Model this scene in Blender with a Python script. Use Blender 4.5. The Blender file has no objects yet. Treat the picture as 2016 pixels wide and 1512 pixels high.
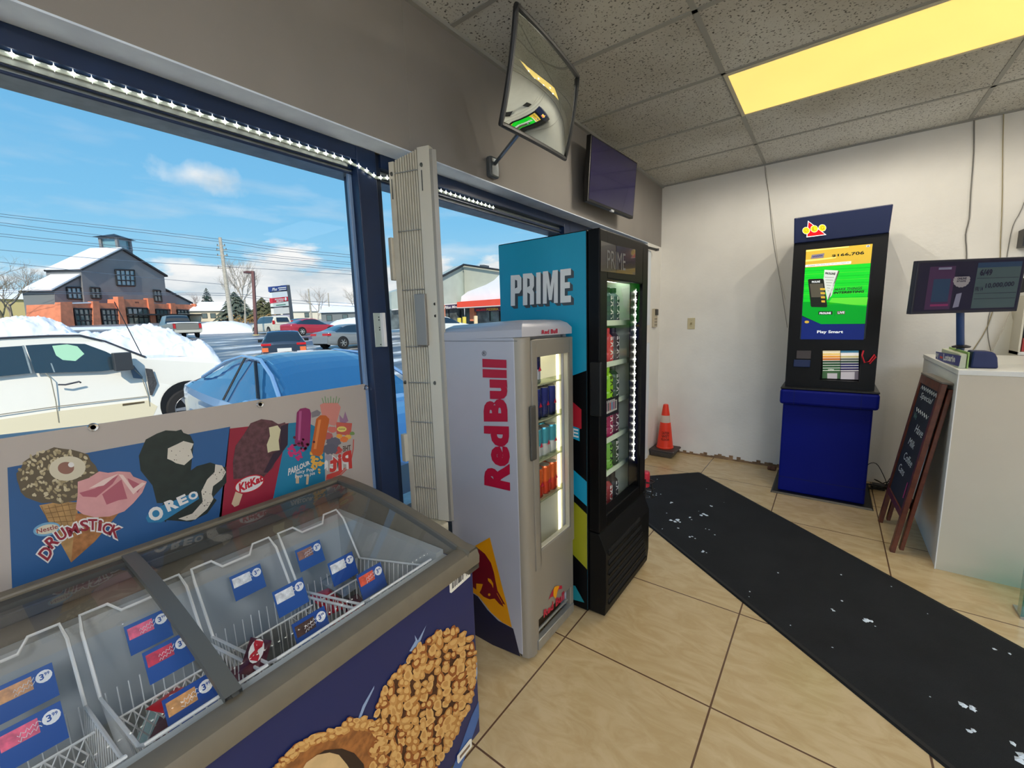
import bpy, bmesh, math, random
from mathutils import noise as mnoise
from mathutils import Vector, Matrix
from mathutils.geometry import tessellate_polygon
random.seed(7)
# ------------------------------------------------------------------ camera, world, sun, exposure
sc = bpy.context.scene
COL = sc.collection
F_PX, YAW, PITCH, ROLL, CAMH = 827.7, 0.6502954, 0.1438921, -0.0300699, 1.42
fwd = Vector((-math.sin(YAW)*math.cos(PITCH), math.cos(YAW)*math.cos(PITCH), -math.sin(PITCH)))
r0 = Vector((math.cos(YAW), math.sin(YAW), 0)); u0 = r0.cross(fwd)
RT = r0*math.cos(ROLL)+u0*math.sin(ROLL); UP = -r0*math.sin(ROLL)+u0*math.cos(ROLL)
CAM = Vector((0, 0, CAMH))
cd = bpy.data.cameras.new('camera'); cam = bpy.data.objects.new('camera', cd); COL.objects.link(cam)
cam.matrix_world = Matrix(((RT.x, UP.x, -fwd.x, CAM.x), (RT.y, UP.y, -fwd.y, CAM.y), (RT.z, UP.z, -fwd.z, CAM.z), (0, 0, 0, 1)))
cd.sensor_fit = 'HORIZONTAL'; cd.sensor_width = 36; cd.lens = F_PX/2016*36; cd.clip_start = 0.02; cd.clip_end = 600
sc.camera = cam
sc.view_settings.view_transform = 'Standard'; sc.view_settings.look = 'None'
sc.view_settings.gamma = 1; sc.view_settings.use_curve_mapping = False; sc.view_settings.exposure = 0.0

def lin(c): return c/12.92 if c <= .04045 else ((c+.055)/1.055)**2.4
def rgb(r, g, b): return (lin(r/255), lin(g/255), lin(b/255), 1)
def at(px, py, ax, v):                       # the point of plane axis=v that pixel (px,py) of the photograph looks at
    d = (px-1008)/F_PX*RT-(py-756)/F_PX*UP+fwd
    return CAM+d*((v-CAM[ax])/d[ax])
def onp(px, py, O, n):
    d = (px-1008)/F_PX*RT-(py-756)/F_PX*UP+fwd
    return CAM+d*((Vector(O)-CAM).dot(n)/d.dot(n))
def dep(px, py, D):
    return CAM+((px-1008)/F_PX*RT-(py-756)/F_PX*UP+fwd)*D

def make_world():
    w = bpy.data.worlds.new('sky'); sc.world = w; w.use_nodes = True
    nt = w.node_tree; N = nt.nodes; L = nt.links; N.clear()
    out = N.new('ShaderNodeOutputWorld'); bg = N.new('ShaderNodeBackground'); bg.inputs[1].default_value = SKY
    tc = N.new('ShaderNodeTexCoord'); sp = N.new('ShaderNodeSeparateXYZ'); L.new(tc.outputs['Generated'], sp.inputs[0])
    rp = N.new('ShaderNodeValToRGB'); L.new(sp.outputs[2], rp.inputs[0]); cr = rp.color_ramp
    cr.elements[0].position = 0.0; cr.elements[0].color = rgb(178, 222, 242)
    cr.elements[1].position = 1.0; cr.elements[1].color = rgb(70, 140, 205)
    for p, c in ((.1, (158, 214, 243)), (.22, (128, 198, 240)), (.42, (108, 180, 230)), (.6, (92, 165, 222))):
        e = cr.elements.new(p); e.color = rgb(*c)
    mp = N.new('ShaderNodeMapping'); mp.inputs['Scale'].default_value = (5, 5, 17); L.new(tc.outputs['Generated'], mp.inputs[0])
    nz = N.new('ShaderNodeTexNoise'); nz.inputs['Scale'].default_value = 1.3; nz.inputs['Detail'].default_value = 7; nz.inputs['Roughness'].default_value = .55
    L.new(mp.outputs[0], nz.inputs['Vector'])
    def math_(op, a, b=None, c=False):
        m = N.new('ShaderNodeMath'); m.operation = op; m.use_clamp = c
        for i, v in enumerate((a, b)):
            if v is None: continue
            if isinstance(v, (int, float)): m.inputs[i].default_value = v
            else: L.new(v, m.inputs[i])
        return m.outputs[0]
    def mrange(v, a, b, c, d):
        m = N.new('ShaderNodeMapRange'); L.new(v, m.inputs[0])
        for i, q in enumerate((a, b, c, d)): m.inputs[i+1].default_value = q
        return m.outputs[0]
    # cloud bank low over the horizon, thicker towards the right of the window
    az = math_('ARCTAN2', sp.outputs[1], math_('MULTIPLY', sp.outputs[0], -1.0))
    dens = mrange(az, .18, .42, -.22, .14)
    band = mrange(sp.outputs[2], .09, .19, .34, -.35)
    m1 = math_('ADD', math_('ADD', nz.outputs[0], band), dens)
    bank = mrange(m1, .55, .68, 0, 1)
    # one small cloud high in the left window
    dv = dep(392, 345, 1)-CAM; dv.normalize()
    vs = N.new('ShaderNodeVectorMath'); vs.operation = 'SUBTRACT'; L.new(tc.outputs['Generated'], vs.inputs[0]); vs.inputs[1].default_value = dv
    ln = N.new('ShaderNodeMapping'); ln.inputs['Scale'].default_value = (10, 10, 26); L.new(vs.outputs[0], ln.inputs[0])
    le = N.new('ShaderNodeVectorMath'); le.operation = 'LENGTH'; L.new(ln.outputs[0], le.inputs[0])
    nz2 = N.new('ShaderNodeTexNoise'); nz2.inputs['Scale'].default_value = 18; nz2.inputs['Detail'].default_value = 5; L.new(tc.outputs['Generated'], nz2.inputs['Vector'])
    small = mrange(math_('ADD', le.outputs[1], math_('MULTIPLY', nz2.outputs[0], 1.5)), .85, 1.5, .85, 0)
    wisp = N.new('ShaderNodeTexNoise'); wisp.inputs['Scale'].default_value = 2.4; wisp.inputs['Detail'].default_value = 6
    mp3 = N.new('ShaderNodeMapping'); mp3.inputs['Scale'].default_value = (2, 2, 9); mp3.inputs['Location'].default_value = (3, 1, 5); L.new(tc.outputs['Generated'], mp3.inputs[0]); L.new(mp3.outputs[0], wisp.inputs['Vector'])
    wf = math_('MULTIPLY', mrange(wisp.outputs[0], .52, .75, 0, .6), mrange(sp.outputs[2], .1, .45, 1, 0))
    cm = math_('MAXIMUM', math_('MAXIMUM', bank, small), wf, True)
    cc = N.new('ShaderNodeValToRGB'); L.new(nz.outputs[0], cc.inputs[0]); cc.color_ramp.elements[0].position = .35; cc.color_ramp.elements[0].color = rgb(205, 218, 226)
    cc.color_ramp.elements[1].position = .62; cc.color_ramp.elements[1].color = rgb(250, 251, 250)
    mx = N.new('ShaderNodeMix'); mx.data_type = 'RGBA'; L.new(cm, mx.inputs[0]); L.new(rp.outputs[0], mx.inputs[6]); L.new(cc.outputs[0], mx.inputs[7])
    L.new(mx.outputs[2], bg.inputs[0]); L.new(bg.outputs[0], out.inputs[0])
SKY = 1.0
make_world()
sl = bpy.data.lights.new('sun', 'SUN'); sl.energy = 3.7; sl.angle = .01; sl.color = (1, .9, .74)
sun = bpy.data.objects.new('sun', sl); COL.objects.link(sun)
sun.rotation_euler = Vector((-.58, .5, -.62)).to_track_quat('-Z', 'Y').to_euler()

# ------------------------------------------------------------------ materials
_m = {}
def M(name, c, rough=.6, metal=0, em=0, coat=0, noise=0, nscale=8, bump=0, bscale=60, alpha=1, spec=.5, c2=None):
    if name in _m: return _m[name]
    m = bpy.data.materials.new(name); m.use_nodes = True; nt = m.node_tree; b = nt.nodes['Principled BSDF']
    col = rgb(*c); b.inputs['Base Color'].default_value = col; b.inputs['Roughness'].default_value = rough
    b.inputs['Metallic'].default_value = metal; b.inputs['Coat Weight'].default_value = coat; b.inputs['Specular IOR Level'].default_value = spec
    b.inputs['Alpha'].default_value = alpha
    if em: b.inputs['Emission Color'].default_value = col; b.inputs['Emission Strength'].default_value = em
    if noise or c2:
        tc = nt.nodes.new('ShaderNodeTexCoord'); n = nt.nodes.new('ShaderNodeTexNoise'); n.inputs['Scale'].default_value = nscale; n.inputs['Detail'].default_value = 5
        nt.links.new(tc.outputs['Object'], n.inputs['Vector'])
        r = nt.nodes.new('ShaderNodeValToRGB'); nt.links.new(n.outputs[0], r.inputs[0])
        a = col if c2 else tuple([x*(1-noise) for x in col[:3]]+[1]); d = rgb(*c2) if c2 else tuple([min(1, x*(1+noise)) for x in col[:3]]+[1])
        r.color_ramp.elements[0].position = .35; r.color_ramp.elements[0].color = a; r.color_ramp.elements[1].position = .65; r.color_ramp.elements[1].color = d
        nt.links.new(r.outputs[0], b.inputs['Base Color'])
        if em: nt.links.new(r.outputs[0], b.inputs['Emission Color'])
    if bump:
        tc = nt.nodes.new('ShaderNodeTexCoord'); n = nt.nodes.new('ShaderNodeTexNoise'); n.inputs['Scale'].default_value = bscale; n.inputs['Detail'].default_value = 4
        nt.links.new(tc.outputs['Object'], n.inputs['Vector']); bp = nt.nodes.new('ShaderNodeBump'); bp.inputs['Strength'].default_value = bump; bp.inputs['Distance'].default_value = .01
        nt.links.new(n.outputs[0], bp.inputs['Height']); nt.links.new(bp.outputs[0], b.inputs['Normal'])
    _m[name] = m; return m
def glassm(name, refl=.08, tint=(255, 255, 255), rough=.0):
    if name in _m: return _m[name]
    m = bpy.data.materials.new(name); m.use_nodes = True; nt = m.node_tree; N = nt.nodes; N.clear(); L = nt.links
    o = N.new('ShaderNodeOutputMaterial'); t = N.new('ShaderNodeBsdfTransparent'); t.inputs[0].default_value = rgb(*tint)
    g = N.new('ShaderNodeBsdfGlossy'); g.inputs['Roughness'].default_value = rough
    fr = N.new('ShaderNodeFresnel'); fr.inputs[0].default_value = 1.45
    ad = N.new('ShaderNodeMath'); ad.operation = 'MULTIPLY'; ad.inputs[1].default_value = refl/.04; L.new(fr.outputs[0], ad.inputs[0]); ad.use_clamp = True
    geo = N.new('ShaderNodeNewGeometry'); fm = N.new('ShaderNodeMath'); fm.operation = 'SUBTRACT'; fm.inputs[0].default_value = 1; L.new(geo.outputs['Backfacing'], fm.inputs[1])
    mm = N.new('ShaderNodeMath'); mm.operation = 'MULTIPLY'; L.new(ad.outputs[0], mm.inputs[0]); L.new(fm.outputs[0], mm.inputs[1])
    mx = N.new('ShaderNodeMixShader'); L.new(mm.outputs[0], mx.inputs[0]); L.new(t.outputs[0], mx.inputs[1]); L.new(g.outputs[0], mx.inputs[2]); L.new(mx.outputs[0], o.inputs[0])
    _m[name] = m; return m
def nodes(m): return m.node_tree.nodes, m.node_tree.links, m.node_tree.nodes['Principled BSDF']

# ------------------------------------------------------------------ mesh helpers
_txt = {}
def text_geo(s, bold=0.0, shear=0.0):
    k = (s, bold, shear)
    if k not in _txt:
        cu = bpy.data.curves.new('t', 'FONT'); cu.body = s; cu.resolution_u = 3; cu.offset = bold; cu.shear = shear
        cu.space_character = 1+bold*1.2
        o = bpy.data.objects.new('t', cu); COL.objects.link(o); dg = bpy.context.evaluated_depsgraph_get(); me = o.evaluated_get(dg).to_mesh()
        v = [(p.co.x, p.co.y) for p in me.vertices]; f = [tuple(p.vertices) for p in me.polygons]
        o.evaluated_get(dg).to_mesh_clear(); bpy.data.objects.remove(o); bpy.data.curves.remove(cu)
        x0 = min(a for a, b in v); x1 = max(a for a, b in v); y0 = min(b for a, b in v); y1 = max(b for a, b in v)
        _txt[k] = ([((a-x0)/(x1-x0+1e-9), (b-y0)/(y1-y0+1e-9)) for a, b in v], f)
    return _txt[k]

class MB:
    def __init__(s): s.v = []; s.f = []; s.m = []; s.mats = []; s.mat = None
    def mi(s, mat):
        mat = mat or s.mat
        if mat not in s.mats: s.mats.append(mat)
        return s.mats.index(mat)
    def add(s, vs, fs, mat=None):
        b = len(s.v); i = s.mi(mat); s.v += [Vector(v) for v in vs]
        for f in fs: s.f.append([b+k for k in f]); s.m.append(i)
        return s
    def box(s, a, b, mat=None):
        x0, y0, z0 = [min(a[i], b[i]) for i in range(3)]; x1, y1, z1 = [max(a[i], b[i]) for i in range(3)]
        return s.add([(x0, y0, z0), (x1, y0, z0), (x1, y1, z0), (x0, y1, z0), (x0, y0, z1), (x1, y0, z1), (x1, y1, z1), (x0, y1, z1)],
                     [(3, 2, 1, 0), (4, 5, 6, 7), (0, 1, 5, 4), (1, 2, 6, 5), (2, 3, 7, 6), (3, 0, 4, 7)], mat)
    def hexa(s, p, mat=None):      # 8 points: bottom ring then top ring
        return s.add(p, [(3, 2, 1, 0), (4, 5, 6, 7), (0, 1, 5, 4), (1, 2, 6, 5), (2, 3, 7, 6), (3, 0, 4, 7)], mat)
    def prism(s, pts, d, mat=None):        # pts: planar 3D loop, d: offset vector
        pts = [Vector(p) for p in pts]; n = len(pts); d = Vector(d)
        tri = tessellate_polygon([pts]); vs = pts+[p+d for p in pts]
        fs = [tuple(t) for t in tri]+[tuple(n+k for k in reversed(t)) for t in tri]+[(i, (i+1) % n, n+(i+1) % n, n+i) for i in range(n)]
        return s.add(vs, fs, mat)
    def poly(s, pts, mat=None):
        pts = [Vector(p) for p in pts]
        return s.add(pts, [tuple(t) for t in tessellate_polygon([pts])], mat)
    def tube(s, pts, r, mat=None, seg=8, closed=False):
        pts = [Vector(p) for p in pts]; n = len(pts); vs = []; rr = r if isinstance(r, (list, tuple)) else [r]*n
        up = None
        for i, p in enumerate(pts):
            a = pts[i-1] if (i > 0 or closed) else p; b = pts[(i+1) % n] if (i < n-1 or closed) else p
            t = (b-a).normalized()
            if up is None: up = Vector((0, 0, 1)) if abs(t.z) < .9 else Vector((1, 0, 0))
            x = t.cross(up).normalized(); y = x.cross(t); up = y
            for k in range(seg): q = 2*math.pi*k/seg; vs.append(p+(x*math.cos(q)+y*math.sin(q))*rr[i])
        fs = []
        for i in range(n if closed else n-1):
            j = (i+1) % n
            for k in range(seg): fs.append((i*seg+k, i*seg+(k+1) % seg, j*seg+(k+1) % seg, j*seg+k))
        if not closed: fs += [tuple(range(seg))[::-1], tuple((n-1)*seg+k for k in range(seg))]
        return s.add(vs, fs, mat)
    def lathe(s, prof, C=(0, 0, 0), mat=None, seg=24, axis='z', mats=None, caps=True):     # prof: (r,h)
        C = Vector(C); vs = []
        ax = {'z': (Vector((1, 0, 0)), Vector((0, 1, 0)), Vector((0, 0, 1))), 'x': (Vector((0, 1, 0)), Vector((0, 0, 1)), Vector((1, 0, 0))), 'y': (Vector((0, 0, 1)), Vector((1, 0, 0)), Vector((0, 1, 0)))}[axis]
        for r, h in prof:
            for k in range(seg): q = 2*math.pi*k/seg; vs.append(C+ax[0]*(r*math.cos(q))+ax[1]*(r*math.sin(q))+ax[2]*h)
        n = len(prof)
        for i in range(n-1):
            s.add(vs[i*seg:(i+2)*seg], [(k, (k+1) % seg, seg+(k+1) % seg, seg+k) for k in range(seg)], mats[i] if mats else mat)
        if caps and prof[0][0] > 1e-4: s.add(vs[:seg], [tuple(range(seg))[::-1]], mats[0] if mats else mat)
        if caps and prof[-1][0] > 1e-4: s.add(vs[-seg:], [tuple(range(seg))], mats[-1] if mats else mat)
        return s
    def text(s, t, q, mat=None, bold=0, shear=0):      # q: TL,TR,BR,BL in 3D
        q = [Vector(p) for p in q]; vs, fs = text_geo(t, bold, shear)
        return s.add([(q[3]*(1-u)+q[2]*u)*(1-v)+(q[0]*(1-u)+q[1]*u)*v for u, v in vs], fs, mat)
    def grid(s, rows, mat=None, closed=False):
        n = len(rows[0]); vs = [p for r in rows for p in r]
        fs = [(i*n+j, i*n+(j+1) % n, (i+1)*n+(j+1) % n, (i+1)*n+j) for i in range(len(rows)-1) for j in range(n if closed else n-1)]
        return s.add(vs, fs, mat)
    def build(s, name, parent=None, label=None, smooth=False, bevel=0, loc=None, local=False, **kw):
        if loc is None: loc = Vector((0, 0, 0))
        root = parent
        while root is not None and root.parent is not None: root = root.parent
        if parent is None:
            if loc == Vector((0, 0, 0)) and s.v and not local:
                xs = [v.x for v in s.v]; ys = [v.y for v in s.v]; zs = [v.z for v in s.v]; loc = Vector(((min(xs)+max(xs))/2, (min(ys)+max(ys))/2, min(zs)))
            off = loc
        else: off = Vector((0, 0, 0)) if local else Vector(root.location)
        me = bpy.data.meshes.new(name); me.from_pydata([v-off for v in s.v], [], s.f)
        for m in s.mats: me.materials.append(m)
        me.polygons.foreach_set('material_index', s.m); me.validate(); me.update()
        bm = bmesh.new(); bm.from_mesh(me)
        if bevel: bmesh.ops.remove_doubles(bm, verts=bm.verts, dist=1e-5)
        if kw.get('fix', True) and not kw.get('flat'): bmesh.ops.recalc_face_normals(bm, faces=bm.faces)
        bm.to_mesh(me); bm.free()
        if smooth:
            for p in me.polygons: p.use_smooth = True
        o = bpy.data.objects.new(name, me); COL.objects.link(o)
        if parent is not None: o.parent = parent
        else: o.location = loc
        if bevel:
            b = o.modifiers.new('b', 'BEVEL'); b.width = bevel; b.segments = 2; b.limit_method = 'ANGLE'; b.angle_limit = .6
        if smooth and smooth != 2:
            try:
                me.set_sharp_from_angle(angle=.7)
            except Exception: pass
        if label: o['label'] = label
        if kw.get('cat'): o['category'] = kw['cat']
        if kw.get('group'): o['group'] = kw['group']
        if kw.get('kind'): o['kind'] = kw['kind']
        return o
def thing(name, label, cat, loc, rz=0, group=None):
    o = bpy.data.objects.new(name, None); COL.objects.link(o); o.location = Vector(loc); o.rotation_euler = (0, 0, rz); o.empty_display_size = .1
    o['label'] = label; o['category'] = cat
    if group: o['group'] = group
    return o
def tagd(o, label, cat, group=None):
    o['label'] = label; o['category'] = cat
    if group: o['group'] = group
    return o
def struct(mb, name, **k): return mb.build(name, kind='structure', **k)
def copy_tree(o, parent=None):
    c = o.copy(); COL.objects.link(c); c.parent = parent
    for ch in list(o.children): copy_tree(ch, c)
    return c
def catmull(P, k):
    out = []; n = len(P)
    for i in range(n-1):
        a = P[max(0, i-1)]; b = P[i]; c = P[i+1]; d = P[min(n-1, i+2)]
        for j in range(k):
            t = j/k; out.append(.5*((2*b)+(c-a)*t+(2*a-5*b+4*c-d)*t*t+(3*b-a-3*c+d)*t**3))
    out.append(P[-1]); return out

class Dec:                   # flat print on a plane; corner points are read off the photograph
    def __init__(s, O, n, step=.0007, tr=None): s.O = Vector(O); s.n = Vector(n).normalized(); s.mb = MB(); s.k = step; s.tr = tr
    def p(s, x, y, l=1):
        if s.tr: x, y = s.tr(x, y)
        return onp(x, y, s.O, s.n)+s.n*(s.k*l)
    def poly(s, pts, mat, l=1): s.mb.poly([s.p(x, y, l) for x, y in pts], mat)
    def text(s, t, q, mat, l=2, bold=.02, shear=0): s.mb.text(t, [s.p(x, y, l) for x, y in q], mat, bold, shear)
    def ell(s, cx, cy, rx, ry, mat, l=1, a=0, n=28, jit=0):
        c, q = math.cos(a), math.sin(a); pts = []
        for i in range(n):
            t = 2*math.pi*i/n; j = 1+random.uniform(-jit, jit); x, y = rx*math.cos(t)*j, ry*math.sin(t)*j; pts.append((cx+x*c-y*q, cy+x*q+y*c))
        s.poly(pts, mat, l)
    def ring(s, cx, cy, rx, ry, w, mat, l=1, n=28):
        for i in range(n):
            a0 = 2*math.pi*i/n; a1 = 2*math.pi*(i+1)/n
            s.poly([(cx+rx*math.cos(a0), cy+ry*math.sin(a0)), (cx+rx*math.cos(a1), cy+ry*math.sin(a1)), (cx+(rx-w)*math.cos(a1), cy+(ry-w)*math.sin(a1)), (cx+(rx-w)*math.cos(a0), cy+(ry-w)*math.sin(a0))], mat, l)
    def line(s, pts, w, mat, l=2):
        for (x0, y0), (x1, y1) in zip(pts, pts[1:]):
            d = math.hypot(x1-x0, y1-y0) or 1; nx, ny = -(y1-y0)/d*w/2, (x1-x0)/d*w/2
            s.poly([(x0+nx, y0+ny), (x1+nx, y1+ny), (x1-nx, y1-ny), (x0-nx, y0-ny)], mat, l)
    def letters(s, items, mat, l=3, bold=.03):       # (char, cx, cy, w, h, angle)
        for ch, cx, cy, w, h, a in items:
            c, q = math.cos(a), math.sin(a); s.text(ch, [(cx+x*c-y*q, cy+x*q+y*c) for x, y in ((-w/2, -h/2), (w/2, -h/2), (w/2, h/2), (-w/2, h/2))], mat, l, bold)

# ------------------------------------------------------------------ palette
WALL = M('wall_paint', (238, 236, 230), .7, noise=.035, nscale=3, bump=.15, bscale=40)
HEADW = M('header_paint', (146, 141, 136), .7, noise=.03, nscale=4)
SOFF = M('soffit_metal', (222, 234, 250), .45, noise=.08, nscale=9)
DARKF = M('dark_blue_frame', (20, 42, 76), .35, noise=.12, nscale=6)
FRAME2 = M('grey_frame_metal', (150, 160, 160), .4, metal=.3, noise=.15, nscale=20)
ALU = M('brushed_aluminium', (178, 180, 176), .38, metal=.75, noise=.06, nscale=30)
CREAM = M('cream_enamel', (196, 190, 172), .45, noise=.05, nscale=12)
BLACK = M('black_plastic', (14, 15, 17), .4); BLACKG = M('black_gloss', (10, 11, 14), .12, coat=.5)
RUB = M('black_rubber', (22, 22, 24), .75)
WHITE = M('white_plastic', (232, 232, 228), .45); WIRE = M('white_wire', (222, 222, 216), .35)
CHROME = M('chrome', (220, 222, 225), .12, metal=1)
RED = M('red', (196, 24, 40), .5); YEL = M('yellow', (240, 170, 20), .5); NAVY = M('navy', (20, 32, 84), .5)
LED = M('led_white', (255, 255, 245), .5, em=9)
GLASS = glassm('window_glass', .012)
# ================================================================== ROOM SHELL
XW, YB, ZC = -1.457, 4.52, 2.74
XR, YF = 4.2, -3.6
def floor_mat():
    m = M('floor_tiles', (214, 198, 166), .22); N, L, b = nodes(m)
    tc = N.new('ShaderNodeTexCoord'); mp = N.new('ShaderNodeMapping'); mp.inputs['Location'].default_value = (.27+.61*20, -1.5+.61*20, 0); L.new(tc.outputs['Object'], mp.inputs[0])
    br = N.new('ShaderNodeTexBrick'); br.offset = 0; br.squash = 1
    for k, v in (('Scale', 1), ('Mortar Size', .0035), ('Mortar Smooth', .1), ('Brick Width', .61), ('Row Height', .61), ('Bias', 0)): br.inputs[k].default_value = v
    L.new(mp.outputs[0], br.inputs['Vector']); br.inputs['Mortar'].default_value = rgb(96, 70, 50)
    n = N.new('ShaderNodeTexNoise'); n.inputs['Scale'].default_value = 5; n.inputs['Detail'].default_value = 8; n.inputs['Distortion'].default_value = 1.6; n.inputs['Roughness'].default_value = .6
    mp2 = N.new('ShaderNodeMapping'); mp2.inputs['Scale'].default_value = (1, 2.4, 1); mp2.inputs['Rotation'].default_value = (0, 0, .5); L.new(tc.outputs['Object'], mp2.inputs[0]); L.new(mp2.outputs[0], n.inputs['Vector'])
    r = N.new('ShaderNodeValToRGB'); L.new(n.outputs[0], r.inputs[0]); r.color_ramp.elements[0].position = .38; r.color_ramp.elements[0].color = rgb(190, 164, 118)
    r.color_ramp.elements[1].position = .62; r.color_ramp.elements[1].color = rgb(203, 179, 136)
    L.new(r.outputs[0], br.inputs['Color1']); L.new(r.outputs[0], br.inputs['Color2']); L.new(br.outputs[0], b.inputs['Base Color'])
    bp = N.new('ShaderNodeBump'); bp.inputs['Strength'].default_value = .25; bp.inputs['Distance'].default_value = .002; L.new(n.outputs[0], bp.inputs['Height']); L.new(bp.outputs[0], b.inputs['Normal'])
    return m
def ceil_mat():
    m = M('ceiling_tiles', (176, 176, 170), .85); N, L, b = nodes(m)
    tc = N.new('ShaderNodeTexCoord'); n = N.new('ShaderNodeTexNoise'); n.inputs['Scale'].default_value = 95; n.inputs['Detail'].default_value = 3; L.new(tc.outputs['Object'], n.inputs['Vector'])
    r = N.new('ShaderNodeValToRGB'); L.new(n.outputs[0], r.inputs[0]); e = r.color_ramp.elements
    e[0].position = .33; e[0].color = rgb(84, 82, 76); e[1].position = .42; e[1].color = rgb(214, 214, 208)
    n2 = N.new('ShaderNodeTexNoise'); n2.inputs['Scale'].default_value = 1.1; n2.inputs['Detail'].default_value = 4; L.new(tc.outputs['Object'], n2.inputs['Vector'])
    mx = N.new('ShaderNodeMix'); mx.data_type = 'RGBA'; mx.blend_type = 'MULTIPLY'; mx.inputs[0].default_value = .6
    r2 = N.new('ShaderNodeValToRGB'); L.new(n2.outputs[0], r2.inputs[0]); r2.color_ramp.elements[0].position = .4; r2.color_ramp.elements[0].color = rgb(205, 200, 190); r2.color_ramp.elements[1].position = .6; r2.color_ramp.elements[1].color = (1, 1, 1, 1)
    L.new(r.outputs[0], mx.inputs[6]); L.new(r2.outputs[0], mx.inputs[7]); L.new(mx.outputs[2], b.inputs['Base Color'])
    return m
struct(MB().box((XW-.35, YF, -.3), (XR, YB+.2, 0), floor_mat()), 'floor', loc=Vector((0, 0, 0)), local=True)
TX = [-.563+1.245*k for k in range(-1, 4)]; TY = [3.955-.6075*k for k in range(0, 13)]
cm = MB().box((XW-.35, YF-.2, ZC), (XR+.2, YB+.2, ZC+.15), ceil_mat()); struct(cm, 'ceiling', loc=Vector((0, 0, 0)), local=True)
tb = MB(); tb.mat = M('tbar', (160, 160, 154), .6)
for x in TX:
    if x > XW: tb.box((x-.012, YF, ZC-.004), (x+.012, YB, ZC+.01))
for y in TY: tb.box((XW, y-.012, ZC-.004), (XR, y+.012, ZC+.01))
tb.box((XW, YF, ZC-.02), (XW+.02, YB, ZC)); tb.box((XW, YB-.015, ZC-.012), (XR, YB, ZC))
struct(tb, 'trim_1')
struct(MB().box((XW-.35, YB, -.3), (XR+.2, YB+.2, ZC+.1), WALL), 'wall_back')
struct(MB().box((XR, YF-.2, -.3), (XR+.2, YB, ZC+.1), WALL), 'wall_right')
struct(MB().box((XW-.35, YF-.2, -.3), (XR, YF, .25), WALL).box((XW-.35, YF-.2, 2.3), (XR, YF, ZC+.1), WALL).box((XW-.35, YF-.2, .25), (XW+.05, YF, 2.3), WALL).box((XR-.3, YF-.2, .25), (XR, YF, 2.3), WALL), 'wall_front')
f = MB(); f.mat = DARKF
for x in (-1.40, .35, 2.05, 3.86): f.box((x, YF-.14, .25), (x+.06, YF-.06, 2.3))
f.box((-1.40, YF-.14, .25), (3.9, YF-.06, .32)).box((-1.40, YF-.14, 2.24), (3.9, YF-.06, 2.3)); w3 = struct(f, 'added_window_3'); MB().box((-1.38, YF-.104, .3), (3.88, YF-.1, 2.26), GLASS).build('pane', w3)  # unseen window, added so cool daylight fills the shop from behind
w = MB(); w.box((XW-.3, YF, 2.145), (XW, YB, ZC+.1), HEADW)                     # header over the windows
w.box((XW-.3, 4.13, -.3), (XW, YB, 2.145), WALL)
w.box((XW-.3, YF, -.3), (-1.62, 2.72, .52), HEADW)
w.box((XW-.002, 1.262, 2.15), (XW+.001, 1.265, ZC-.02), M('seam', (150, 146, 140), .8))
struct(w, 'wall_left')
so = MB().box((-1.562, YF, 2.139), (XW+.002, 4.13, 2.1445), SOFF); struct(so, 'trim_2')
# damaged strip where the baseboard is missing
bb = MB(); bb.mat = M('bare_wall_base', (140, 112, 84), .9, noise=.35, nscale=14)
for i in range(34):
    x0 = -1.42+i*.034; bb.box((x0, YB-.006, 0), (x0+.034, YB+.01, random.uniform(.012, .05)))
struct(bb, 'baseboard_back')
# window frames
DK = DARKF
def window(name, y0, y1, zb):
    f = MB(); f.mat = DK
    f.box((-1.70, y0, 2.085), (-1.56, min(y1, 1.09) if y0 < 0 else y1, 2.1385)); f.box((-1.70, y0, 2.04), (-1.60, y1, 2.085), FRAME2)
    f.box((-1.598, y0, 2.052), (-1.585, y1, 2.066), DK); f.box((-1.60, y0, 2.036), (-1.592, y1, 2.044), DK)
    f.box((-1.70, y0, zb-.05), (-1.58, y1, zb+.02), FRAME2)
    o = struct(f, name, bevel=.002)
    return o
w1 = window('window_1', YF, 1.13, .55); MB().box((-1.626, YF, .55), (-1.62, 1.07, 2.05), GLASS).build('pane', w1)
w2 = window('window_2', 1.185, 2.72, .55); MB().box((-1.626, 1.19, .55), (-1.62, 2.72, 2.05), GLASS).build('pane', w2)
po = MB(); po.mat = DK
po.box((-1.66, 1.068, 0), (-1.557, 1.158, 2.1375)); po.box((-1.617, 1.052, .5), (-1.600, 1.068, 2.05), M('mullion_light', (120, 146, 180), .35)); po.box((-1.70, 1.158, 0), (-1.575, 1.192, 2.139), M('mullion_dark', (16, 28, 48), .4))
struct(po, 'trim_3', bevel=.003)
po = MB(); po.mat = DK; po.box((-1.70, 2.72, 0), (-1.56, 2.80, 2.139)); struct(po, 'trim_4', bevel=.003)
# entrance door, mostly behind the coolers
d = MB(); d.mat = DK; d.box((-1.70, 2.80, 2.05), (-1.56, 4.13, 2.139)); d.box((-1.70, 4.09, 0), (-1.6, 4.13, 2.139)); d.box((-1.68, 2.82, 0), (-1.62, 2.92, 2.05)); d.box((-1.68, 4.0, 0), (-1.62, 4.09, 2.05)); d.box((-1.68, 2.82, 0), (-1.62, 4.09, .2)); d.box((-1.68, 2.82, 1.95), (-1.62, 4.09, 2.05))
d1 = struct(d, 'door_1'); MB().box((-1.656, 2.9, .18), (-1.65, 4.02, 1.98), GLASS).build('pane', d1)
MB().tube([(-1.60, 2.87, .85), (-1.57, 2.87, .87), (-1.57, 2.87, 1.25), (-1.60, 2.87, 1.27)], .012, ALU).build('door_handle', d1)
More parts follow.
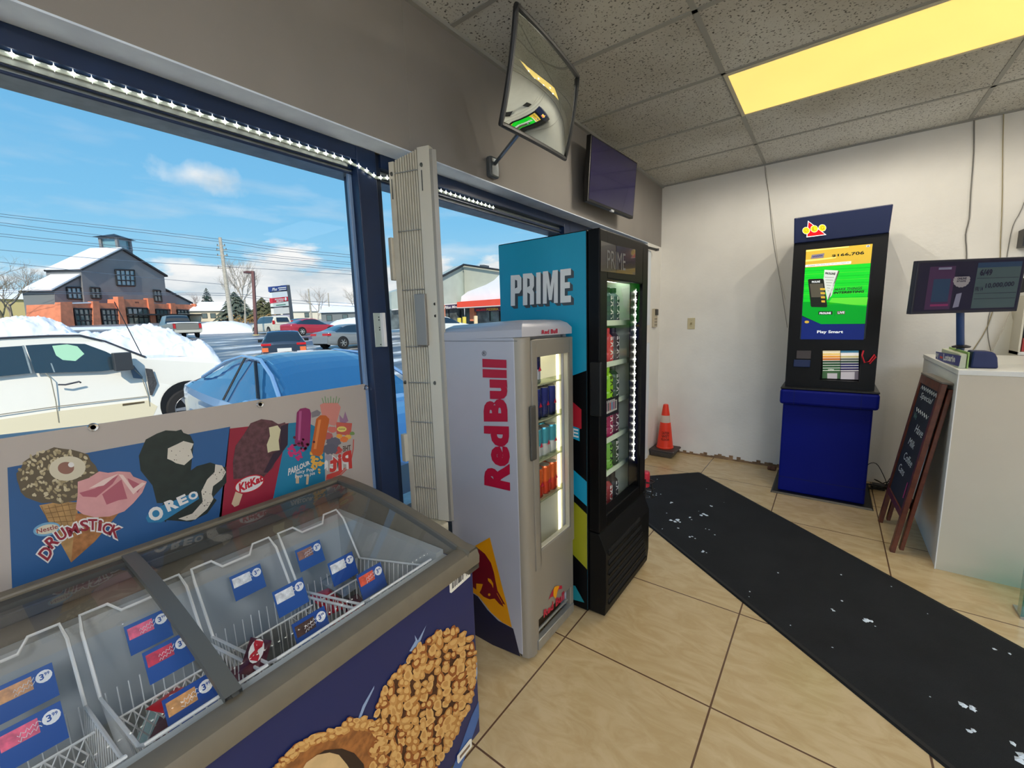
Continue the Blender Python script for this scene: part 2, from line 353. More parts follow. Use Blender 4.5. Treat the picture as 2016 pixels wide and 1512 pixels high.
# ceiling lamps: the one in view and unseen ones added to brighten the shop
def troffer(name, x0, y0, lab, em, power, grp='recessed ceiling lights', lc=(1, .92, .78)):
    x1 = x0+1.20; y1 = y0+.57
    t = thing(name, lab, 'ceiling light', ((x0+x1)/2, (y0+y1)/2, ZC-.004), group=grp)
    MB().box((x0, y0, ZC-.006), (x1, y1, ZC-.0045), em).build('diffuser', t)
    f = MB(); f.mat = M('lamp_frame', (212, 206, 180), .5)
    for a, b in (((x0-.02, y0-.02), (x1+.02, y0)), ((x0-.02, y1), (x1+.02, y1+.02)), ((x0-.02, y0), (x0, y1)), ((x1, y0), (x1+.02, y1))): f.box((a[0], a[1], ZC-.009), (b[0], b[1], ZC-.001))
    f.build('frame', t)
    if power:
        for i in range(3):
            for j in range(2):
                l = bpy.data.lights.new('lamp_light', 'SPOT'); l.spot_size = math.pi; l.spot_blend = .25; l.shadow_soft_size = 0; l.energy = power; l.color = lc
                o = bpy.data.objects.new('lamp_light', l); COL.objects.link(o); o.parent = t; o.location = (-.4+.4*i, -.14+.28*j, -.03)
    return t
LY = M('lamp_yellow', (252, 216, 118), .5, em=1.0, noise=.03, nscale=3)
_, _, _b = nodes(LY); _b.inputs['Base Color'].default_value = (0, 0, 0, 1)
troffer('ceiling_light', -.545, 2.767, 'long yellow glowing ceiling light over the entrance mat', LY, 10)
FILL = M('fill_lamp_bright', (255, 246, 230), .5, em=5)
FILL2 = M('fill_lamp_cool', (232, 240, 255), .5, em=27)
for x, y, m_, lb in ((1.945, 2.767, FILL, 'added bright fill light above the service counter'), (1.945, -.27, FILL2, 'added fill light behind the photographer on the right'), (.70, -1.486, FILL2, 'added fill light behind the photographer'), (1.945, -2.7, FILL2, 'added fill light in the far rear corner of the shop')):
    troffer('ceiling_light', x, y, lb, m_, 0)  # out-of-view lamps, added only as fill for the room
# ================================================================== OUTDOORS
HT = [(0, -.22), (4, -.26), (6.5, -.32), (10, -.56), (14, -.5), (24, -.15), (37, .8), (49, 1.02), (60, 1.5), (80, 2.3), (160, 5), (400, 8)]
def gz(x, y):
    r = math.hypot(x, y)
    for (a, za), (b, zb) in zip(HT, HT[1:]):
        if r <= b: return za+(zb-za)*(r-a)/(b-a)
    return HT[-1][1]
SNOW = M('snow', (244, 246, 250), .6, noise=.04, nscale=.8, bump=.6, bscale=2.2)
def ground():
    m = M('slushy_asphalt', (96, 104, 122), .35); N, L, b = nodes(m)
    tc = N.new('ShaderNodeTexCoord'); n = N.new('ShaderNodeTexNoise'); n.inputs['Scale'].default_value = .22; n.inputs['Detail'].default_value = 8; n.inputs['Roughness'].default_value = .65
    mp = N.new('ShaderNodeMapping'); mp.inputs['Rotation'].default_value = (0, 0, .5); mp.inputs['Scale'].default_value = (2.6, .8, 1); L.new(tc.outputs['Object'], mp.inputs[0]); L.new(mp.outputs[0], n.inputs['Vector'])
    r = N.new('ShaderNodeValToRGB'); L.new(n.outputs[0], r.inputs[0]); e = r.color_ramp.elements
    e[0].position = .44; e[0].color = rgb(72, 80, 98); e[1].position = .60; e[1].color = rgb(240, 240, 240)
    q = e.new(.5); q.color = rgb(112, 116, 126); q = e.new(.545); q.color = rgb(168, 160, 146)
    L.new(r.outputs[0], b.inputs['Base Color'])
    b_ = MB(); b_.mat = m; rows = []
    for i in range(70):
        x = -1.75-(i/69)**2.2*330
        rows.append([Vector((x, y, gz(x, y))) for y in [-120+(j/59)**1*420 for j in range(60)]])
    b_.grid(rows); o = struct(b_, 'ground_1', smooth=True, loc=Vector((0, 0, 0)), local=True)
ground()
struct(MB().box((-1.75, -60, -.5), (40, YF-.25, -.12), SNOW), 'added_ground_2')  # unseen snow, added as bright ground outside the rear window
def mound(name, lab, cx, cy, lx, ly, h, rz=0, seed=0, grp=None, mat=None, n=44, rough=.22):
    rnd = random.Random(seed); ph = [(rnd.uniform(0, 6), rnd.uniform(0, 6), rnd.uniform(.6, 1.6), rnd.uniform(.6, 1.6)) for _ in range(5)]
    b = MB(); b.mat = mat or SNOW; rows = []; c, s = math.cos(rz), math.sin(rz)
    for i in range(n*2+1):
        row = []
        for j in range(n+1):
            u = i/n-1; v = 2*j/n-1
            e = max(0, 1-abs(u)**3)*max(0, 1-abs(v)**2.2)
            nz = sum(math.sin(u*lx*a*1.1+p)*math.sin(v*ly*a2*1.3+q) for p, q, a, a2 in ph)/5
            z = h*e**.7*(1+rough*1.3*nz)
            if e > 0: z += h*e**.4*rough*.8*mnoise.fractal(Vector((u*lx*1.6+seed*9, v*ly*1.6, seed)), .8, 2.2, 5)
            x = cx+u*lx*c-v*ly*s; y = cy+u*lx*s+v*ly*c
            row.append(Vector((x, y, gz(x, y)-.06+z)))
        rows.append(row)
    b.grid(rows); return b.build(name, label=lab, cat='snowbank', group=grp, smooth=True, kind='stuff')
G = 'ploughed snowbanks'
def bank(px, D, top, half, deep, lab, tilt=0, seed=0, rough=.22):
    p = dep(px, top, D); d = p-CAM; g = gz(p.x, p.y)
    return mound('snowbank', lab, p.x, p.y, half, deep, p.z-g+.06, math.atan2(d.y, d.x)+math.pi/2+tilt, seed, rough=rough)
bank(215, 20, 650, 3.7, 2.0, 'long lumpy snowbank right behind the white pickup truck', 0, 1)
bank(40, 24, 630, 2.6, 1.8, 'tall snow heap at the left edge of the window', 0, 2)
bank(372, 16, 676, 1.1, 1.2, 'rough snow ridge ending beside the cleared parking lot', 0, 3)
bank(438, 46, 633, 3.1, 2.6, 'big rounded snow pile between silver pickup and minivan', 0, 4, .08)
bank(715, 56, 625, 4.6, 3, 'snow pile behind the silver sedan', 0, 5, .1)
bank(210, 58, 643, 14, 4, 'long flat snow field in front of the brick building', 0, 9, .05)
bank(490, 33, 669, 3.6, 1.6, 'low snow strip around the foot of the lamp post', 0, 7, .1)
# ---- generic small parts
def wheel(parent, x, y, z, r, w, side, rimc, name='wheel', ax='y'):
    b = MB(); TY_ = M('tyre', (34, 33, 33), .8, noise=.2, nscale=20)
    b.lathe([(r*.66, -w/2), (r*.93, -w/2), (r, -w*.36), (r, w*.36), (r*.93, w/2), (r*.66, w/2), (r*.64, w*.2)], (x, y, z), TY_, 28, ax, caps=False)
    o = b.build(name, parent, smooth=True, local=True)
    q = MB(); R = M('rim_'+str(rimc), rimc, .3, metal=.6); s = side*w/2
    q.lathe([(r*.68, s*.9), (r*.64, s*.98), (r*.6, s*.7), (r*.58, s*.2)], (x, y, z), R, 24, ax, caps=False)
    q.lathe([(r*.59, s*.15), (.001, s*.15)], (x, y, z), BLACK, 24, ax)
    for k in range(6):
        a = k*math.pi/3; c, d = math.cos(a), math.sin(a); t = r*.09
        v = lambda u, wd, h: ((x+c*u-d*wd, y+h, z+d*u+c*wd) if ax == 'y' else (x+h, y+c*u-d*wd, z+d*u+c*wd))
        q.hexa([v(0, -t, s*.3), v(r*.62, -t*.7, s*.3), v(r*.62, t*.7, s*.3), v(0, t, s*.3), v(0, -t, s*.75), v(r*.62, -t*.7, s*.85), v(r*.62, t*.7, s*.85), v(0, t, s*.75)], R)
    q.lathe([(r*.15, s*.3), (r*.15, s*.85), (.001, s*.9)], (x, y, z), R, 12, ax)
    q.build('rim', o, local=True)
    return o
def car(name, lab, cat, loc, head, paint, St, W, wh, glass=None, rim=(150, 150, 150), tail=None, head_l=None, roof=None, extra=None, dark_low=True):
    """St: stations front(+x) to rear: (x, zb, zbelt, ztop, halfw, roofhalfw, flag) flag 'h' hood, 'w' windscreen, 'g' cabin, 't' trunk"""
    t = thing(name, lab, cat, loc, head)
    glass = glass or M('car_glass', (36, 48, 58), .05, coat=1)
    rows = []
    for x, zb, zl, zt, hw, rw, fl in St:
        h = [(rw*.0, zt+.012), (rw*.6, zt+.006), (rw*.92, zt-.025), (rw, zt-.06 if zt > zl+.15 else zt-.02), (hw*.97, zl), (hw, zl-.12*(zl-zb)/.6), (hw*1.0, (zl+zb)/2), (hw*.985, zb+.1), (hw*.9, zb)]
        rows.append([Vector((x, -a, z)) for a, z in reversed(h)]+[Vector((x, a, z)) for a, z in h[1:]])
    K = 3; cols = [catmull([r[j] for r in rows], K) for j in range(len(rows[0]))]
    R2 = [catmull([cols[j][i] for j in range(len(cols))], 2) for i in range(len(cols[0]))]
    body = MB(); body.mat = paint; gl = {}; sg = {}; rf = MB(); rf.mat = roof or paint
    n = len(R2[0]); m = n//2
    for i in range(len(R2)-1):
        fl = St[i//K][6]
        for j in range(n-1):
            q = [R2[i][j], R2[i+1][j], R2[i+1][j+1], R2[i][j+1]]
            jj = min(j, n-2-j)       # 0..15, symmetric
            tgt = body
            if fl == 'w' and jj >= 10: tgt = gl.setdefault('windscreen' if i < len(R2)/2 else 'rear_window', MB())
            elif fl in 'gwp' and 8 <= jj < 10 and fl != 'p': tgt = sg.setdefault(j < m, MB())
            elif fl in 'gp' and jj >= 10: tgt = rf
            tgt.add(q, [(0, 1, 2, 3)], glass if tgt is not body and tgt is not rf else None)
    for R in (R2[0], R2[-1]): body.poly(R)
    body.build('body', t, smooth=True, local=True)
    for k in gl: gl[k].build(k, t, smooth=True, local=True, flat=True)
    for k in sg: sg[k].build('side_window', t, smooth=True, local=True, flat=True)
    if rf.v: rf.build('roof', t, smooth=True, local=True)
    for x, r in wh:
        for s in (-1, 1):
            wheel(t, x, s*(W-.07), r, r, .2, s, rim)
            a = MB(); a.mat = BLACK; a.lathe([(r*1.14, 0), (.001, 0.004)], (x, s*(W+.004), r*1.02), BLACK, 24, 'y'); a.build('wheel_arch', t, local=True)
    for lst, col, nm in ((tail, (200, 30, 40), 'tail_light'), (head_l, (225, 230, 235), 'headlight')):
        for a, b in (lst or []): MB().box(a, b, M(nm, col, .2)).build(nm, t, local=True, bevel=.01)
    if extra: extra(t)
    return t
def ang(v): return math.atan2(v[1], v[0])
def spot(px, py, D):
    p = dep(px, py, D); return Vector((p.x, p.y, gz(p.x, p.y)))
SEDAN = lambda L, H, W: [(L/2, .3, .62, .66, W*.78, W*.6, 'h'), (L/2-.15, .2, .72, .76, W*.93, W*.75, 'h'), (L/2-.6, .18, .8, .86, W, W*.85, 'h'), (L/2-1.25, .18, .88, .98, W, W*.84, 'w'), (L/2-1.95, .18, .9, H-.1, W, W*.68, 'g'),
    (L/2-2.4, .18, .91, H, W, W*.66, 'g'), (L/2-3.1, .18, .93, H-.03, W, W*.65, 'g'), (L/2-3.5, .18, .95, H-.14, W, W*.66, 'w'), (L/2-4.15, .2, .97, 1.06, W*.97, W*.78, 't'), (-L/2+.1, .25, .95, .99, W*.9, W*.7, 't'), (-L/2, .32, .8, .84, W*.8, W*.6, 't')]
SUV = lambda L, H, W: [(L/2, .35, .75, .82, W*.8, W*.65, 'h'), (L/2-.15, .25, .88, .95, W*.94, W*.8, 'h'), (L/2-.9, .22, .98, 1.06, W, W*.86, 'w'), (L/2-1.5, .22, 1.0, H-.1, W, W*.72, 'g'), (L/2-2.2, .22, 1.01, H, W, W*.72, 'g'),
    (-L/2+1.0, .22, 1.03, H, W, W*.71, 'p'), (-L/2+.5, .24, 1.05, H-.04, W, W*.71, 'w'), (-L/2+.12, .28, 1.05, 1.14, W*.96, W*.8, 't'), (-L/2, .35, .9, .96, W*.9, W*.75, 't')]
# ---- the white crew-cab pickup parked alongside the shop
XT = -10.8
def tr(px, py): p = at(px, py, 0, XT); return (p.y, p.z)
def truck():
    y0 = at(375, 802, 0, XT).y; zg = -.58
    t = thing('pickup_truck', 'large white pickup truck parked side-on outside the window', 'truck', (XT-1, y0-1.5, zg))
    P = M('white_truck_paint', (246, 243, 226), .3, coat=.6, noise=.02, nscale=2, c2=(236, 228, 196)); nt = P.node_tree
    P = M('truck_white', (250, 248, 238), .28, coat=.6)
    prof = [(-60, 688), (-20, 670), (0, 667), (100, 662), (159, 661), (200, 671), (250, 690), (300, 705), (370, 702), (415, 706), (438, 716), (440, 740), (437, 775), (420, 800), (300, 822), (0, 856), (-60, 866)]
    yz = [tr(*p) for p in prof]
    W = 1.98
    # lofted body: profile narrowed above the belt line
    zb = tr(200, 738)[1]
    def inset(z): return 0.0 if z < zb else .16*min(1, (z-zb)/.6)
    # body shell in horizontal-ish bands
    b = MB(); b.mat = P
    side = [Vector((XT-inset(z), y, z)) for y, z in yz]; other = [Vector((XT-W+inset(z), y, z)) for y, z in yz]
    n = len(yz); b.add(side+other, [tuple(x) for x in tessellate_polygon([side])]+[tuple(n+k for k in reversed(x)) for x in tessellate_polygon([other])]+[(i, (i+1) % n, n+(i+1) % n, n+i) for i in range(n)])
    # rear body and bed, outside the frame
    zr = yz[0][1]; b.box((XT-W, -3.9, zg+.5), (XT, yz[0][0]+.05, zb+.12))
    b.build('body', t, bevel=.03)
    e = .006
    def sp(px, py, o=e): 
        y, z = tr(px, py); return Vector((XT-inset(z)+o, y, z))
    GL = M('truck_glass', (42, 58, 68), .05, coat=1)
    for nm, pts in (('rear_door_window', [(-60, 692), (0, 684), (45, 681), (62, 735), (0, 741), (-60, 748)]), ('front_door_window', [(52, 680), (120, 676), (170, 677), (210, 692), (250, 712), (258, 720), (232, 727), (200, 731), (70, 735)])):
        g = MB(); g.poly([sp(*p) for p in pts], GL); g.build(nm, t, flat=True)
    g = MB(); g.poly([sp(x, y, .009) for x, y in [(105, 681), (135, 678), (155, 682), (168, 697), (150, 711), (125, 709), (112, 700)]], M('seen_through', (176, 226, 190), .3)); g.build('windscreen_seen_through_cab', t, flat=True)
    g = MB(); g.poly([sp(x, y, .01) for x, y in [(45, 680), (49, 680), (64, 735), (60, 735)]], FRAME2); g.poly([sp(x, y, .01) for x, y in [(100, 715), (103, 715), (109, 733), (106, 733)]], FRAME2); g.build('window_divider', t, flat=True)
    r_ = MB(); r_.mat = M('dark_trim', (60, 66, 76), .5)
    pts = [sp(x, y, .012) for x, y in [(-60, 676), (0, 665.5), (100, 661), (160, 660), (210, 672), (288, 703)]]; r_.tube(pts, .02, seg=6); r_.build('roof_trim', t)
    s = MB(); s.mat = M('panel_gap', (150, 146, 128), .6)
    for pts in ([(90, 735), (100, 745), (110, 790), (116, 832)], [(-60, 826), (0, 816), (112, 800), (290, 780)], [(265, 728), (278, 740), (292, 780), (295, 800)]):
        q = [sp(x, y, .004) for x, y in pts]; s.tube(q, .008, seg=5)
    s.build('door_seams', t)
    h = MB(); h.mat = M('dark_trim', 0); h.tube([sp(114, 757, .03), sp(128, 757, .05), sp(155, 751, .05), sp(158, 753, .03)], .016, seg=6); h.build('door_handle', t)
    mi = MB(); mi.mat = M('mirror_shell', (58, 62, 66), .4); c = sp(240, 708, .2); mi.box((c.x-.08, c.y-.15, c.z-.2), (c.x+.08, c.y+.11, c.z+.14)); 
    mi.tube([sp(262, 722, 0), c+Vector((0, .05, -.15))], .04); m_ = mi.build('side_mirror', t, bevel=.04)
    v = MB(); v.poly([sp(x, y, .01) for x, y in [(286, 725), (300, 727), (309, 755), (300, 778), (295, 778)]], M('vent_dark', (70, 70, 72), .4, noise=.5, nscale=60)); v.poly([sp(x, y, .01) for x, y in [(255, 720), (266, 722), (281, 742), (280, 746), (262, 744)]], M('blue_grey', (88, 104, 120), .4)); v.build('fender_vent', t, flat=True)
    bd = MB(); bd.mat = M('badge', (96, 84, 62), .3); bd.poly([sp(x, y, .01) for x, y in [(241, 795), (284, 790), (284, 793), (241, 799)]]); bd.build('badge', t, flat=True)
    sl_ = MB(); sl_.mat = M('road_salt', (238, 228, 196), .8); sl_.poly([sp(x, y, .003) for x, y in [(-60, 866), (-60, 836), (0, 826), (110, 810), (290, 788), (310, 800), (300, 822), (0, 856)]]); sl_.build('salt_stained_sill', t, flat=True)
    wc = at(375, 802, 0, XT); R = .42
    for yy in (wc.y, wc.y-4.05):
        a = MB(); a.lathe([(.50, 0), (.001, .003)], (XT+.004, yy, zg+.5), BLACK, 30, 'x'); a.build('wheel_arch', t)
        o = wheel(t, 1-.10+.0, yy-t.location.y, R, R, .28, 1, (170, 172, 176), ax='x'); wheel(t, 1-W+.10, yy-t.location.y, R, R, .28, -1, (170, 172, 176), ax='x')
    hl = MB(); hl.box((XT-.35, yz[9][0]+.05, yz[10][1]-.16), (XT+.01, yz[10][0]+.01, yz[10][1]+.0), M('headlight', (225, 230, 235), .2)); hl.build('headlight', t, bevel=.02)
    ae = MB(); q = sp(284, 700, -.1); ae.tube([q, q+Vector((0, -.28, 1.05))], .008, BLACK, 5); ae.build('aerial', t)
truck()
# ---- blue electric sedan nose-in to the window
def ev():
    St = [(2.35, .3, .58, .6, .62, .4, 'h'), (2.2, .2, .68, .70, .82, .6, 'h'), (1.7, .18, .8, .84, .92, .74, 'h'), (1.05, .18, .88, .93, .925, .76, 'w'), (.45, .18, .9, 1.25, .925, .66, 'w'), (.0, .18, .91, 1.40, .925, .60, 'g'), (-.5, .18, .92, 1.435, .925, .58, 'g'),
          (-1.0, .18, .94, 1.38, .925, .58, 'g'), (-1.5, .18, .97, 1.25, .92, .62, 'w'), (-1.95, .2, 1.0, 1.10, .9, .72, 't'), (-2.25, .25, .98, 1.04, .84, .66, 't'), (-2.35, .32, .8, .84, .78, .6, 't')]
    p = spot(628, 760, 5.3)
    B = M('ice_blue_paint', (150, 184, 222), .22, metal=.4, coat=.8)
    RG = M('glass_roof', (22, 60, 104), .06, coat=1)  # black glass; the reflected sky is put into its blue colour
    def ex(t):
        for s in (-1, 1):
            m = MB(); m.box((.62, s*.93, .93), (.80, s*1.10, 1.06), B); m.build('side_mirror', t, local=True, bevel=.03)
            g = MB(); g.tube([(.98, s*.86, .95), (.45, s*.72, 1.24), (-.05, s*.62, 1.39), (-.6, s*.60, 1.42), (-1.1, s*.63, 1.34), (-1.7, s*.74, 1.12)], .022, B, 6); g.build('roof_rail', t, local=True, smooth=True)
            g = MB(); g.tube([(.5, s*.90, .93), (-.1, s*.66, 1.37)], .018, M('pillar', (20, 24, 30), .4), 6); g.build('window_pillar', t, local=True); g = MB(); g.tube([(-.45, s*.915, .94), (-.5, s*.62, 1.40)], .012, M('pillar', 0), 6); g.build('window_pillar', t, local=True)
    c = car('electric_sedan', 'pale blue sedan with a glass roof parked nose toward the window', 'car', p, 0, B, St, .925, [(1.45, .33), (-1.43, .33)], glass=M('ev_glass', (38, 92, 140), .05, coat=1), rim=(120, 124, 130), roof=RG, extra=ex)
    c.rotation_euler.z = EVH
    return c
EVH = math.radians(-1)
ev()
def far_cars():
    def H(px, D, a):      # heading: a degrees to the right of the viewing direction
        d = dep(px, 650, D)-CAM; return ang(d)-math.radians(a)
    RL = M('tail_light', (200, 30, 40), .2); LP = M('plate', (226, 226, 222), .5)
    # silver pickup seen from behind
    St = [(2.9, .45, .9, 1.0, .8, .7, 'h'), (2.7, .35, 1.05, 1.12, .98, .85, 'h'), (1.6, .35, 1.1, 1.2, 1, .86, 'w'), (.95, .35, 1.15, 1.85, 1, .76, 'g'), (.3, .35, 1.15, 1.92, 1, .76, 'g'), (-.5, .35, 1.16, 1.9, 1, .76, 'w'), (-.75, .35, 1.2, 1.28, 1, .9, 't'), (-2.8, .4, 1.22, 1.25, 1, .92, 't'), (-2.9, .5, 1.2, 1.23, .98, .9, 't')]
    def ex(t):
        MB().box((-2.96, -.78, .72), (-2.9, .78, 1.2), M('tailgate', (142, 140, 132), .4, metal=.3)).build('tailgate', t, local=True)
        MB().box((-3.05, -.95, .45), (-2.9, .95, .68), M('bumper', (206, 204, 192), .3)).build('bumper', t, local=True)
        MB().box((-2.8, -.85, 1.2), (-.8, .85, 1.32), SNOW).build('snow_in_bed', t, local=True)
    car('pickup_truck', 'silver pickup truck seen from behind in front of brick building', 'truck', spot(349, 650, 37), H(349, 37, -14), M('silver_pickup', (150, 152, 146), .35, metal=.4), St, 1.0, [(1.9, .38), (-1.75, .38)], tail=[((-2.93, .8, .8), (-2.88, 1.0, 1.2)), ((-2.93, -1.0, .8), (-2.88, -.8, 1.2))], extra=ex)
    def ex2(t):
        MB().box((-2.42, -.75, .95), (-2.3, .75, 1.0), LP).build('bumper', t, local=True); MB().poly([(-2.40, -.62, 1.18), (-2.40, .62, 1.18), (-2.22, .55, 1.6), (-2.22, -.55, 1.6)], M('car_glass', 0)).build('rear_window', t, local=True, flat=True)
    St = [(2.5, .35, .85, .9, .8, .6, 'h'), (2.3, .25, .95, 1.0, .95, .8, 'h'), (1.6, .22, 1.0, 1.12, 1, .84, 'w'), (.8, .22, 1.03, 1.65, 1, .76, 'g'), (0, .22, 1.04, 1.75, 1, .76, 'g'), (-1.2, .22, 1.05, 1.75, 1, .75, 'g'), (-2.1, .24, 1.06, 1.68, 1, .74, 'p'), (-2.3, .26, 1.0, 1.1, .98, .84, 't'), (-2.4, .35, .9, .95, .95, .8, 't')]
    car('minivan', 'cream white minivan seen from behind beside the brown lamp post', 'car', spot(536, 650, 43), H(536, 46, -25), M('cream_van', (226, 222, 204), .35), St, 1.0, [(1.6, .35), (-1.4, .35)], tail=[((-2.42, .8, .95), (-2.3, 1.0, 1.3)), ((-2.42, -1.0, .95), (-2.3, -.8, 1.3))], extra=ex2)
    def ex3(t):
        MB().poly([(-2.02, -.66, 1.1), (-2.02, .66, 1.1), (-1.80, .56, 1.42), (-1.80, -.56, 1.42)], M('car_glass', 0)).build('rear_window', t, local=True, flat=True)
        MB().box((-2.16, -.28, .62), (-2.05, .28, .80), LP).build('number_plate', t, local=True)
        MB().box((-2.14, -.88, .42), (-2.04, .88, .58), M('bumper_grey', (196, 194, 186), .5)).build('bumper', t, local=True)
        for s in (-1, 1): MB().box((-2.13, s*.62, .66), (-2.03, s*.86, .84), M('orange_lamp', (236, 120, 70), .3)).build('indicator_light', t, local=True); MB().box((.75, s*.9, 1.02), (.95, s*1.12, 1.16), BLACK).build('side_mirror', t, local=True)
    car('hatchback', 'dark blue crossover seen from behind in the cleared lane', 'car', spot(562, 700, 20.5), H(562, 20.5, 0), M('dark_suv_paint', (58, 74, 92), .25, metal=.4, coat=.5), SUV(4.2, 1.55, .9), .9, [(1.3, .33), (-1.25, .33)], tail=[((-2.12, .5, .92), (-1.98, .88, 1.02)), ((-2.12, -.88, .92), (-1.98, -.5, 1.02))], extra=ex3, roof=M('suv_roof', (50, 96, 140), .2, coat=.8))
    car('sedan', 'red sedan parked behind the dark crossover', 'car', spot(612, 660, 38), H(612, 38, 55), M('red_paint', (178, 40, 62), .3, coat=.5), SEDAN(4.7, 1.45, .9), .9, [(1.4, .34), (-1.4, .34)], rim=(215, 215, 212))
    car('sedan', 'silver sedan at the right edge of the big window', 'car', spot(695, 670, 27), H(695, 27, 52), M('silver_paint', (156, 160, 160), .3, metal=.5, coat=.5), SEDAN(4.7, 1.45, .9), .9, [(1.4, .34), (-1.4, .34)], rim=(170, 170, 165), tail=[((-2.36, .3, .78), (-2.15, .86, .92)), ((-2.36, -.86, .78), (-2.15, -.3, .92))])
    car('sedan', 'black car mostly hidden behind the red sedan', 'car', spot(600, 655, 45), H(600, 45, 50), M('black_paint', (30, 34, 42), .25, coat=.5), SEDAN(4.7, 1.5, .9), .9, [(1.4, .34), (-1.4, .34)])
    car('sedan', 'pale car outside beyond the silver drinks cooler', 'car', spot(872, 634, 34), H(872, 34, 70), M('pale_paint', (222, 226, 222), .3, coat=.5), SEDAN(4.7, 1.45, .9), .9, [(1.4, .34), (-1.4, .34)])
    if 0: car('sedan', 'light grey car outside seen just left of the folding gate', 'car', spot(738, 660, 24), H(738, 24, 60), M('grey_paint2', (190, 196, 198), .3, coat=.5), SEDAN(4.7, 1.45, .9), .9, [(1.4, .34), (-1.4, .34)])
far_cars()
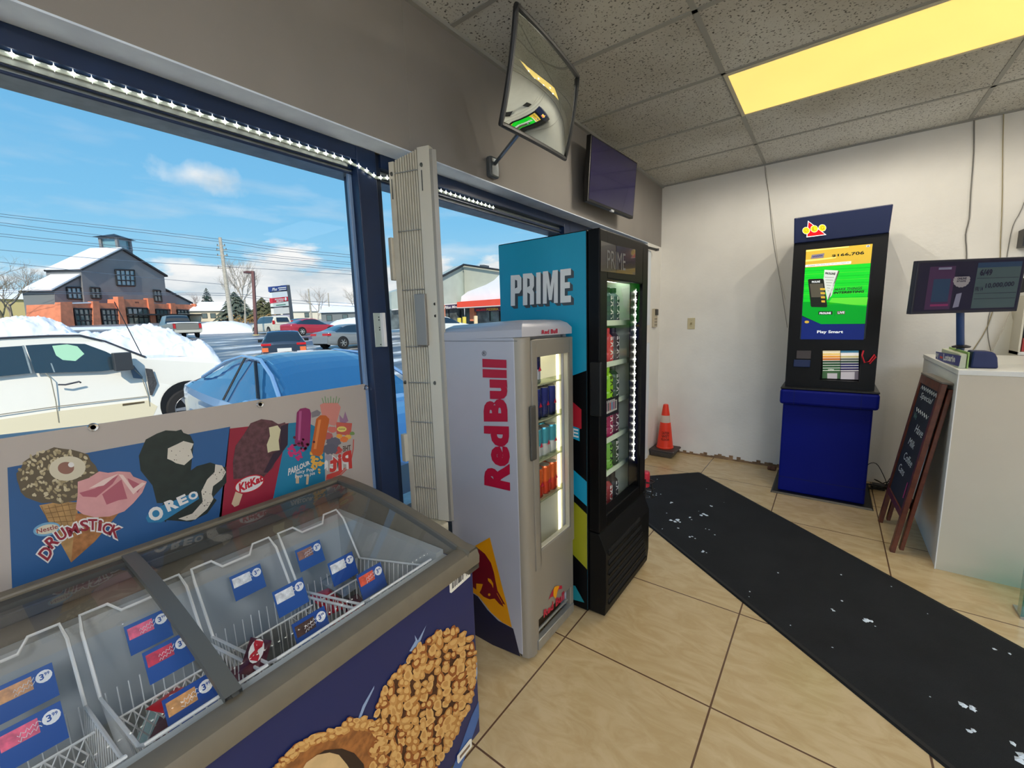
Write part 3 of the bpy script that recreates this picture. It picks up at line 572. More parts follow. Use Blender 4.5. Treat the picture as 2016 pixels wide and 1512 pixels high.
# ---- far buildings
BRICK = M('orange_brick', (226, 136, 100), .8, noise=.12, nscale=1.2)
SIDING = M('charcoal_siding', (132, 134, 136), .7, noise=.06, nscale=.4)
DFR = M('dark_window_frame', (36, 40, 44), .5); WGL = M('pale_window_glass', (120, 165, 180), .08, coat=1); WGD = M('dim_window_glass', (84, 104, 104), .08, coat=1)
def barn():
    A = dep(118, 648, 74); B = dep(392, 641, 110); ex = (B-A); ex.z = 0; ex.normalize(); nr = Vector((ex.y, -ex.x, 0))
    if nr.dot(CAM-A) < 0: nr = -nr
    zg = gz(A.x, A.y)-.5
    t = thing('barn_building', 'charcoal barn shaped shop building with orange brick front and cupola', 'building', (A.x, A.y, zg))
    def P(x, y, o=0.0): return onp(x, y, A-nr*o, nr)          # o: metres behind the brick front
    def ground(x, o=0): p = P(x, 640, o); p.z = zg; return p
    def wall(pts, mat, o, th, nm, snow=0):
        b = MB(); b.prism([P(x, y, o) for x, y in pts], -nr*th, mat); return b.build(nm, t)
    # main gable volume, 4 m behind the front
    o = 4; Lb = 6.5
    g = [P(x, y, o) for x, y in [(164, 600), (159.5, 532), (239, 492), (323, 543), (328, 600)]]; g[0].z = zg; g[-1].z = zg
    b = MB(); b.prism(g, -nr*Lb, SIDING); b.build('gable_walls', t)
    def roof(p0, p1, o_, L_, nm, over=.35, th=.3, nose=None):
        a, c = P(*p0, o_), P(*p1, o_); d = (c-a).normalized(); n = d.cross(nr).normalized(); n = n if n.z > 0 else -n
        a = a-d*over; f = nr*.5
        b = MB(); b.hexa([a+f, c+f, c-nr*L_, a-nr*L_, a+f+n*th, c+f+n*th, c-nr*L_+n*th, a-nr*L_+n*th], DFR); r = b.build(nm, t)
        b = MB(); a2, c2 = a+n*(th+.02)+f*.7, c+n*(th+.02)+f*.7; b.hexa([a2, c2, c2-nr*L_, a2-nr*L_, a2+n*.25, c2+n*.25, c2-nr*L_+n*.25, a2-nr*L_+n*.25], SNOW); b.build('roof_snow', r)
    roof((159.5, 532), (239, 492), o, Lb, 'roof'); 
    a, c = P(239, 492, o), P(323, 543, o); d = (c-a).normalized(); n = Vector((0, 0, 1)); b = MB(); f = nr*.5; c = c+d*.6; b.hexa([a+f, c+f, c-nr*Lb, a-nr*Lb, a+f+n*.4, c+f+n*.4, c-nr*Lb+n*.4, a-nr*Lb+n*.4], DFR); b.build('roof', t)
    # left lean-to
    l = [P(x, y, o+.6) for x, y in [(108, 600), (106, 572), (158, 545), (164, 600)]]; l[0].z = zg; l[-1].z = zg
    b = MB(); b.prism(l, -nr*5.5, M('grey_siding_light', (120, 126, 128), .7)); b.build('lean_to_walls', t)
    b = MB(); b.prism([P(x, y, o+.55) for x, y in [(108, 600), (106, 572), (158, 545), (164, 600)]], nr*.05, SIDING); b.build('lean_to_front', t)
    roof((103, 573), (159, 543), o+.6, 5.5, 'lean_to_roof', th=.25)
    l = [P(x, y, o+1) for x, y in [(327, 600), (323, 571), (375, 597), (374, 602)]]; b = MB(); b.prism(l, -nr*12, SIDING); b.build('lean_to_walls', t)
    a, c = P(322, 570, o+1), P(377, 598, o+1); b = MB(); b.hexa([a+f, c+f, c-nr*12, a-nr*12, a+f+n*.3, c+f+n*.3, c-nr*12+n*.3, a-nr*12+n*.3], DFR); b.build('lean_to_roof', t)
    # brick podium
    def brick(pts, th, nm, up=0): b = MB(); b.prism([P(x, y, -up) for x, y in pts], -nr*(th+up), BRICK); return b.build(nm, t)
    brick([(118, 660), (117, 599), (185, 596.5), (240, 597), (305, 598), (389, 600), (392, 652)], 5.5, 'brick_base')
    brick([(232, 650), (233.5, 589), (303, 590), (306, 650)], 2, 'entrance_brick', .15)
    for pts in ([(121, 650), (119, 595), (142, 594), (148, 648)], [(184, 646), (183, 593), (195, 593), (200, 645)], [(237, 645), (232, 584), (243, 584), (252, 645)], [(299, 645), (291, 587), (302, 587), (309, 645)], [(340, 640), (336, 597), (345, 597), (350, 640)], [(388, 638), (384, 598), (387, 598), (393, 638)]):
        brick(pts, .5, 'brick_pier', .45)
    c = MB(); c.prism([P(x, y, -.1) for x, y in [(117, 599), (117, 596.5), (182, 594.5), (182, 597)]], -nr*.8, SNOW); c.build('parapet_snow', t)
    def win(pts, nx, ny, gm, o_=0, nm='window', th=.12):
        q = [P(x, y, o_) for x, y in pts]; b = MB(); b.prism(q, nr*.08, gm); w_ = b.build('pane', t); w_.name = nm
        f_ = MB(); f_.mat = DFR
        L_ = lambda a_, b_, k: a_*(1-k)+b_*k
        for i in range(nx+1):
            k = i/nx; f_.tube([L_(q[0], q[1], k)+nr*.12, L_(q[3], q[2], k)+nr*.12], th*(1.0 if 0 < i < nx else 1.4), seg=4)
        for j in range(ny+1):
            k = j/ny; f_.tube([L_(q[0], q[3], k)+nr*.12, L_(q[1], q[2], k)+nr*.12], th*(1.0 if 0 < j < ny else 1.4), seg=4)
        f_.build('window_grille', w_)
    win([(226, 531), (263, 532), (265, 563), (230, 562)], 4, 3, WGL, o-.05)
    win([(130, 566), (157, 566), (161, 589), (133, 588)], 3, 2, WGL, o+.5)
    win([(177, 566), (195, 567), (198, 588), (180, 587)], 2, 2, WGD, o-.05); win([(301, 571), (315, 572), (318, 594), (304, 593)], 2, 2, WGD, o-.05)
    for q in ([(144, 608), (182, 608), (187, 643), (150, 643)], [(198, 609), (233, 609), (238, 642), (203, 642)], [(306, 609), (335, 610), (339, 640), (310, 640)], [(348, 610), (375, 611), (379, 640), (352, 640)]): win(q, 4, 3, WGD, -.08)
    win([(249, 606), (289, 607), (294, 643), (254, 642)], 4, 2, WGD, -.25, 'entrance_door')
    cn = MB(); q = P(248, 621, -.3); r = P(397, 621, -.3); cn.hexa([q, r, r+nr*2, q+nr*2, q+Vector((0, 0, .3)), r+Vector((0, 0, .3)), r+nr*2+Vector((0, 0, .3)), q+nr*2+Vector((0, 0, .3))], DFR); cn.build('canopy', t)
    D_ = Dec(P(250, 600, -.5), nr, .02); D_.line([(349+k*1.5, 618.5+(1.3 if k % 2 else -1.3)+k*.03) for k in range(24)], 1.2, M('sign_white', (240, 240, 236), .5), 12); D_.mb.build('sign_lettering', t, flat=True)
    D_ = Dec(P(250, 600, -.16), nr, .02); D_.text('376', [(265, 594), (273, 594), (273, 597), (265, 597)], DFR, 3, .03); D_.mb.build('house_number', t, flat=True)
    dr = MB(); 
    # side doors in the brick left flank
    # cupola
    c0 = P(231, 500, o+3); w2 = 1.9; b = MB()
    zt = P(231, 471, o+3).z; zb_ = P(231, 503, o+3).z
    def bx(h0, h1, w, mat, B_): B_.hexa([c0+ex*a*w+nr*e_*w+Vector((0, 0, h-c0.z)) for h in (h0, h1) for a, e_ in ((-1, 1), (1, 1), (1, -1), (-1, -1))], mat)
    bx(zb_, zb_+1.3, w2, SIDING, b); bx(zt-.3, zt, w2, SIDING, b)
    for a, e_ in ((-1, 1), (1, 1), (1, -1), (-1, -1)):
        q = c0+ex*a*(w2-.2)+nr*e_*(w2-.2); b.hexa([q+ex*x*.25+nr*y*.25+Vector((0, 0, h-c0.z)) for h in (zb_+1.2, zt) for x, y in ((-1, 1), (1, 1), (1, -1), (-1, -1))], SIDING)
    bx(zb_+1.2, zt-.2, w2*.8, WGL, b); cu = b.build('cupola', t)
    b = MB(); w3 = w2*1.35; tp = P(231, 462, o+3).z
    b.add([c0+ex*a*w3+nr*e_*w3+Vector((0, 0, zt-c0.z)) for a, e_ in ((-1, 1), (1, 1), (1, -1), (-1, -1))]+[c0+Vector((0, 0, tp-c0.z))], [(0, 1, 4), (1, 2, 4), (2, 3, 4), (3, 0, 4), (3, 2, 1, 0)], DFR); b.build('cupola_roof', cu)
barn()
def house(name, lab, cat, px, base, D, w, d, h, rh, wallc, wins=((.25, .5), (.7, .5)), turn=0, hip=False, snowroof=True):
    p = dep(px, base, D); v = (p-CAM); v.z = 0; v.normalize(); a = math.atan2(v.y, v.x)-math.pi/2+turn; g = gz(p.x, p.y)-.5
    t = thing(name, lab, cat, (p.x, p.y, g), a); h += p.z-g-.0 if p.z > g else 0
    MB().box((-w/2, 0, 0), (w/2, d, h), M('wall_%d%d%d' % wallc, wallc, .8)).build('walls', t, local=True)
    k = w*.3 if hip else 0
    b = MB(); o = .5; b.mat = SNOW if snowroof else M('shingle', (70, 62, 60), .9)
    b.add([(-w/2-o, -o, h), (w/2+o, -o, h), (w/2+o, d+o, h), (-w/2-o, d+o, h), (-w/2-o+k, d/2, h+rh), (w/2+o-k, d/2, h+rh)], [(0, 1, 5, 4), (1, 2, 5), (2, 3, 4, 5), (3, 0, 4), (3, 2, 1, 0)])
    b.build('roof', t, local=True)
    for u, z in wins:
        x = -w/2+u*w; f = MB().box((x-.6, -.06, h*z-.6), (x+.6, .02, h*z+.7), DFR).build('window', t, local=True); MB().box((x-.5, -.09, h*z-.5), (x+.5, -.05, h*z+.6), WGD).build('pane', f, local=True)
    return t
house('house', 'pale house with a snowy hip roof right of the brick building', 'house', 432, 632, 110, 15, 9, 2.6, 2.6, (226, 216, 190), ((.3, .6), (.42, .6), (.85, .6)), hip=True)
house('house', 'yellow sided house behind bare branches at far left', 'house', 22, 650, 95, 22, 10, 6, 2.5, (216, 202, 142), ((.2, .6), (.7, .6)), turn=.2)
house('house', 'cream house with gable behind the tall sign', 'house', 606, 640, 120, 18, 9, 2.8, 2.2, (224, 220, 204), ((.2, .6), (.5, .6), (.8, .6)))
house('house', 'snow roofed bungalow seen beside the thin utility pole', 'house', 655, 640, 150, 22, 9, 4, 2.2, (216, 212, 200), ((.3, .6), (.7, .6)), hip=True)
house('pavilion', 'long low pavilion with white posts beyond the silver sedan', 'building', 712, 640, 95, 17, 9, 2.4, 1.5, (118, 126, 128), ((.1, .5), (.3, .5), (.5, .5), (.7, .5), (.9, .5)), turn=-.2)
def conifer(lab, px, base, D, h, r, col, seed, kind='evergreen'):
    rnd = random.Random(seed); p = dep(px, base, D); t = thing('conifer_tree', lab, 'tree', (p.x, p.y, p.z-1))
    MB().tube([(0, 0, 0), (0, 0, h)], [r*.09, .05], M('bark', (104, 90, 78), .9), 7).build('trunk', t, local=True)
    b = MB(); b.mat = M('needles_%d' % col[0], col, .9, noise=.35, nscale=2)
    for i in range(420):
        k = rnd.random()**.8; z = h*(.12+.88*k); rr = r*(1-k)**.75*rnd.uniform(.45, 1); a = rnd.uniform(0, 6.3); s = r*.28*(1.15-k)
        c = Vector((rr*math.cos(a), rr*math.sin(a), z)); u = Vector((math.cos(a), math.sin(a), -.45))*s*1.4; v = Vector((-math.sin(a), math.cos(a), rnd.uniform(-.3, .3)))*s*.7
        b.add([c-v, c+u, c+v, c+Vector((0, 0, s*.6))], [(0, 1, 3), (1, 2, 3), (0, 2, 1)])
    b.build('foliage', t, local=True, flat=True)
def bare(lab, px, base, D, h, spread, seed, n=5, col=(150, 138, 124), name='bare_tree', cat='tree', lean=0):
    rnd = random.Random(seed); p = dep(px, base, D); b = MB(); b.mat = M('bare_bark_%d' % col[0], col, .9)
    def br(q, d, L, r, k):
        pts = [q]; 
        for i in range(3): d = (d+Vector((rnd.uniform(-.25, .25), rnd.uniform(-.25, .25), rnd.uniform(-.08, .2)))).normalized(); pts.append(pts[-1]+d*L/3)
        b.tube(pts, [r, r*.85, r*.7, r*.5], seg=4)
        if k > 0:
            for i in range(rnd.randint(2, 3)+(k > 2)):
                e = (d+Vector((rnd.uniform(-1, 1), rnd.uniform(-1, 1), rnd.uniform(-.35, .6)))*spread).normalized(); br(pts[rnd.choice((2, 3, 3))], e, L*rnd.uniform(.6, .85), r*.55, k-1)
    br(Vector((p.x, p.y, p.z-1)), Vector((lean*RT.x, lean*RT.y, 1)).normalized(), h*.33, h*.022, n)
    return b.build(name, label=lab, cat=cat)
conifer('dark spruce right of the utility pole', 468, 640, 110, 9.5, 4.6, (86, 96, 84), 1)
conifer('small pointed spruce left of the utility pole', 414, 632, 130, 11, 2.6, (62, 80, 74), 2)
conifer('dark shrubby conifer between lamp post and tall sign', 520, 632, 100, 6.5, 3.4, (92, 92, 62), 3)
conifer('dark conifer just left of the tall sign', 533, 632, 100, 5.5, 2.6, (80, 84, 58), 4)
bare('bare grey tree above the yellow house at far left', 25, 640, 85, 15, .85, 11, 6)
bare('leaning bare tree in front of the yellow house', 5, 650, 60, 9, .95, 12, 5, (120, 112, 86), lean=.25)
bare('bare tree beside the charcoal building end wall', 62, 632, 120, 15, .8, 13, 6)
bare('leafless tree behind the dark spruce', 478, 632, 115, 17, .6, 14, 6, (176, 168, 156))
bare('faint bare tree over the white pavilion', 700, 628, 130, 11, .8, 15, 5, (190, 182, 170))
bare('faint bare tree behind the hip roofed house', 395, 620, 150, 9, .8, 16, 5, (170, 150, 140))
bare('bare tree in front of the snow roofed bungalow', 625, 632, 110, 10, .8, 17, 5, (180, 170, 160))
for i, (px, w_) in enumerate(((480, 6), (505, 7), (528, 6), (548, 4))):
    p = dep(px, 648, 85); rnd = random.Random(i); b = MB(); b.mat = M('rust_hedge', (176, 138, 84), .9, noise=.3, nscale=1.2)
    for k in range(260):
        c = p+Vector((rnd.gauss(0, w_*.28), rnd.gauss(0, w_*.28), rnd.uniform(-.5, 2.9-abs(rnd.gauss(0, .5))))); s = rnd.uniform(.25, .5); d = Vector((rnd.uniform(-1, 1), rnd.uniform(-1, 1), rnd.uniform(-1, 1)))*s; e = Vector((rnd.uniform(-1, 1), rnd.uniform(-1, 1), rnd.uniform(-1, 1)))*s
        b.add([c, c+d, c+e], [(0, 1, 2)])
    b.build('hedge', label='rusty brown hedge clump, '+('nearest the utility pole', 'second from the utility pole', 'under the dark shrubby conifer', 'beside the tall sign')[i], cat='hedge', group='rust coloured hedge clumps', flat=True)
# ---- poles, wires, signs
WOOD = M('weathered_pole', (176, 170, 156), .85, noise=.15, nscale=3)
def upole(lab, top, bot, D, r, arms=()):
    a = dep(*bot, D); b_ = dep(*top, D); g = gz(a.x, a.y)
    t = thing('utility_pole', lab, 'pole', (a.x, a.y, g)); MB().tube([(a.x, a.y, g-.2), b_], [r*1.25, r*.8], WOOD, 10).build('pole', t)
    for y, w in arms:
        k = (y-top[1])/(bot[1]-top[1]); c = b_.lerp(a, k); MB().box((c.x-.1, c.y-.1, c.z-.08), (c.x+.1, c.y+.1, c.z+.08), WOOD).tube([c-RT*w, c+RT*w], .07, WOOD, 6).build('crossarm', t)
        for s in (-1, 0, 1): MB().lathe([(.05, 0), (.09, .08), (.05, .16), (.08, .24), (.03, .3)], c+RT*(w*.85*s), M('insulator', (90, 90, 92), .4), 8).build('insulator', t)
upole('tall weathered utility pole carrying many wires', (433, 468), (456, 635), 70, .30, ((484, .7), (492, .9), (503, .9), (528, 1.1)))
upole('thin utility pole right of the tall sign', (607, 569), (614, 632), 100, .2, ())
upole('distant thin pole above the pavilion', (646, 577), (648, 612), 120, .16, ())
upole('short pale post between hedge clumps', (482, 590), (484, 650), 75, .14, ())
def wire(pts, D0, D1, r, lab):
    n = len(pts); q = [dep(x, y, D0+(D1-D0)*i/(n-1)) for i, (x, y) in enumerate(pts)]; q = catmull(q, 5)
    MB().tube(q, r, M('power_line', (92, 108, 126), .6), 4).build('power_line', label=lab, cat='wire', group='overhead power lines')
for i, (pts, nm) in enumerate(((((-150, 400), (0, 421), (230, 447), (433, 471), (560, 489), (760, 508)), 'topmost overhead wire above the charcoal barn roof'),
        (((-150, 408), (0, 426), (230, 452), (433, 476), (560, 494), (760, 513)), 'overhead wire just below the topmost one'),
        (((-150, 416), (0, 438), (230, 467), (433, 490), (560, 505), (760, 523)), 'upper wire of the pair crossing the cupola roof'),
        (((-150, 420), (0, 443), (230, 472), (433, 494), (560, 509), (760, 527)), 'lower wire of the pair crossing the cupola roof'),
        (((-150, 440), (0, 460), (230, 484), (433, 503), (560, 517), (760, 535)), 'upper wire of the pair crossing the cupola base'),
        (((-150, 445), (0, 465), (230, 489), (433, 508), (560, 521), (760, 540)), 'lower wire of the pair crossing the cupola base'),
        (((-150, 475), (0, 492), (230, 512), (440, 525), (560, 532), (760, 545)), 'single wire crossing the barn gable below the ridge'),
        (((-150, 500), (0, 516), (230, 541), (440, 560)), 'wire crossing the barn gable above its big window'),
        (((-150, 573), (0, 572), (230, 577), (450, 578), (560, 590), (760, 601)), 'low dark cable running above the brick front'),
        (((-150, 578), (0, 576), (230, 580), (450, 582), (560, 595), (760, 607)), 'lowest dark cable just under its twin'))):
    wire(pts, 60, 78, .035, nm)
def lamp():
    p = spot(503, 660, 40); tp = dep(498, 534, 40); BR = M('brown_pole', (112, 74, 72), .6)
    t = thing('lamp_post', 'brown square lamp post with a single head beside the minivan', 'lamp post', p)
    b = dep(505, 668, 40); MB().tube([b, tp], .16, BR, 4).build('pole', t); MB().tube([tp+Vector((0, 0, -.1)), dep(489, 535, 40)], .07, BR, 5).build('lamp_arm', t)
    c = dep(490, 536, 40); MB().box((c.x-.35, c.y-.35, c.z-.1), (c.x+.35, c.y+.35, c.z+.08), BR).build('lamp_head', t)
    MB().lathe([(.32, 0), (.32, .9), (.2, .95)], (b.x, b.y, b.z-.5), M('pole_base', (206, 190, 130), .8), 12).build('concrete_base', t)
lamp()
def pylon():
    A = dep(535, 563, 55); B = dep(569, 561, 57.5); ex = B-A; ex.z = 0; ex.normalize(); nr = Vector((ex.y, -ex.x, 0)); nr = nr if nr.dot(CAM-A) > 0 else -nr
    g = spot(590, 660, 56); t = thing('pylon_sign', 'tall roadside pylon sign with blue, red and white panels', 'sign', g)
    P = lambda x, y, o=0: onp(x, y, A+nr*o, nr)
    b = MB(); pts = [P(565, 561, .05), P(570.5, 561, .05), P(580, 640, .05), P(573, 642, .05)]; b.prism(pts, -nr*1.2, M('pylon_grey', (82, 88, 94), .6)); b.build('sign_post', t)
    cols = [((533, 564.5), (564, 561.5), (565, 571), (534, 574.5), (46, 72, 140)), ((535, 576), (565, 573), (567, 584), (536, 586), (234, 238, 238)), ((536, 587), (567, 584), (568, 592), (537, 597), (214, 44, 66)), ((537.5, 598), (568, 593), (569, 602), (538, 604), (228, 236, 226)), ((538.5, 607), (569, 604.5), (571, 617), (539.5, 619), (236, 232, 222)), ((540, 621), (571, 619), (572, 628), (541, 629), (206, 196, 206)), ((541, 631), (572, 630), (574, 638), (542, 638), (240, 236, 232))]
    for *q, c in cols:
        MB().prism([P(*x) for x in q], -nr*.5, M('sp%d%d%d' % c, c, .5)).build('sign_panel', t)
    W_ = M('sign_white', (240, 240, 236), .5); D_ = Dec(P(550, 590, .02), nr, .01)
    D_.text('Pho', [(535, 567), (545, 566), (545, 572), (535, 573)], W_, 3, .03, .3); D_.poly([(547, 566.3), (563, 564.8), (563, 566.6), (547, 568.1)], W_, 3); D_.poly([(549, 569.8), (563, 568.4), (563, 570), (549, 571.4)], W_, 3)
    D_.text('PIZZERIA', [(541, 588.5), (559, 587), (559, 590), (541, 591.5)], W_, 3, .03); D_.text('MILANO', [(544, 592), (558, 591), (558, 593.5), (544, 594.5)], W_, 3, .03)
    D_.ell(562, 588.5, 2, 3.4, W_, 3); D_.poly([(543, 600.3), (562, 598.3), (562, 599.8), (543, 601.8)], M('green_text', (90, 150, 120), .6), 3)
    D_.mb.build('sign_lettering', t, flat=True)
    tr_ = MB(); tr_.prism([P(x, y) for x, y in [(535, 574.5), (565, 571.5), (565, 573), (535, 576)]], -nr*.4, DFR); tr_.prism([P(x, y) for x, y in [(538, 604.5), (569, 602), (569, 604), (538, 606.5)]], -nr*.4, DFR); tr_.build('sign_crossbars', t)
pylon()
def plaza():
    # grey sided gable building with awning and shop fronts, seen through the right window
    A = dep(913.5, 640, 46); v = A-CAM; v.z = 0; v.normalize()
    nL = -v; nL = Matrix.Rotation(.75, 3, 'Z') @ (-v); nR = Matrix.Rotation(-.62, 3, 'Z') @ (-v)
    g = gz(A.x, A.y)-1
    t = thing('strip_mall', 'grey corrugated strip mall with snow covered roof and red awning', 'building', (A.x, A.y, g))
    L = lambda x, y, o=0: onp(x, y, A+nL*o, nL); R_ = lambda x, y, o=0: onp(x, y, A+nR*o, nR)
    CG = M('corrugated_grey', (176, 186, 178), .6, noise=.06, nscale=1)
    _q = (1613/160); c = lambda x, y: (840+x/_q, 500+y/_q)
    b = MB(); q = [L(*c(-700, 900)), L(*c(-700, 760)), L(*c(235, 480)), L(*c(600, 290)), L(*c(735, 215)), L(*c(760, 965)), L(*c(700, 1000)), L(*c(-700, 1100))]; b.prism(q, -nL*1.5, CG); b.build('gable_wall', t)
    b = MB(); q = [R_(*c(735, 215)), R_(*c(1060, 260)), R_(*c(1500, 325)), R_(*c(2400, 470)), R_(*c(2400, 1000)), R_(*c(757, 965))]; b.prism(q, -nR*1.5, M('corrugated_beige', (186, 188, 172), .6, noise=.05, nscale=1)); b.build('side_wall', t)
    b = MB(); a_, b__ = L(*c(235, 480), .3), L(*c(735, 212), .3); b.tube([a_, L(*c(600, 288), .3), b__], .12, DFR, 5); b.tube([R_(*c(735, 212), .3), R_(*c(1500, 325), .3), R_(*c(2400, 470), .3)], .1, DFR, 5); b.build('roof_edge', t)
    b = MB(); b.prism([R_(*c(1050, 255), -1), R_(*c(1055, 215), -1), R_(*c(1140, 215), -1), R_(*c(1140, 262), -1)], -nR*1, M('pylon_grey', 0)); b.build('roof_vent', t)
    b = MB(); q = [R_(*c(x, y), .1) for x, y in [(765, 950), (775, 850), (900, 755), (1260, 620), (1420, 530), (1520, 430), (2400, 300), (2400, 860), (1525, 895)]]
    b.prism(q, nR*.8, SNOW); b.build('awning_snow', t)
    b = MB(); b.prism([R_(*c(x, y), .1) for x, y in [(755, 960), (1525, 905), (2400, 850), (2400, 960), (1530, 1025), (757, 1065)]], nR*1.4, M('red_fascia', (240, 84, 62), .6)); b.build('red_fascia', t)
    b = MB(); b.prism([R_(*c(x, y), .1) for x, y in [(757, 1068), (1530, 1028), (2400, 965), (2400, 985), (1530, 1042), (757, 1082)]], nR*1.45, WHITE); b.prism([L(*c(x, y), .1) for x, y in [(-700, 1100), (240, 1005), (735, 965), (735, 985), (240, 1022), (-700, 1120)]], nL*.3, WHITE); b.build('eave_trim', t)
    b = MB(); b.prism([R_(*c(x, y), 0) for x, y in [(757, 1080), (1530, 1040), (2400, 980), (2400, 1500), (757, 1400)]], -nR*1, M('shop_glass_dim', (96, 106, 108), .2, noise=.5, nscale=1.1)); b.prism([L(*c(x, y), 0) for x, y in [(-700, 1100), (740, 985), (757, 1400), (-700, 1500)]], -nL*1, M('shop_glass_dim', 0)); b.build('shop_front_glass', t)
    b = MB()
    for x0, x1 in ((890, 975), (1530, 1600)): b.prism([R_(*c(x, y), .05) for x, y in [(x0, 1075), (x1, 1070), (x1+25, 1330), (x0+10, 1330)]], nR*.4, BRICK)
    b.prism([L(*c(x, y), .05) for x, y in [(235, 1010), (315, 1020), (325, 1330), (250, 1330)]], nL*.4, BRICK); b.build('brick_columns', t)
    b = MB(); b.prism([L(*c(x, y), .1) for x, y in [(310, 1020), (745, 985), (745, 1070), (310, 1105)]], nL*.3, M('sign_navy', (66, 62, 92), .5)); b.prism([R_(*c(x, y), .1) for x, y in [(985, 1075), (1540, 1045), (1540, 1130), (985, 1145)]], nR*.3, M('sign_plum', (92, 62, 92), .5)); b.build('sign_board', t)
    tc = lambda q: [c(*x) for x in q]
    D_ = Dec(L(*c(500, 1050), .45), nL, .01); D_.text('Pilos Moderne', tc([(345, 1040), (735, 1005), (735, 1060), (345, 1095)]), M('sign_white', 0), 2, .02, .35); D_.mb.build('sign_lettering', t, flat=True)
    D_ = Dec(R_(*c(1200, 1100), .45), nR, .01); D_.text('MILANO', tc([(990, 1095), (1180, 1082), (1180, 1125), (990, 1135)]), M('sign_red', (240, 70, 60), .5), 2, .04); D_.text('PIZZERIA', tc([(1190, 1080), (1430, 1068), (1430, 1115), (1190, 1124)]), M('sign_yellow', (246, 190, 70), .5), 2, .04); D_.mb.build('sign_lettering', t, flat=True)
    b = MB()
    for x in (430, 660, 775): b.prism([L(*c(xx, y), .02) for xx, y in [(x, 1110), (x+14, 1110), (x+20, 1330), (x+6, 1330)]], nL*.1, DFR)
    for x in (1250, 1440): b.prism([R_(*c(xx, y), .02) for xx, y in [(x, 1130), (x+14, 1130), (x+18, 1330), (x+4, 1330)]], nR*.1, DFR)
    b.build('window_mullions', t)
plaza()
for px, y0, y1, c, lab in ((904, 626, 634, (232, 210, 90), 'yellow bollard left before the strip mall'), (914, 624, 634, (232, 210, 90), 'yellow bollard nearer the brick column'), (936.5, 622, 634, (240, 214, 170), 'pale sandwich sign by the brick column')):
    a = dep(px, y1+3, 38); b_ = dep(px, y0, 38); MB().tube([(a.x, a.y, gz(a.x, a.y)-.1), b_], .18, M('bol%d' % c[2], c, .6), 8).build('bollard', label=lab, cat='bollard')
# ================================================================== INSIDE: WINDOW WALL
# string of LED lights along the window head
def led_string():
    t = thing('led_light_string', 'string of white star bright LED lights taped along the window head', 'string lights', (-1.57, 0, 2.05))
    path = [(-1.572, y, 2.075) for y in (-1.0, -.5, 0, .5, .9, 1.03)]+[(-1.553, 1.09, 2.055), (-1.55, 1.15, 2.035), (-1.55, 1.2, 2.045), (-1.565, 1.35, 2.07), (-1.572, 1.6, 2.07), (-1.572, 1.95, 2.068)]
    P = [Vector(p) for p in path]; MB().tube([p+Vector((-.004, 0, .0)) for p in P], .006, M('clear_tube', (180, 190, 180), .3), 6).build('cord', t)
    MB().box((-1.585, -1.0, 2.056), (-1.580, 1.04, 2.084), M('tape_strip', (150, 158, 152), .35, noise=.2, nscale=30)).build('backing_strip', t)
    L = 0; nxt = 0; k = 0
    for a, b in zip(P, P[1:]):
        d = (b-a).length
        while nxt <= L+d and k < 99:
            c = a.lerp(b, (nxt-L)/d); e = .0045
            m = MB(); m.lathe([(.0001, -e), (e, -e*.3), (e, e*.3), (.0001, e)], c+Vector((.006, 0, 0)), LED, 6); m.add([c+Vector((.006, 0, 0))+Vector(v) for v in ((0, -.011, 0), (0, 0, .0016), (0, .011, 0), (0, 0, -.0016), (0, 0, .011), (0, .0016, 0), (0, 0, -.011), (0, -.0016, 0))], [(0, 1, 2, 3), (4, 5, 6, 7)], LED)  # small bulb plus crossed glowing blades shaped as its lens glare
            m.build('bulb_with_glare', t, flat=True); nxt += .0335; k += 1
        L += d
led_string()
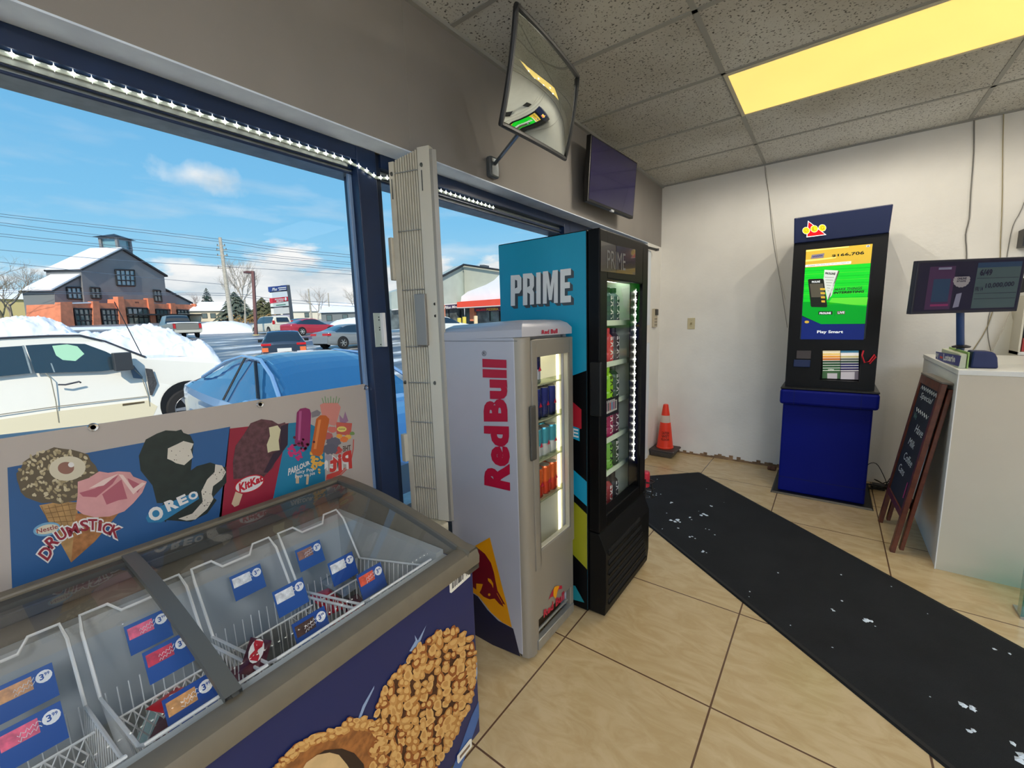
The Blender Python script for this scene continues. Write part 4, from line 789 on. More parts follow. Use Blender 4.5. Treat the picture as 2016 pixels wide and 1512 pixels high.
# folding grille
def gate():
    a = Vector((-1.535, 1.205, 0)); b = Vector((-1.345, 1.262, 0)); u = (b-a).normalized(); n = Vector((u.y, -u.x, 0)); ln = (b-a).length
    z0, z1 = .53, 2.125
    t = thing('folding_security_gate', 'folded cream metal security gate standing beside the dark window post', 'security gate', (a.x, a.y, z0))
    P = lambda s, o, z: a+u*s+n*o+Vector((0, 0, z))
    def bar(s0, s1, o0, o1, za, zb, mat, nm, bev=.0015): return MB().hexa([P(s0, o0, za), P(s1, o0, za), P(s1, o1, za), P(s0, o1, za), P(s0, o0, zb), P(s1, o0, zb), P(s1, o1, zb), P(s0, o1, zb)], mat).build(nm, t, bevel=bev)
    bar(0, .026, -.028, .002, z0, z1-.02, CREAM, 'stile'); m = 9
    for i in range(m):
        s = .031+i*.0122; bar(s, s+.0084, -.022, 0.0, z0, z1-.015+.003*i, CREAM, 'slat')
    bar(.142, ln, -.03, .003, z0, z1+.015, M('cream_enamel2', (206, 202, 186), .4), 'stile')
    g = MB(); g.hexa([P(ln, -.03, z0), P(ln+.02, -.055, z0), P(ln+.012, -.06, z0), P(ln-.01, -.03, z0), P(ln, -.03, z1+.015), P(ln+.02, -.055, z1), P(ln+.012, -.06, z1), P(ln-.01, -.03, z1+.015)], ALU); 
    g = MB(); q = [P(ln, .003, 0), P(ln+.012, -.0, 0), P(ln+.026, -.012, 0), P(ln, -.02, 0)]; g.hexa([Vector((v.x, v.y, z0)) for v in q]+[Vector((v.x, v.y, z1+.0)) for v in q], M('grey_stile', (150, 148, 140), .4, metal=.3)); g.build('edge_channel', t, bevel=.002)
    for z in (2.055, 1.82, 1.575, 1.33, 1.17, .99, .83, .68):
        MB().tube([P(.03, .004, z), P(.142, .004, z)], .0022, ALU, 6).build('cross_rod', t)
    for s, z in ((.013, 2.055), (.16, 2.07), (.012, 1.17), (.165, 1.17)):
        MB().lathe([(.0085, 0), (.0085, .004), (.003, .006)], P(s, .003, z), M('bolt_dark', (84, 88, 86), .4, metal=.6), 12, 'x').build('pivot_bolt', t)
        if z > 2: MB().hexa([P(s-.002, .0035, z-.1), P(s+.002, .0035, z-.1), P(s+.002, .005, z-.1), P(s-.002, .005, z-.1), P(s-.002, .0035, z-.02), P(s+.002, .0035, z-.02), P(s+.002, .005, z-.02), P(s-.002, .005, z-.02)], M('bolt_dark', 0)).build('keyhole_slot', t)
    bar(.098, .15, .002, .02, 1.335, 1.555, M('latch_steel', (150, 146, 140), .35, metal=.5), 'latch_box', .003)
    for z in (1.51, 1.46): MB().lathe([(.006, 0), (.006, .003), (.0001, .003)], P(ln-.012, .004, z), BLACK, 10, 'x').build('screw_hole', t)
    g = MB(); g.box((-1.555, 1.19, 1.62), (-1.535, 1.215, 1.80), CREAM); g.build('hinge', t, bevel=.003); g = MB(); g.box((-1.555, 1.185, .80), (-1.53, 1.21, .93), CREAM); g.build('hinge', t, bevel=.003)
gate()
b = MB(); b.box((-1.559, 1.088, 1.335), (-1.553, 1.135, 1.48), M('keeper_plate', (176, 190, 184), .35, metal=.3)); b.box((-1.556, 1.120, 1.335), (-1.535, 1.135, 1.48))
t = b.build('strike_plate', bevel=.002, label='pale metal strike plate screwed to the dark window post', cat='strike plate')
for z in (1.462, 1.45, 1.418, 1.408, 1.345): MB().lathe([(.003, 0), (.003, .001), (.0001, .001)], (-1.5535, 1.113, z), BLACK, 8, 'x').build('screw', t)
b = MB(); b.box((-1.60, 1.215, .42), (-1.35, 1.262, .525), M('cream_stone', (206, 196, 166), .8, noise=.15, nscale=30)); b.build('stone_block', label='cream stone block at the foot of the folded gate', cat='block', bevel=.004)
# white folded gate leaf next to the entrance door
t = thing('door_jamb_channel', 'tall narrow white metal door channel right of the black cooler', 'door channel', (-1.44, 4.0, 0))
for za, zb in ((.02, 1.19), (1.36, 2.06)): MB().box((-1.457, 3.9, za), (-1.42, 4.12, zb), M('white_metal', (228, 236, 244), .35)).build('channel', t, bevel=.003)
MB().box((-1.457, 3.98, 1.19), (-1.44, 4.09, 1.36), ALU).build('latch_keeper', t)
MB().tube([(-1.44, 3.72, 2.075), (-1.38, 4.16, 2.07)], .013, BLACK, 8).lathe([(.02, 0), (.02, .02)], (-1.38, 4.16, 2.06), BLACK, 10).build('closer_rod', label='black closer rod sticking out at the top right of the black cooler', cat='rod')
# convex mirror
def mirror():
    Q = [Vector(v) for v in ((-.965, 1.36, 2.533), (-1.09, 2.05, 2.626), (-1.165, 2.045, 2.257), (-1.042, 1.35, 2.163))]
    Q[0] = CAM+(Q[0]-CAM)*.985; Q[1] = CAM+(Q[1]-CAM)*.985; Q[2] = CAM+(Q[2]-CAM)*1.01; Q[3] = CAM+(Q[3]-CAM)*1.01
    n = (Q[1]-Q[0]).cross(Q[3]-Q[0]).normalized(); n = n if n.x > 0 else -n
    c = sum(Q, Vector())/4; t = thing('convex_mirror', 'domed security mirror with black rim on a wall arm', 'mirror', c)
    def S(u, v, o=0): 
        q = (Q[0]*(1-u)+Q[1]*u)*(1-v)+(Q[3]*(1-u)+Q[2]*u)*v; return q+n*(.012*(1-(2*u-1)**2)+.008*(1-(2*v-1)**2)+.045*(1-(2*u-1)**2)*(1-(2*v-1)**2)+o)
    N = 16; b = MB(); b.grid([[S(i/N, j/N) for i in range(N+1)] for j in range(N+1)], M('mirror_silver', (214, 220, 214), .015, metal=1)); b.build('mirror_face', t, smooth=2)
    e = [S(i/N, 0) for i in range(N)]+[S(1, j/N) for j in range(N)]+[S(1-i/N, 1) for i in range(N)]+[S(0, 1-j/N) for j in range(N)]
    MB().tube(e, .011, M('rim_black', (34, 36, 38), .45), 8, closed=True).build('rim', t, smooth=True)
    b = MB(); b.grid([[S(i/N, j/N, -.012-.03*(1-max(abs(2*i/N-1), abs(2*j/N-1)))) for i in range(N+1)] for j in range(N+1)], BLACK); b.build('back_shell', t, smooth=True)
    m = Vector((XW, 1.785, 2.21)); e = c-n*.03
    MB().tube([m+Vector((.03, 0, .015)), S(.28, .93, -.03)], .009, M('arm_metal', (120, 130, 136), .35, metal=.7), 8).build('arm', t)
    MB().box(m+Vector((0, -.035, -.05)), m+Vector((.035, .035, .05)), M('mount_metal', (110, 116, 120), .4, metal=.6)).build('wall_mount', t, bevel=.01)
mirror()
def wall_tv():
    e1 = Vector((.04, .706, 0)); dn = Vector((-.029, .002, -.409)); Q0 = Vector((-1.322, 2.665, 2.617)); n = Vector((1, -.055, -.07)).normalized()
    t = thing('wall_television', 'small dark switched-off television mounted high on the window wall', 'television', Q0+e1*.5+dn)
    def pr(u0, u1, v0, v1, o0, o1, mat, nm, bev=0):
        q = [Q0+e1*u+dn*v for u, v in ((u0, v0), (u1, v0), (u1, v1), (u0, v1))]; return MB().hexa([p+n*o0 for p in q]+[p+n*o1 for p in q], mat).build(nm, t, bevel=bev)
    pr(0, 1, 0, 1, -.035, 0, BLACK, 'housing', .004); pr(.018, .982, .025, .955, 0, .0015, M('screen_violet', (40, 36, 72), .12, coat=.3, noise=.12, nscale=3), 'screen')
    pr(.25, .75, .2, .8, -.10, -.035, BLACK, 'back_housing', .01); pr(.47, .53, .985, 1.02, -.012, .003, M('sensor_silver', (190, 194, 200), .3), 'sensor'); pr(.4, .6, .3, .7, -.14, -.10, BLACK, 'wall_bracket')
wall_tv()
# ================================================================== BANNER
def banner():
    x = -1.602; n = Vector((1, 0, 0)); O = Vector((x, 0, 0))
    vm = M('vinyl', (178, 168, 158), .5); vm.node_tree.nodes['Principled BSDF'].inputs['Transmission Weight'].default_value = 0
    t = thing('vinyl_banner', 'ice cream vinyl banner hung along the bottom of the window', 'banner', (x, .3, .6))
    tl = at(-700, 948, 0, x)
    y1 = at(725, 765, 0, x).y; ztop = 1.178
    MB().box((x-.003, -1.1, .6), (x, y1, ztop), M('vinyl', (178, 168, 158), .5, noise=.02, nscale=2)).build('vinyl_sheet', t)
    for q in ((183, 841), (512, 796), (720, 763)):
        c = at(*q, 0, x); MB().lathe([(.006, 0), (.011, 0), (.012, .002), (.0105, .004), (.006, .003)], c, CHROME, 16, 'x', caps=False).lathe([(.006, .001), (.0001, .001)], c, WHITE, 12, 'x').build('grommet', t, smooth=True)
    D = Dec(O, n, .00035); z4 = lambda p: (p[0]/3.435, 740+p[1]/3.435); z5 = lambda p: (400+p[0]/4.725, 740+p[1]/4.725)
    A = lambda l: [z4(p) for p in l]; B = lambda l: [z5(p) for p in l]
    BL = M('print_blue', (44, 90, 140), .5, noise=.1, nscale=2); CR = M('print_cream', (206, 196, 170), .5); WH = M('print_white', (222, 218, 212), .5)
    D.poly([(14.5, 920.5), (453, 840), (432, 1060), (-10, 1240), (24, 1162)], BL, 1)
    D.poly(B([(245, 490), (440, 468), (795, 440), (650, 1140), (100, 1500), (150, 1310)]), M('print_red', (150, 34, 56), .5, noise=.1, nscale=3), 1)
    D.poly(B([(795, 440), (860, 434), (1000, 450), (1040, 470), (1128, 640), (1137, 1100), (640, 1200), (650, 1140)]), M('print_teal', (30, 120, 152), .5, noise=.12, nscale=4), 1)
    # nut topped cone
    D.ell(*z4((385, 675)), 80, 55, M('nut_dark', (96, 84, 64), .6), 3, -.1, jit=.05)
    rnd = random.Random(3)
    for i in range(150):
        a = rnd.uniform(0, 6.28); r = math.sqrt(rnd.random()); cx, cy = z4((385, 675)); D.ell(cx+78*r*math.cos(a), cy+52*r*math.sin(a), rnd.uniform(3, 6), rnd.uniform(2, 3.6), M('nut_%d' % (i % 3), ((176, 160, 124), (196, 182, 148), (150, 134, 100))[i % 3], .6), 4+rnd.random(), rnd.uniform(0, 3), 7, .2)
    D.ell(*z4((455, 625)), 36, 24, CR, 6, -.1); D.ell(*z4((445, 622)), 16, 12, M('print_toffee', (140, 98, 84), .5), 7); D.ell(*z4((480, 600)), 6, 5, WH, 8)
    D.poly(A([(265, 875), (400, 850), (525, 855), (520, 1120), (480, 1260), (330, 985)]), M('wafer', (170, 132, 82), .6, noise=.2, nscale=40), 2)
    for k in range(5): D.line(A([(280+k*45, 880-k*5), (350+k*40, 1040)]), 1.2, M('wafer_line', (120, 88, 50), .6), 2.5); D.line(A([(300+k*10, 900+k*30), (520, 860+k*40)]), 1.2, M('wafer_line', 0), 2.5)
    D.poly(A([(512, 930), (800, 930), (640, 1120), (480, 1262)]), M('wafer2', (162, 108, 62), .6, noise=.25, nscale=60), 3)
    D.poly(A([(525, 715), (600, 690), (670, 645), (730, 655), (800, 645), (880, 650), (900, 680), (992, 715), (960, 790), (900, 860), (840, 915), (740, 950), (640, 955), (560, 935), (512, 900), (525, 800)]), M('pink_ice', (208, 150, 148), .5, noise=.08, nscale=20), 5)
    P2 = M('pink_swirl', (172, 92, 104), .5); P3 = M('pink_light', (226, 196, 186), .5)
    D.poly(A([(535, 790), (640, 760), (800, 670), (760, 730), (650, 820), (560, 815)]), P2, 6); D.poly(A([(690, 800), (820, 700), (860, 830), (800, 840), (720, 870)]), P2, 6); D.poly(A([(860, 690), (960, 740), (930, 790), (880, 740)]), P2, 6)
    D.poly(A([(800, 665), (830, 668), (900, 760), (960, 720), (985, 725), (900, 800), (870, 760)]), P3, 7); D.poly(A([(600, 760), (700, 700), (800, 660), (700, 740)]), P3, 7)
    dr = [('D', 310, 1195, 80, 85, -.95), ('R', 350, 1118, 75, 80, -.75), ('U', 412, 1070, 70, 75, -.6), ('M', 490, 1040, 80, 70, -.4), ('S', 570, 1010, 60, 75, -.15), ('T', 625, 1003, 62, 75, 0), ('i', 675, 1010, 26, 75, .1), ('C', 722, 1030, 62, 75, .25), ('K', 780, 1052, 70, 78, .45)]
    for m_, l, g_, bo in ((WH, 8, 20, .10), (M('drum_red', (140, 36, 52), .5), 9, 0, .03)): D.letters([(c, *z4((x_, y_)), (w_+g_)/3.435, (h_+g_)/3.435, a) for c, x_, y_, w_, h_, a in dr], m_, l, bo)
    D.ell(*z4((315, 1035)), 27, 13, M('nes_blue', (110, 160, 190), .5), 7, -.2); D.ell(*z4((318, 1035)), 23, 9, CR, 8, -.2); D.text('Nestle', A([(245, 1035), (385, 1000), (392, 1030), (250, 1065)]), M('drum_red', 0), 9, .01)
    # chocolate ice cream bars
    CH = M('choc_green', (36, 46, 42), .5, noise=.15, nscale=30); CR2 = M('cookie_cream', (206, 198, 182), .5); SP = M('cookie_spot', (60, 52, 48), .5)
    D.poly(A([(985, 430), (1060, 390), (1120, 368), (1190, 372), (1225, 362), (1240, 385), (1285, 400), (1310, 450), (1300, 540), (1290, 640), (1230, 700), (1200, 860), (1060, 860), (1030, 740), (950, 640), (938, 540)]), CH, 3)
    D.poly(A([(1135, 490), (1200, 460), (1240, 440), (1308, 458), (1290, 500), (1305, 550), (1245, 603), (1190, 590), (1160, 572), (1130, 560)]), CR2, 4)
    D.poly(A([(1060, 930), (1190, 720), (1260, 660), (1330, 610), (1420, 585), (1530, 620), (1530, 720), (1440, 820), (1465, 840), (1400, 930), (1290, 985), (1200, 980), (1125, 975), (1120, 990)]), CH, 4)
    D.poly(A([(1455, 598), (1500, 605), (1527, 650), (1500, 700), (1440, 745), (1430, 800), (1442, 830), (1400, 900), (1320, 970), (1260, 978), (1205, 965), (1300, 930), (1370, 850), (1360, 780), (1400, 700), (1450, 650)]), CR2, 5)
    for i in range(46):
        x_, y_ = rnd.choice([(1220, 520), (1480, 650), (1400, 780), (1390, 860), (1290, 950)]); x_ += rnd.gauss(0, 28); y_ += rnd.gauss(0, 24); D.ell(*z4((x_, y_)), rnd.uniform(.5, 1.6), rnd.uniform(.5, 1.3), SP, 6, n=6)
    D.poly(A([(985, 960), (1010, 910), (1330, 780), (1345, 830), (1090, 990), (1000, 990)]), M('oreo_blue', (44, 120, 160), .5), 6)
    D.letters([(c, *z4((x_, y_)), w_/3.435, h_/3.435, -.42) for c, x_, y_, w_, h_ in (('O', 1052, 930, 100, 92), ('R', 1158, 870, 82, 72), ('E', 1232, 838, 66, 62), ('O', 1305, 808, 66, 52))], WH, 7, .05)
    # biscuit bar on red
    D.poly(B([(275, 800), (300, 650), (380, 540), (440, 440), (540, 402), (640, 415), (700, 450), (760, 430), (785, 520), (760, 600), (700, 700), (650, 850), (560, 940), (280, 960)]), M('choc_brown', (92, 58, 62), .6, noise=.3, nscale=60), 3)
    D.poly(B([(690, 460), (720, 500), (700, 600), (710, 690), (640, 700), (600, 715), (590, 640), (620, 560), (610, 480)]), M('vanilla', (208, 200, 160), .5), 4); D.poly(B([(720, 470), (790, 440), (785, 640), (600, 900), (560, 900), (650, 720), (712, 690)]), M('dark_shade_print', (52, 36, 52), .6), 3.5)
    D.poly(B([(300, 1075), (365, 1100), (330, 1200), (290, 1218), (262, 1190)]), M('stick_wood', (206, 180, 148), .6), 4)
    D.ell(*z5((428, 1005)), 31, 16, M('kk_red', (190, 24, 44), .5), 5, -.35); D.ell(*z5((428, 1005)), 28.5, 14, WH, 6, -.35)
    D.text('KitKat', B([(318, 1005), (545, 915), (562, 975), (335, 1085)]), M('kk_red', 0), 7, .05, .15); D.text('Nestle', B([(290, 985), (350, 965), (352, 985), (292, 1008)]), M('kk_red', 0), 7, .01)
    # juice pops
    def pop(pts, c, l): D.poly(B(pts), c, l)
    pop([(850, 620), (870, 340), (900, 305), (950, 296), (990, 310), (1002, 350), (990, 640), (960, 665), (880, 655)], M('pop_magenta', (140, 44, 96), .4), 4); pop([(890, 330), (915, 325), (900, 600), (880, 600)], M('pop_mag2', (176, 84, 132), .4), 5)
    pop([(1000, 700), (1030, 520), (1050, 400), (1090, 365), (1140, 368), (1172, 400), (1165, 450), (1110, 720), (1080, 750), (1020, 735)], M('pop_orange', (192, 96, 40), .4), 4); pop([(1070, 410), (1095, 405), (1050, 680), (1025, 680)], M('pop_or2', (220, 132, 72), .4), 5)
    for i in range(26):
        D.ell(*z5((rnd.gauss(860, 45), rnd.gauss(720, 50))), rnd.uniform(2, 5), rnd.uniform(2, 4), M('splash_pink', (196, 52, 110), .4), 3+rnd.random(), n=8, jit=.3); D.ell(*z5((rnd.gauss(1060, 40), rnd.gauss(800, 40))), rnd.uniform(2, 5), rnd.uniform(2, 4), M('splash_or', (226, 170, 70), .4), 3+rnd.random(), n=8, jit=.3)
    for i in range(14): D.ell(*z5((rnd.gauss(930, 45), rnd.gauss(640, 30))), rnd.uniform(2, 4), rnd.uniform(2, 3), M('berry', (84, 24, 48), .3), 6, n=10)
    for a in (([(860, 930), (890, 930), (890, 1000), (860, 1000)]), ([(960, 920), (985, 920), (975, 1010), (955, 1010)])): pop(a, M('stick_wood', 0), 4)
    D.text('PARLOUR', B([(790, 860), (985, 785), (995, 820), (785, 930)]), WH, 8, .04); D.text('Juicy Pop', B([(850, 885), (1025, 850), (1028, 890), (850, 925)]), WH, 8, .02); D.text('Pop au jus', B([(852, 925), (1035, 885), (1038, 925), (852, 960)]), WH, 8, .02)
    # show-through of the outside print, mirrored
    G1 = M('ghost_red', (196, 92, 80), .5); G2 = M('ghost_grey', (126, 120, 124), .5); G3 = M('ghost_pink', (206, 132, 120), .5)
    D.poly(B([(1085, 270), (1120, 250), (1250, 250), (1280, 290), (1240, 440), (1225, 465), (1180, 455), (1110, 400)]), G3, 2); 
    for k in range(7): D.line(B([(1120+k*22, 255), (1105+k*27, 205-(k % 2)*15)]), 1.8, M('ghost_green', (120, 150, 108), .5), 2.5)
    D.poly(B([(1005, 340), (1060, 315), (1095, 340), (1080, 370), (1010, 390)]), G2, 2); D.poly(B([(1235, 430), (1385, 440), (1370, 560), (1240, 540)]), G1, 2); D.ell(*z5((1288, 495)), 9.5, 5.5, M('ghost_yellow', (226, 208, 110), .5), 3); D.line(B([(1258+k*6, 495+(7 if k % 2 else -7)) for k in range(11)]), .6, M('ghost_ink', (90, 70, 60), .5), 4)
    D.poly(B([(1265, 360), (1300, 400), (1320, 330), (1350, 420), (1320, 440), (1270, 430)]), M('ghost_violet', (150, 112, 140), .5), 2)
    for (x_, y_, r_, c_) in ((1265, 560, 6, (230, 160, 60)), (1310, 590, 8, (224, 120, 60)), (1345, 570, 7, (226, 176, 80)), (1385, 535, 5, (110, 140, 80)), (1200, 500, 9, (206, 110, 100)), (1160, 560, 10, (180, 90, 90)), (1210, 620, 14, (98, 96, 108)), (1180, 680, 15, (92, 92, 104)), (1240, 690, 11, (190, 70, 64)), (1165, 760, 8, (160, 150, 160))): D.ell(*z5((x_, y_)), r_, r_*.7, M('gh%d%d' % (x_, y_), c_, .5), 2+.1*r_, jit=.15)
    D.line(B([(1398, 590), (1395, 680), (1380, 760), (1340, 860), (1270, 930), (1140, 970)]), 2.2, G1, 2); D.poly(B([(1140, 960), (1150, 920), (1240, 890), (1330, 850), (1270, 920), (1180, 955)]), M('ghost_red2', (206, 74, 64), .5), 2.2)
    def mir(s_, q, mat, l, bo): D.text(s_, [q[1], q[0], q[3], q[2]], mat, l, bo)
    mir('THE', B([(1295, 655), (1370, 640), (1372, 690), (1298, 705)]), M('ghost_ink', 0), 5, .03)
    q = B([(1175, 740), (1375, 690), (1385, 860), (1175, 900)]); mir('Pit', q, WH, 4, .14); mir('Pit', q, M('pit_red', (196, 56, 50), .5), 5, .04); q = B([(1125, 790), (1160, 780), (1160, 900), (1125, 910)]); mir('S', q, WH, 4, .1)
    D.mb.build('printed_artwork', t, flat=True)
banner()
# ================================================================== CHEST FREEZER
FT = math.radians(2); FL = Vector((math.sin(FT), -math.cos(FT), 0)); FD = Vector((-math.cos(FT), -math.sin(FT), 0)); F0 = Vector((-.85, .90, 0))
def fz(l, d, z): return F0+FL*l+FD*d+Vector((0, 0, z))
def fbox(mb, l0, l1, d0, d1, z0, z1, mat=None): return mb.hexa([fz(l0, d0, z0), fz(l0, d1, z0), fz(l1, d1, z0), fz(l1, d0, z0), fz(l0, d0, z1), fz(l0, d1, z1), fz(l1, d1, z1), fz(l1, d0, z1)], mat)
GREYF = M('freezer_grey', (108, 100, 84), .45, noise=.04, nscale=30); LINER = M('freezer_liner', (172, 174, 168), .4)
FLEN = 2.0
def topz(d): u = max(0, min(1, (d-.03)/.66)); return .722+.098*math.sin(u*math.pi/2)**.9
def freezer():
    t = thing('chest_freezer', 'blue ice cream chest freezer with grey rim and curved sliding glass lids', 'freezer', fz(1, .35, 0))
    b = MB(); b.mat = M('freezer_blue', (22, 34, 84), .4)
    fbox(b, .002, FLEN, .012, .07, .06, .675); fbox(b, .004, .045, .07, .69, .06, .70); fbox(b, FLEN-.05, FLEN, .07, .69, .06, .70); fbox(b, .045, FLEN-.05, .66, .69, .06, .70); fbox(b, .045, FLEN-.05, .07, .66, .06, .14)
    b.build('cabinet', t, bevel=.004)
    b = MB(); fbox(b, .02, FLEN-.02, .06, .68, 0, .06, BLACK); b.build('plinth', t)
    b = MB(); b.mat = LINER; fbox(b, .045, FLEN-.05, .07, .095, .14, .70); fbox(b, .045, FLEN-.05, .625, .66, .14, .715); fbox(b, .045, .075, .095, .625, .14, .715); fbox(b, FLEN-.08, FLEN-.05, .095, .625, .14, .70); fbox(b, .075, FLEN-.08, .095, .625, .14, .16)
    b.build('liner', t)
    # rim: front bar, swept ends, back bar
    b = MB(); b.mat = GREYF
    pr = [(.075, .68), (.0, .672), (-.012, .68), (-.014, .705), (-.004, .724), (.018, .731), (.045, .727), (.052, .70), (.075, .69)]
    b.prism([fz(-.004, d, z) for d, z in pr], FL*(FLEN+.008)); b.build('front_rim', t, smooth=True)
    for l0, l1 in ((-.006, .042), (FLEN-.042, FLEN+.006)):
        b = MB(); b.mat = GREYF; n = 16
        rows = []
        for i in range(n+1):
            d = -.008+.71*i/n; z = topz(d)+.012; rows.append([fz(l0, d, .66), fz(l0, d, z-.01), fz(l0+.008, d, z), fz(l1-.008, d, z), fz(l1, d, z-.014), fz(l1, d, .66)])
        b.grid(rows, closed=True); b.build('end_frame', t, smooth=True)
    b = MB(); b.mat = GREYF; fbox(b, 0, FLEN, .665, .70, .68, .833); b.build('back_rim', t, bevel=.006)
    b = MB(); b.mat = M('rail_dark', (70, 70, 66), .4); fbox(b, .03, FLEN-.03, .635, .668, .772, .822); fbox(b, .03, FLEN-.03, .6, .61, .79, .812); b.build('lid_rail', t)
    # glass lids
    for a, c, up in ((.035, .68, .004), (.655, FLEN-.03, -.004)):
        n = 14; b = MB(); b.grid([[fz(l, .05+.595*i/n, topz(.05+.595*i/n)+up) for l in (c, a)] for i in range(n+1)], glassm('lid_glass', .055)); g = b.build('glass_lid', t, smooth=True, flat=True)
        for l0, l1 in ((a, a+.008), (c-.03, c)) if up > 0 else ((a, a+.012),):
            b = MB(); b.mat = M('lid_frame', (92, 92, 86), .4)
            rows = []
            for i in range(n+1):
                d = .04+.62*i/n; z = topz(d)+up; rows.append([fz(l0, d, z-.008), fz(l0, d, z+.008), fz(l1, d, z+.008), fz(l1, d, z-.008)])
            b.grid(rows, closed=True); b.build('lid_frame', g, smooth=True)
    # printed front
    O = fz(0, .0117, 0); n = -FD; D = Dec(O, n, .0004); z8 = lambda p: (500+p[0]/3.272, 1050+p[1]/3.272); A = lambda l: [z8(p) for p in l]
    BR = M('nut_base', (70, 38, 16), .6, noise=.3, nscale=60); cols = [M('nutf%d' % i, c, .6) for i, c in enumerate(((192, 142, 78), (208, 164, 98), (174, 118, 56), (146, 84, 34), (184, 132, 68)))]
    blob = [(1190, 640), (1240, 625), (1300, 618), (1380, 680), (1418, 770), (1415, 900), (1400, 1020), (1370, 1120), (1300, 1260), (1240, 1390), (1180, 1480), (1120, 1620), (760, 1620), (790, 1400), (785, 1250), (800, 1110), (840, 1000), (900, 920), (990, 820), (1060, 730), (1120, 690)]
    D.poly(A([(x_+rx, y_+ry) for (x_, y_), rx, ry in zip(blob, [0]*30, [0]*30)]), BR, 2)
    def inside(x, y, P):
        c = False
        for (x0, y0), (x1, y1) in zip(P, P[1:]+P[:1]):
            if (y0 > y) != (y1 > y) and x < (x1-x0)*(y-y0)/(y1-y0)+x0: c = not c
        return c
    rnd = random.Random(5)
    def nut(x, y, s, a, l):
        c, q = math.cos(a), math.sin(a); e = rnd.uniform(1.25, 2.0); pts = []
        for i in range(9):
            t_ = 2*math.pi*i/9+rnd.uniform(-.15, .15); r = s*rnd.uniform(.85, 1.1); u, v = r*e*math.cos(t_), r*math.sin(t_)*(1-.25*math.cos(t_)); pts.append(z8((x+u*c-v*q, y+u*q+v*c)))
        m_ = rnd.choice(cols); D.poly(pts, m_, l)
        D.poly([((p[0]*.55+z8((x-s*.2, y-s*.3))[0]*.45), (p[1]*.55+z8((x-s*.2, y-s*.3))[1]*.45)) for p in pts], cols[1] if m_ is not cols[1] else cols[0], l+.5)
    y = 600
    while y < 1620:
        x = 740
        while x < 1450:
            X = x+rnd.uniform(-13, 13); Y = y+rnd.uniform(-12, 12)
            if inside(X, Y, blob): nut(X, Y, rnd.uniform(19, 29), -1.15+rnd.gauss(0, .35)+(X-1150)*.0006, 3+rnd.random()*3)
            x += 50
        y += 46
    for i in range(0, len(blob)):
        (x0, y0), (x1, y1) = blob[i], blob[(i+1) % len(blob)]; k = int(math.hypot(x1-x0, y1-y0)//38)
        for j in range(k): nut(x0+(x1-x0)*j/k+rnd.uniform(-6, 6), y0+(y1-y0)*j/k+rnd.uniform(-6, 6), rnd.uniform(14, 22), rnd.uniform(-1.8, -.6), 6.5+rnd.random())
    arch = [(60, 1640), (120, 1512), (180, 1440), (240, 1400), (300, 1345), (370, 1310), (450, 1285), (540, 1250), (620, 1195), (700, 1190), (760, 1225), (810, 1280), (840, 1380), (840, 1640)]
    D.poly(A(arch), M('waffle_brown', (150, 94, 44), .6, noise=.3, nscale=50), 7)
    for i in range(len(arch)-2):
        (x0, y0), (x1, y1) = arch[i], arch[i+1]; k = max(1, int(math.hypot(x1-x0, y1-y0)//34))
        for j in range(k): 
            for w_ in (6, 38): nut(x0+(x1-x0)*j/k+rnd.uniform(-6, 6), y0+(y1-y0)*j/k+w_+rnd.uniform(-8, 8), rnd.uniform(18, 27), rnd.uniform(-1, 0), 8+rnd.random())
    for i in range(16): nut(rnd.uniform(730, 820), rnd.uniform(1330, 1620), rnd.uniform(20, 28), rnd.uniform(-1.6, -1), 8+rnd.random())
    D.poly(A([(300, 1560), (380, 1440), (450, 1390), (560, 1380), (640, 1410), (700, 1480), (720, 1600)]), M('dark_choc', (48, 30, 18), .6), 10); D.poly(A([(230, 1640), (330, 1470), (400, 1420), (480, 1405), (540, 1420), (590, 1480), (640, 1560), (660, 1640)]), M('ice_cream_tan', (206, 172, 120), .6, noise=.08, nscale=30), 11)
    SW = M('swoosh_blue', (66, 100, 156), .5); SW2 = M('swoosh_pale', (140, 160, 190), .5)
    for pts, m_ in (([(665, 1210), (700, 1110), (775, 980), (772, 1000), (715, 1120), (680, 1210)], SW2), ([(780, 1200), (800, 1080), (860, 960), (960, 850), (1070, 690), (1050, 760), (960, 880), (880, 1000), (830, 1150)], SW), ([(1000, 760), (1040, 690), (1035, 655), (1055, 690), (1110, 590), (1065, 710), (1020, 760)], SW2), ([(1240, 1620), (1330, 1380), (1400, 1180), (1440, 1100), (1462, 1060), (1450, 1180), (1400, 1330), (1330, 1520), (1290, 1640)], SW), ([(1430, 830), (1442, 780), (1440, 900), (1432, 960)], SW2)): D.poly(A(pts), m_, 1)
    LB_ = M('label_paper', (226, 222, 208), .6); INK = M('ink', (30, 30, 34), .6)
    D.poly(A([(1258, 320), (1268, 312), (1382, 215), (1392, 222), (1392, 275), (1270, 384), (1260, 380)]), LB_, 2)
    for i in range(26):
        u = i/26; x0 = 1275+u*100; 
        if rnd.random() < .6: D.poly(A([(x0, 318-u*88), (x0+2.8, 316-u*88), (x0+2.8, 356-u*88), (x0, 358-u*88)]), INK, 3)
    D.text('Property of Nestle Canada', A([(1275, 300), (1380, 213), (1380, 222), (1275, 312)]), INK, 3, .0)
    D.poly(A([(1303, 1430), (1385, 1322), (1398, 1320), (1398, 1370), (1312, 1480), (1305, 1470)]), LB_, 9); D.poly(A([(1320, 1430), (1385, 1350), (1385, 1368), (1320, 1450)]), M('label_smudge', (120, 100, 80), .6), 10)
    for v in D.mb.v:
        k = (v-F0).dot(FL)
        if k < .003: v += FL*(.003-k)
        if v.z > .672: v.z = .672
    D.mb.build('printed_front', t, flat=True)
freezer()
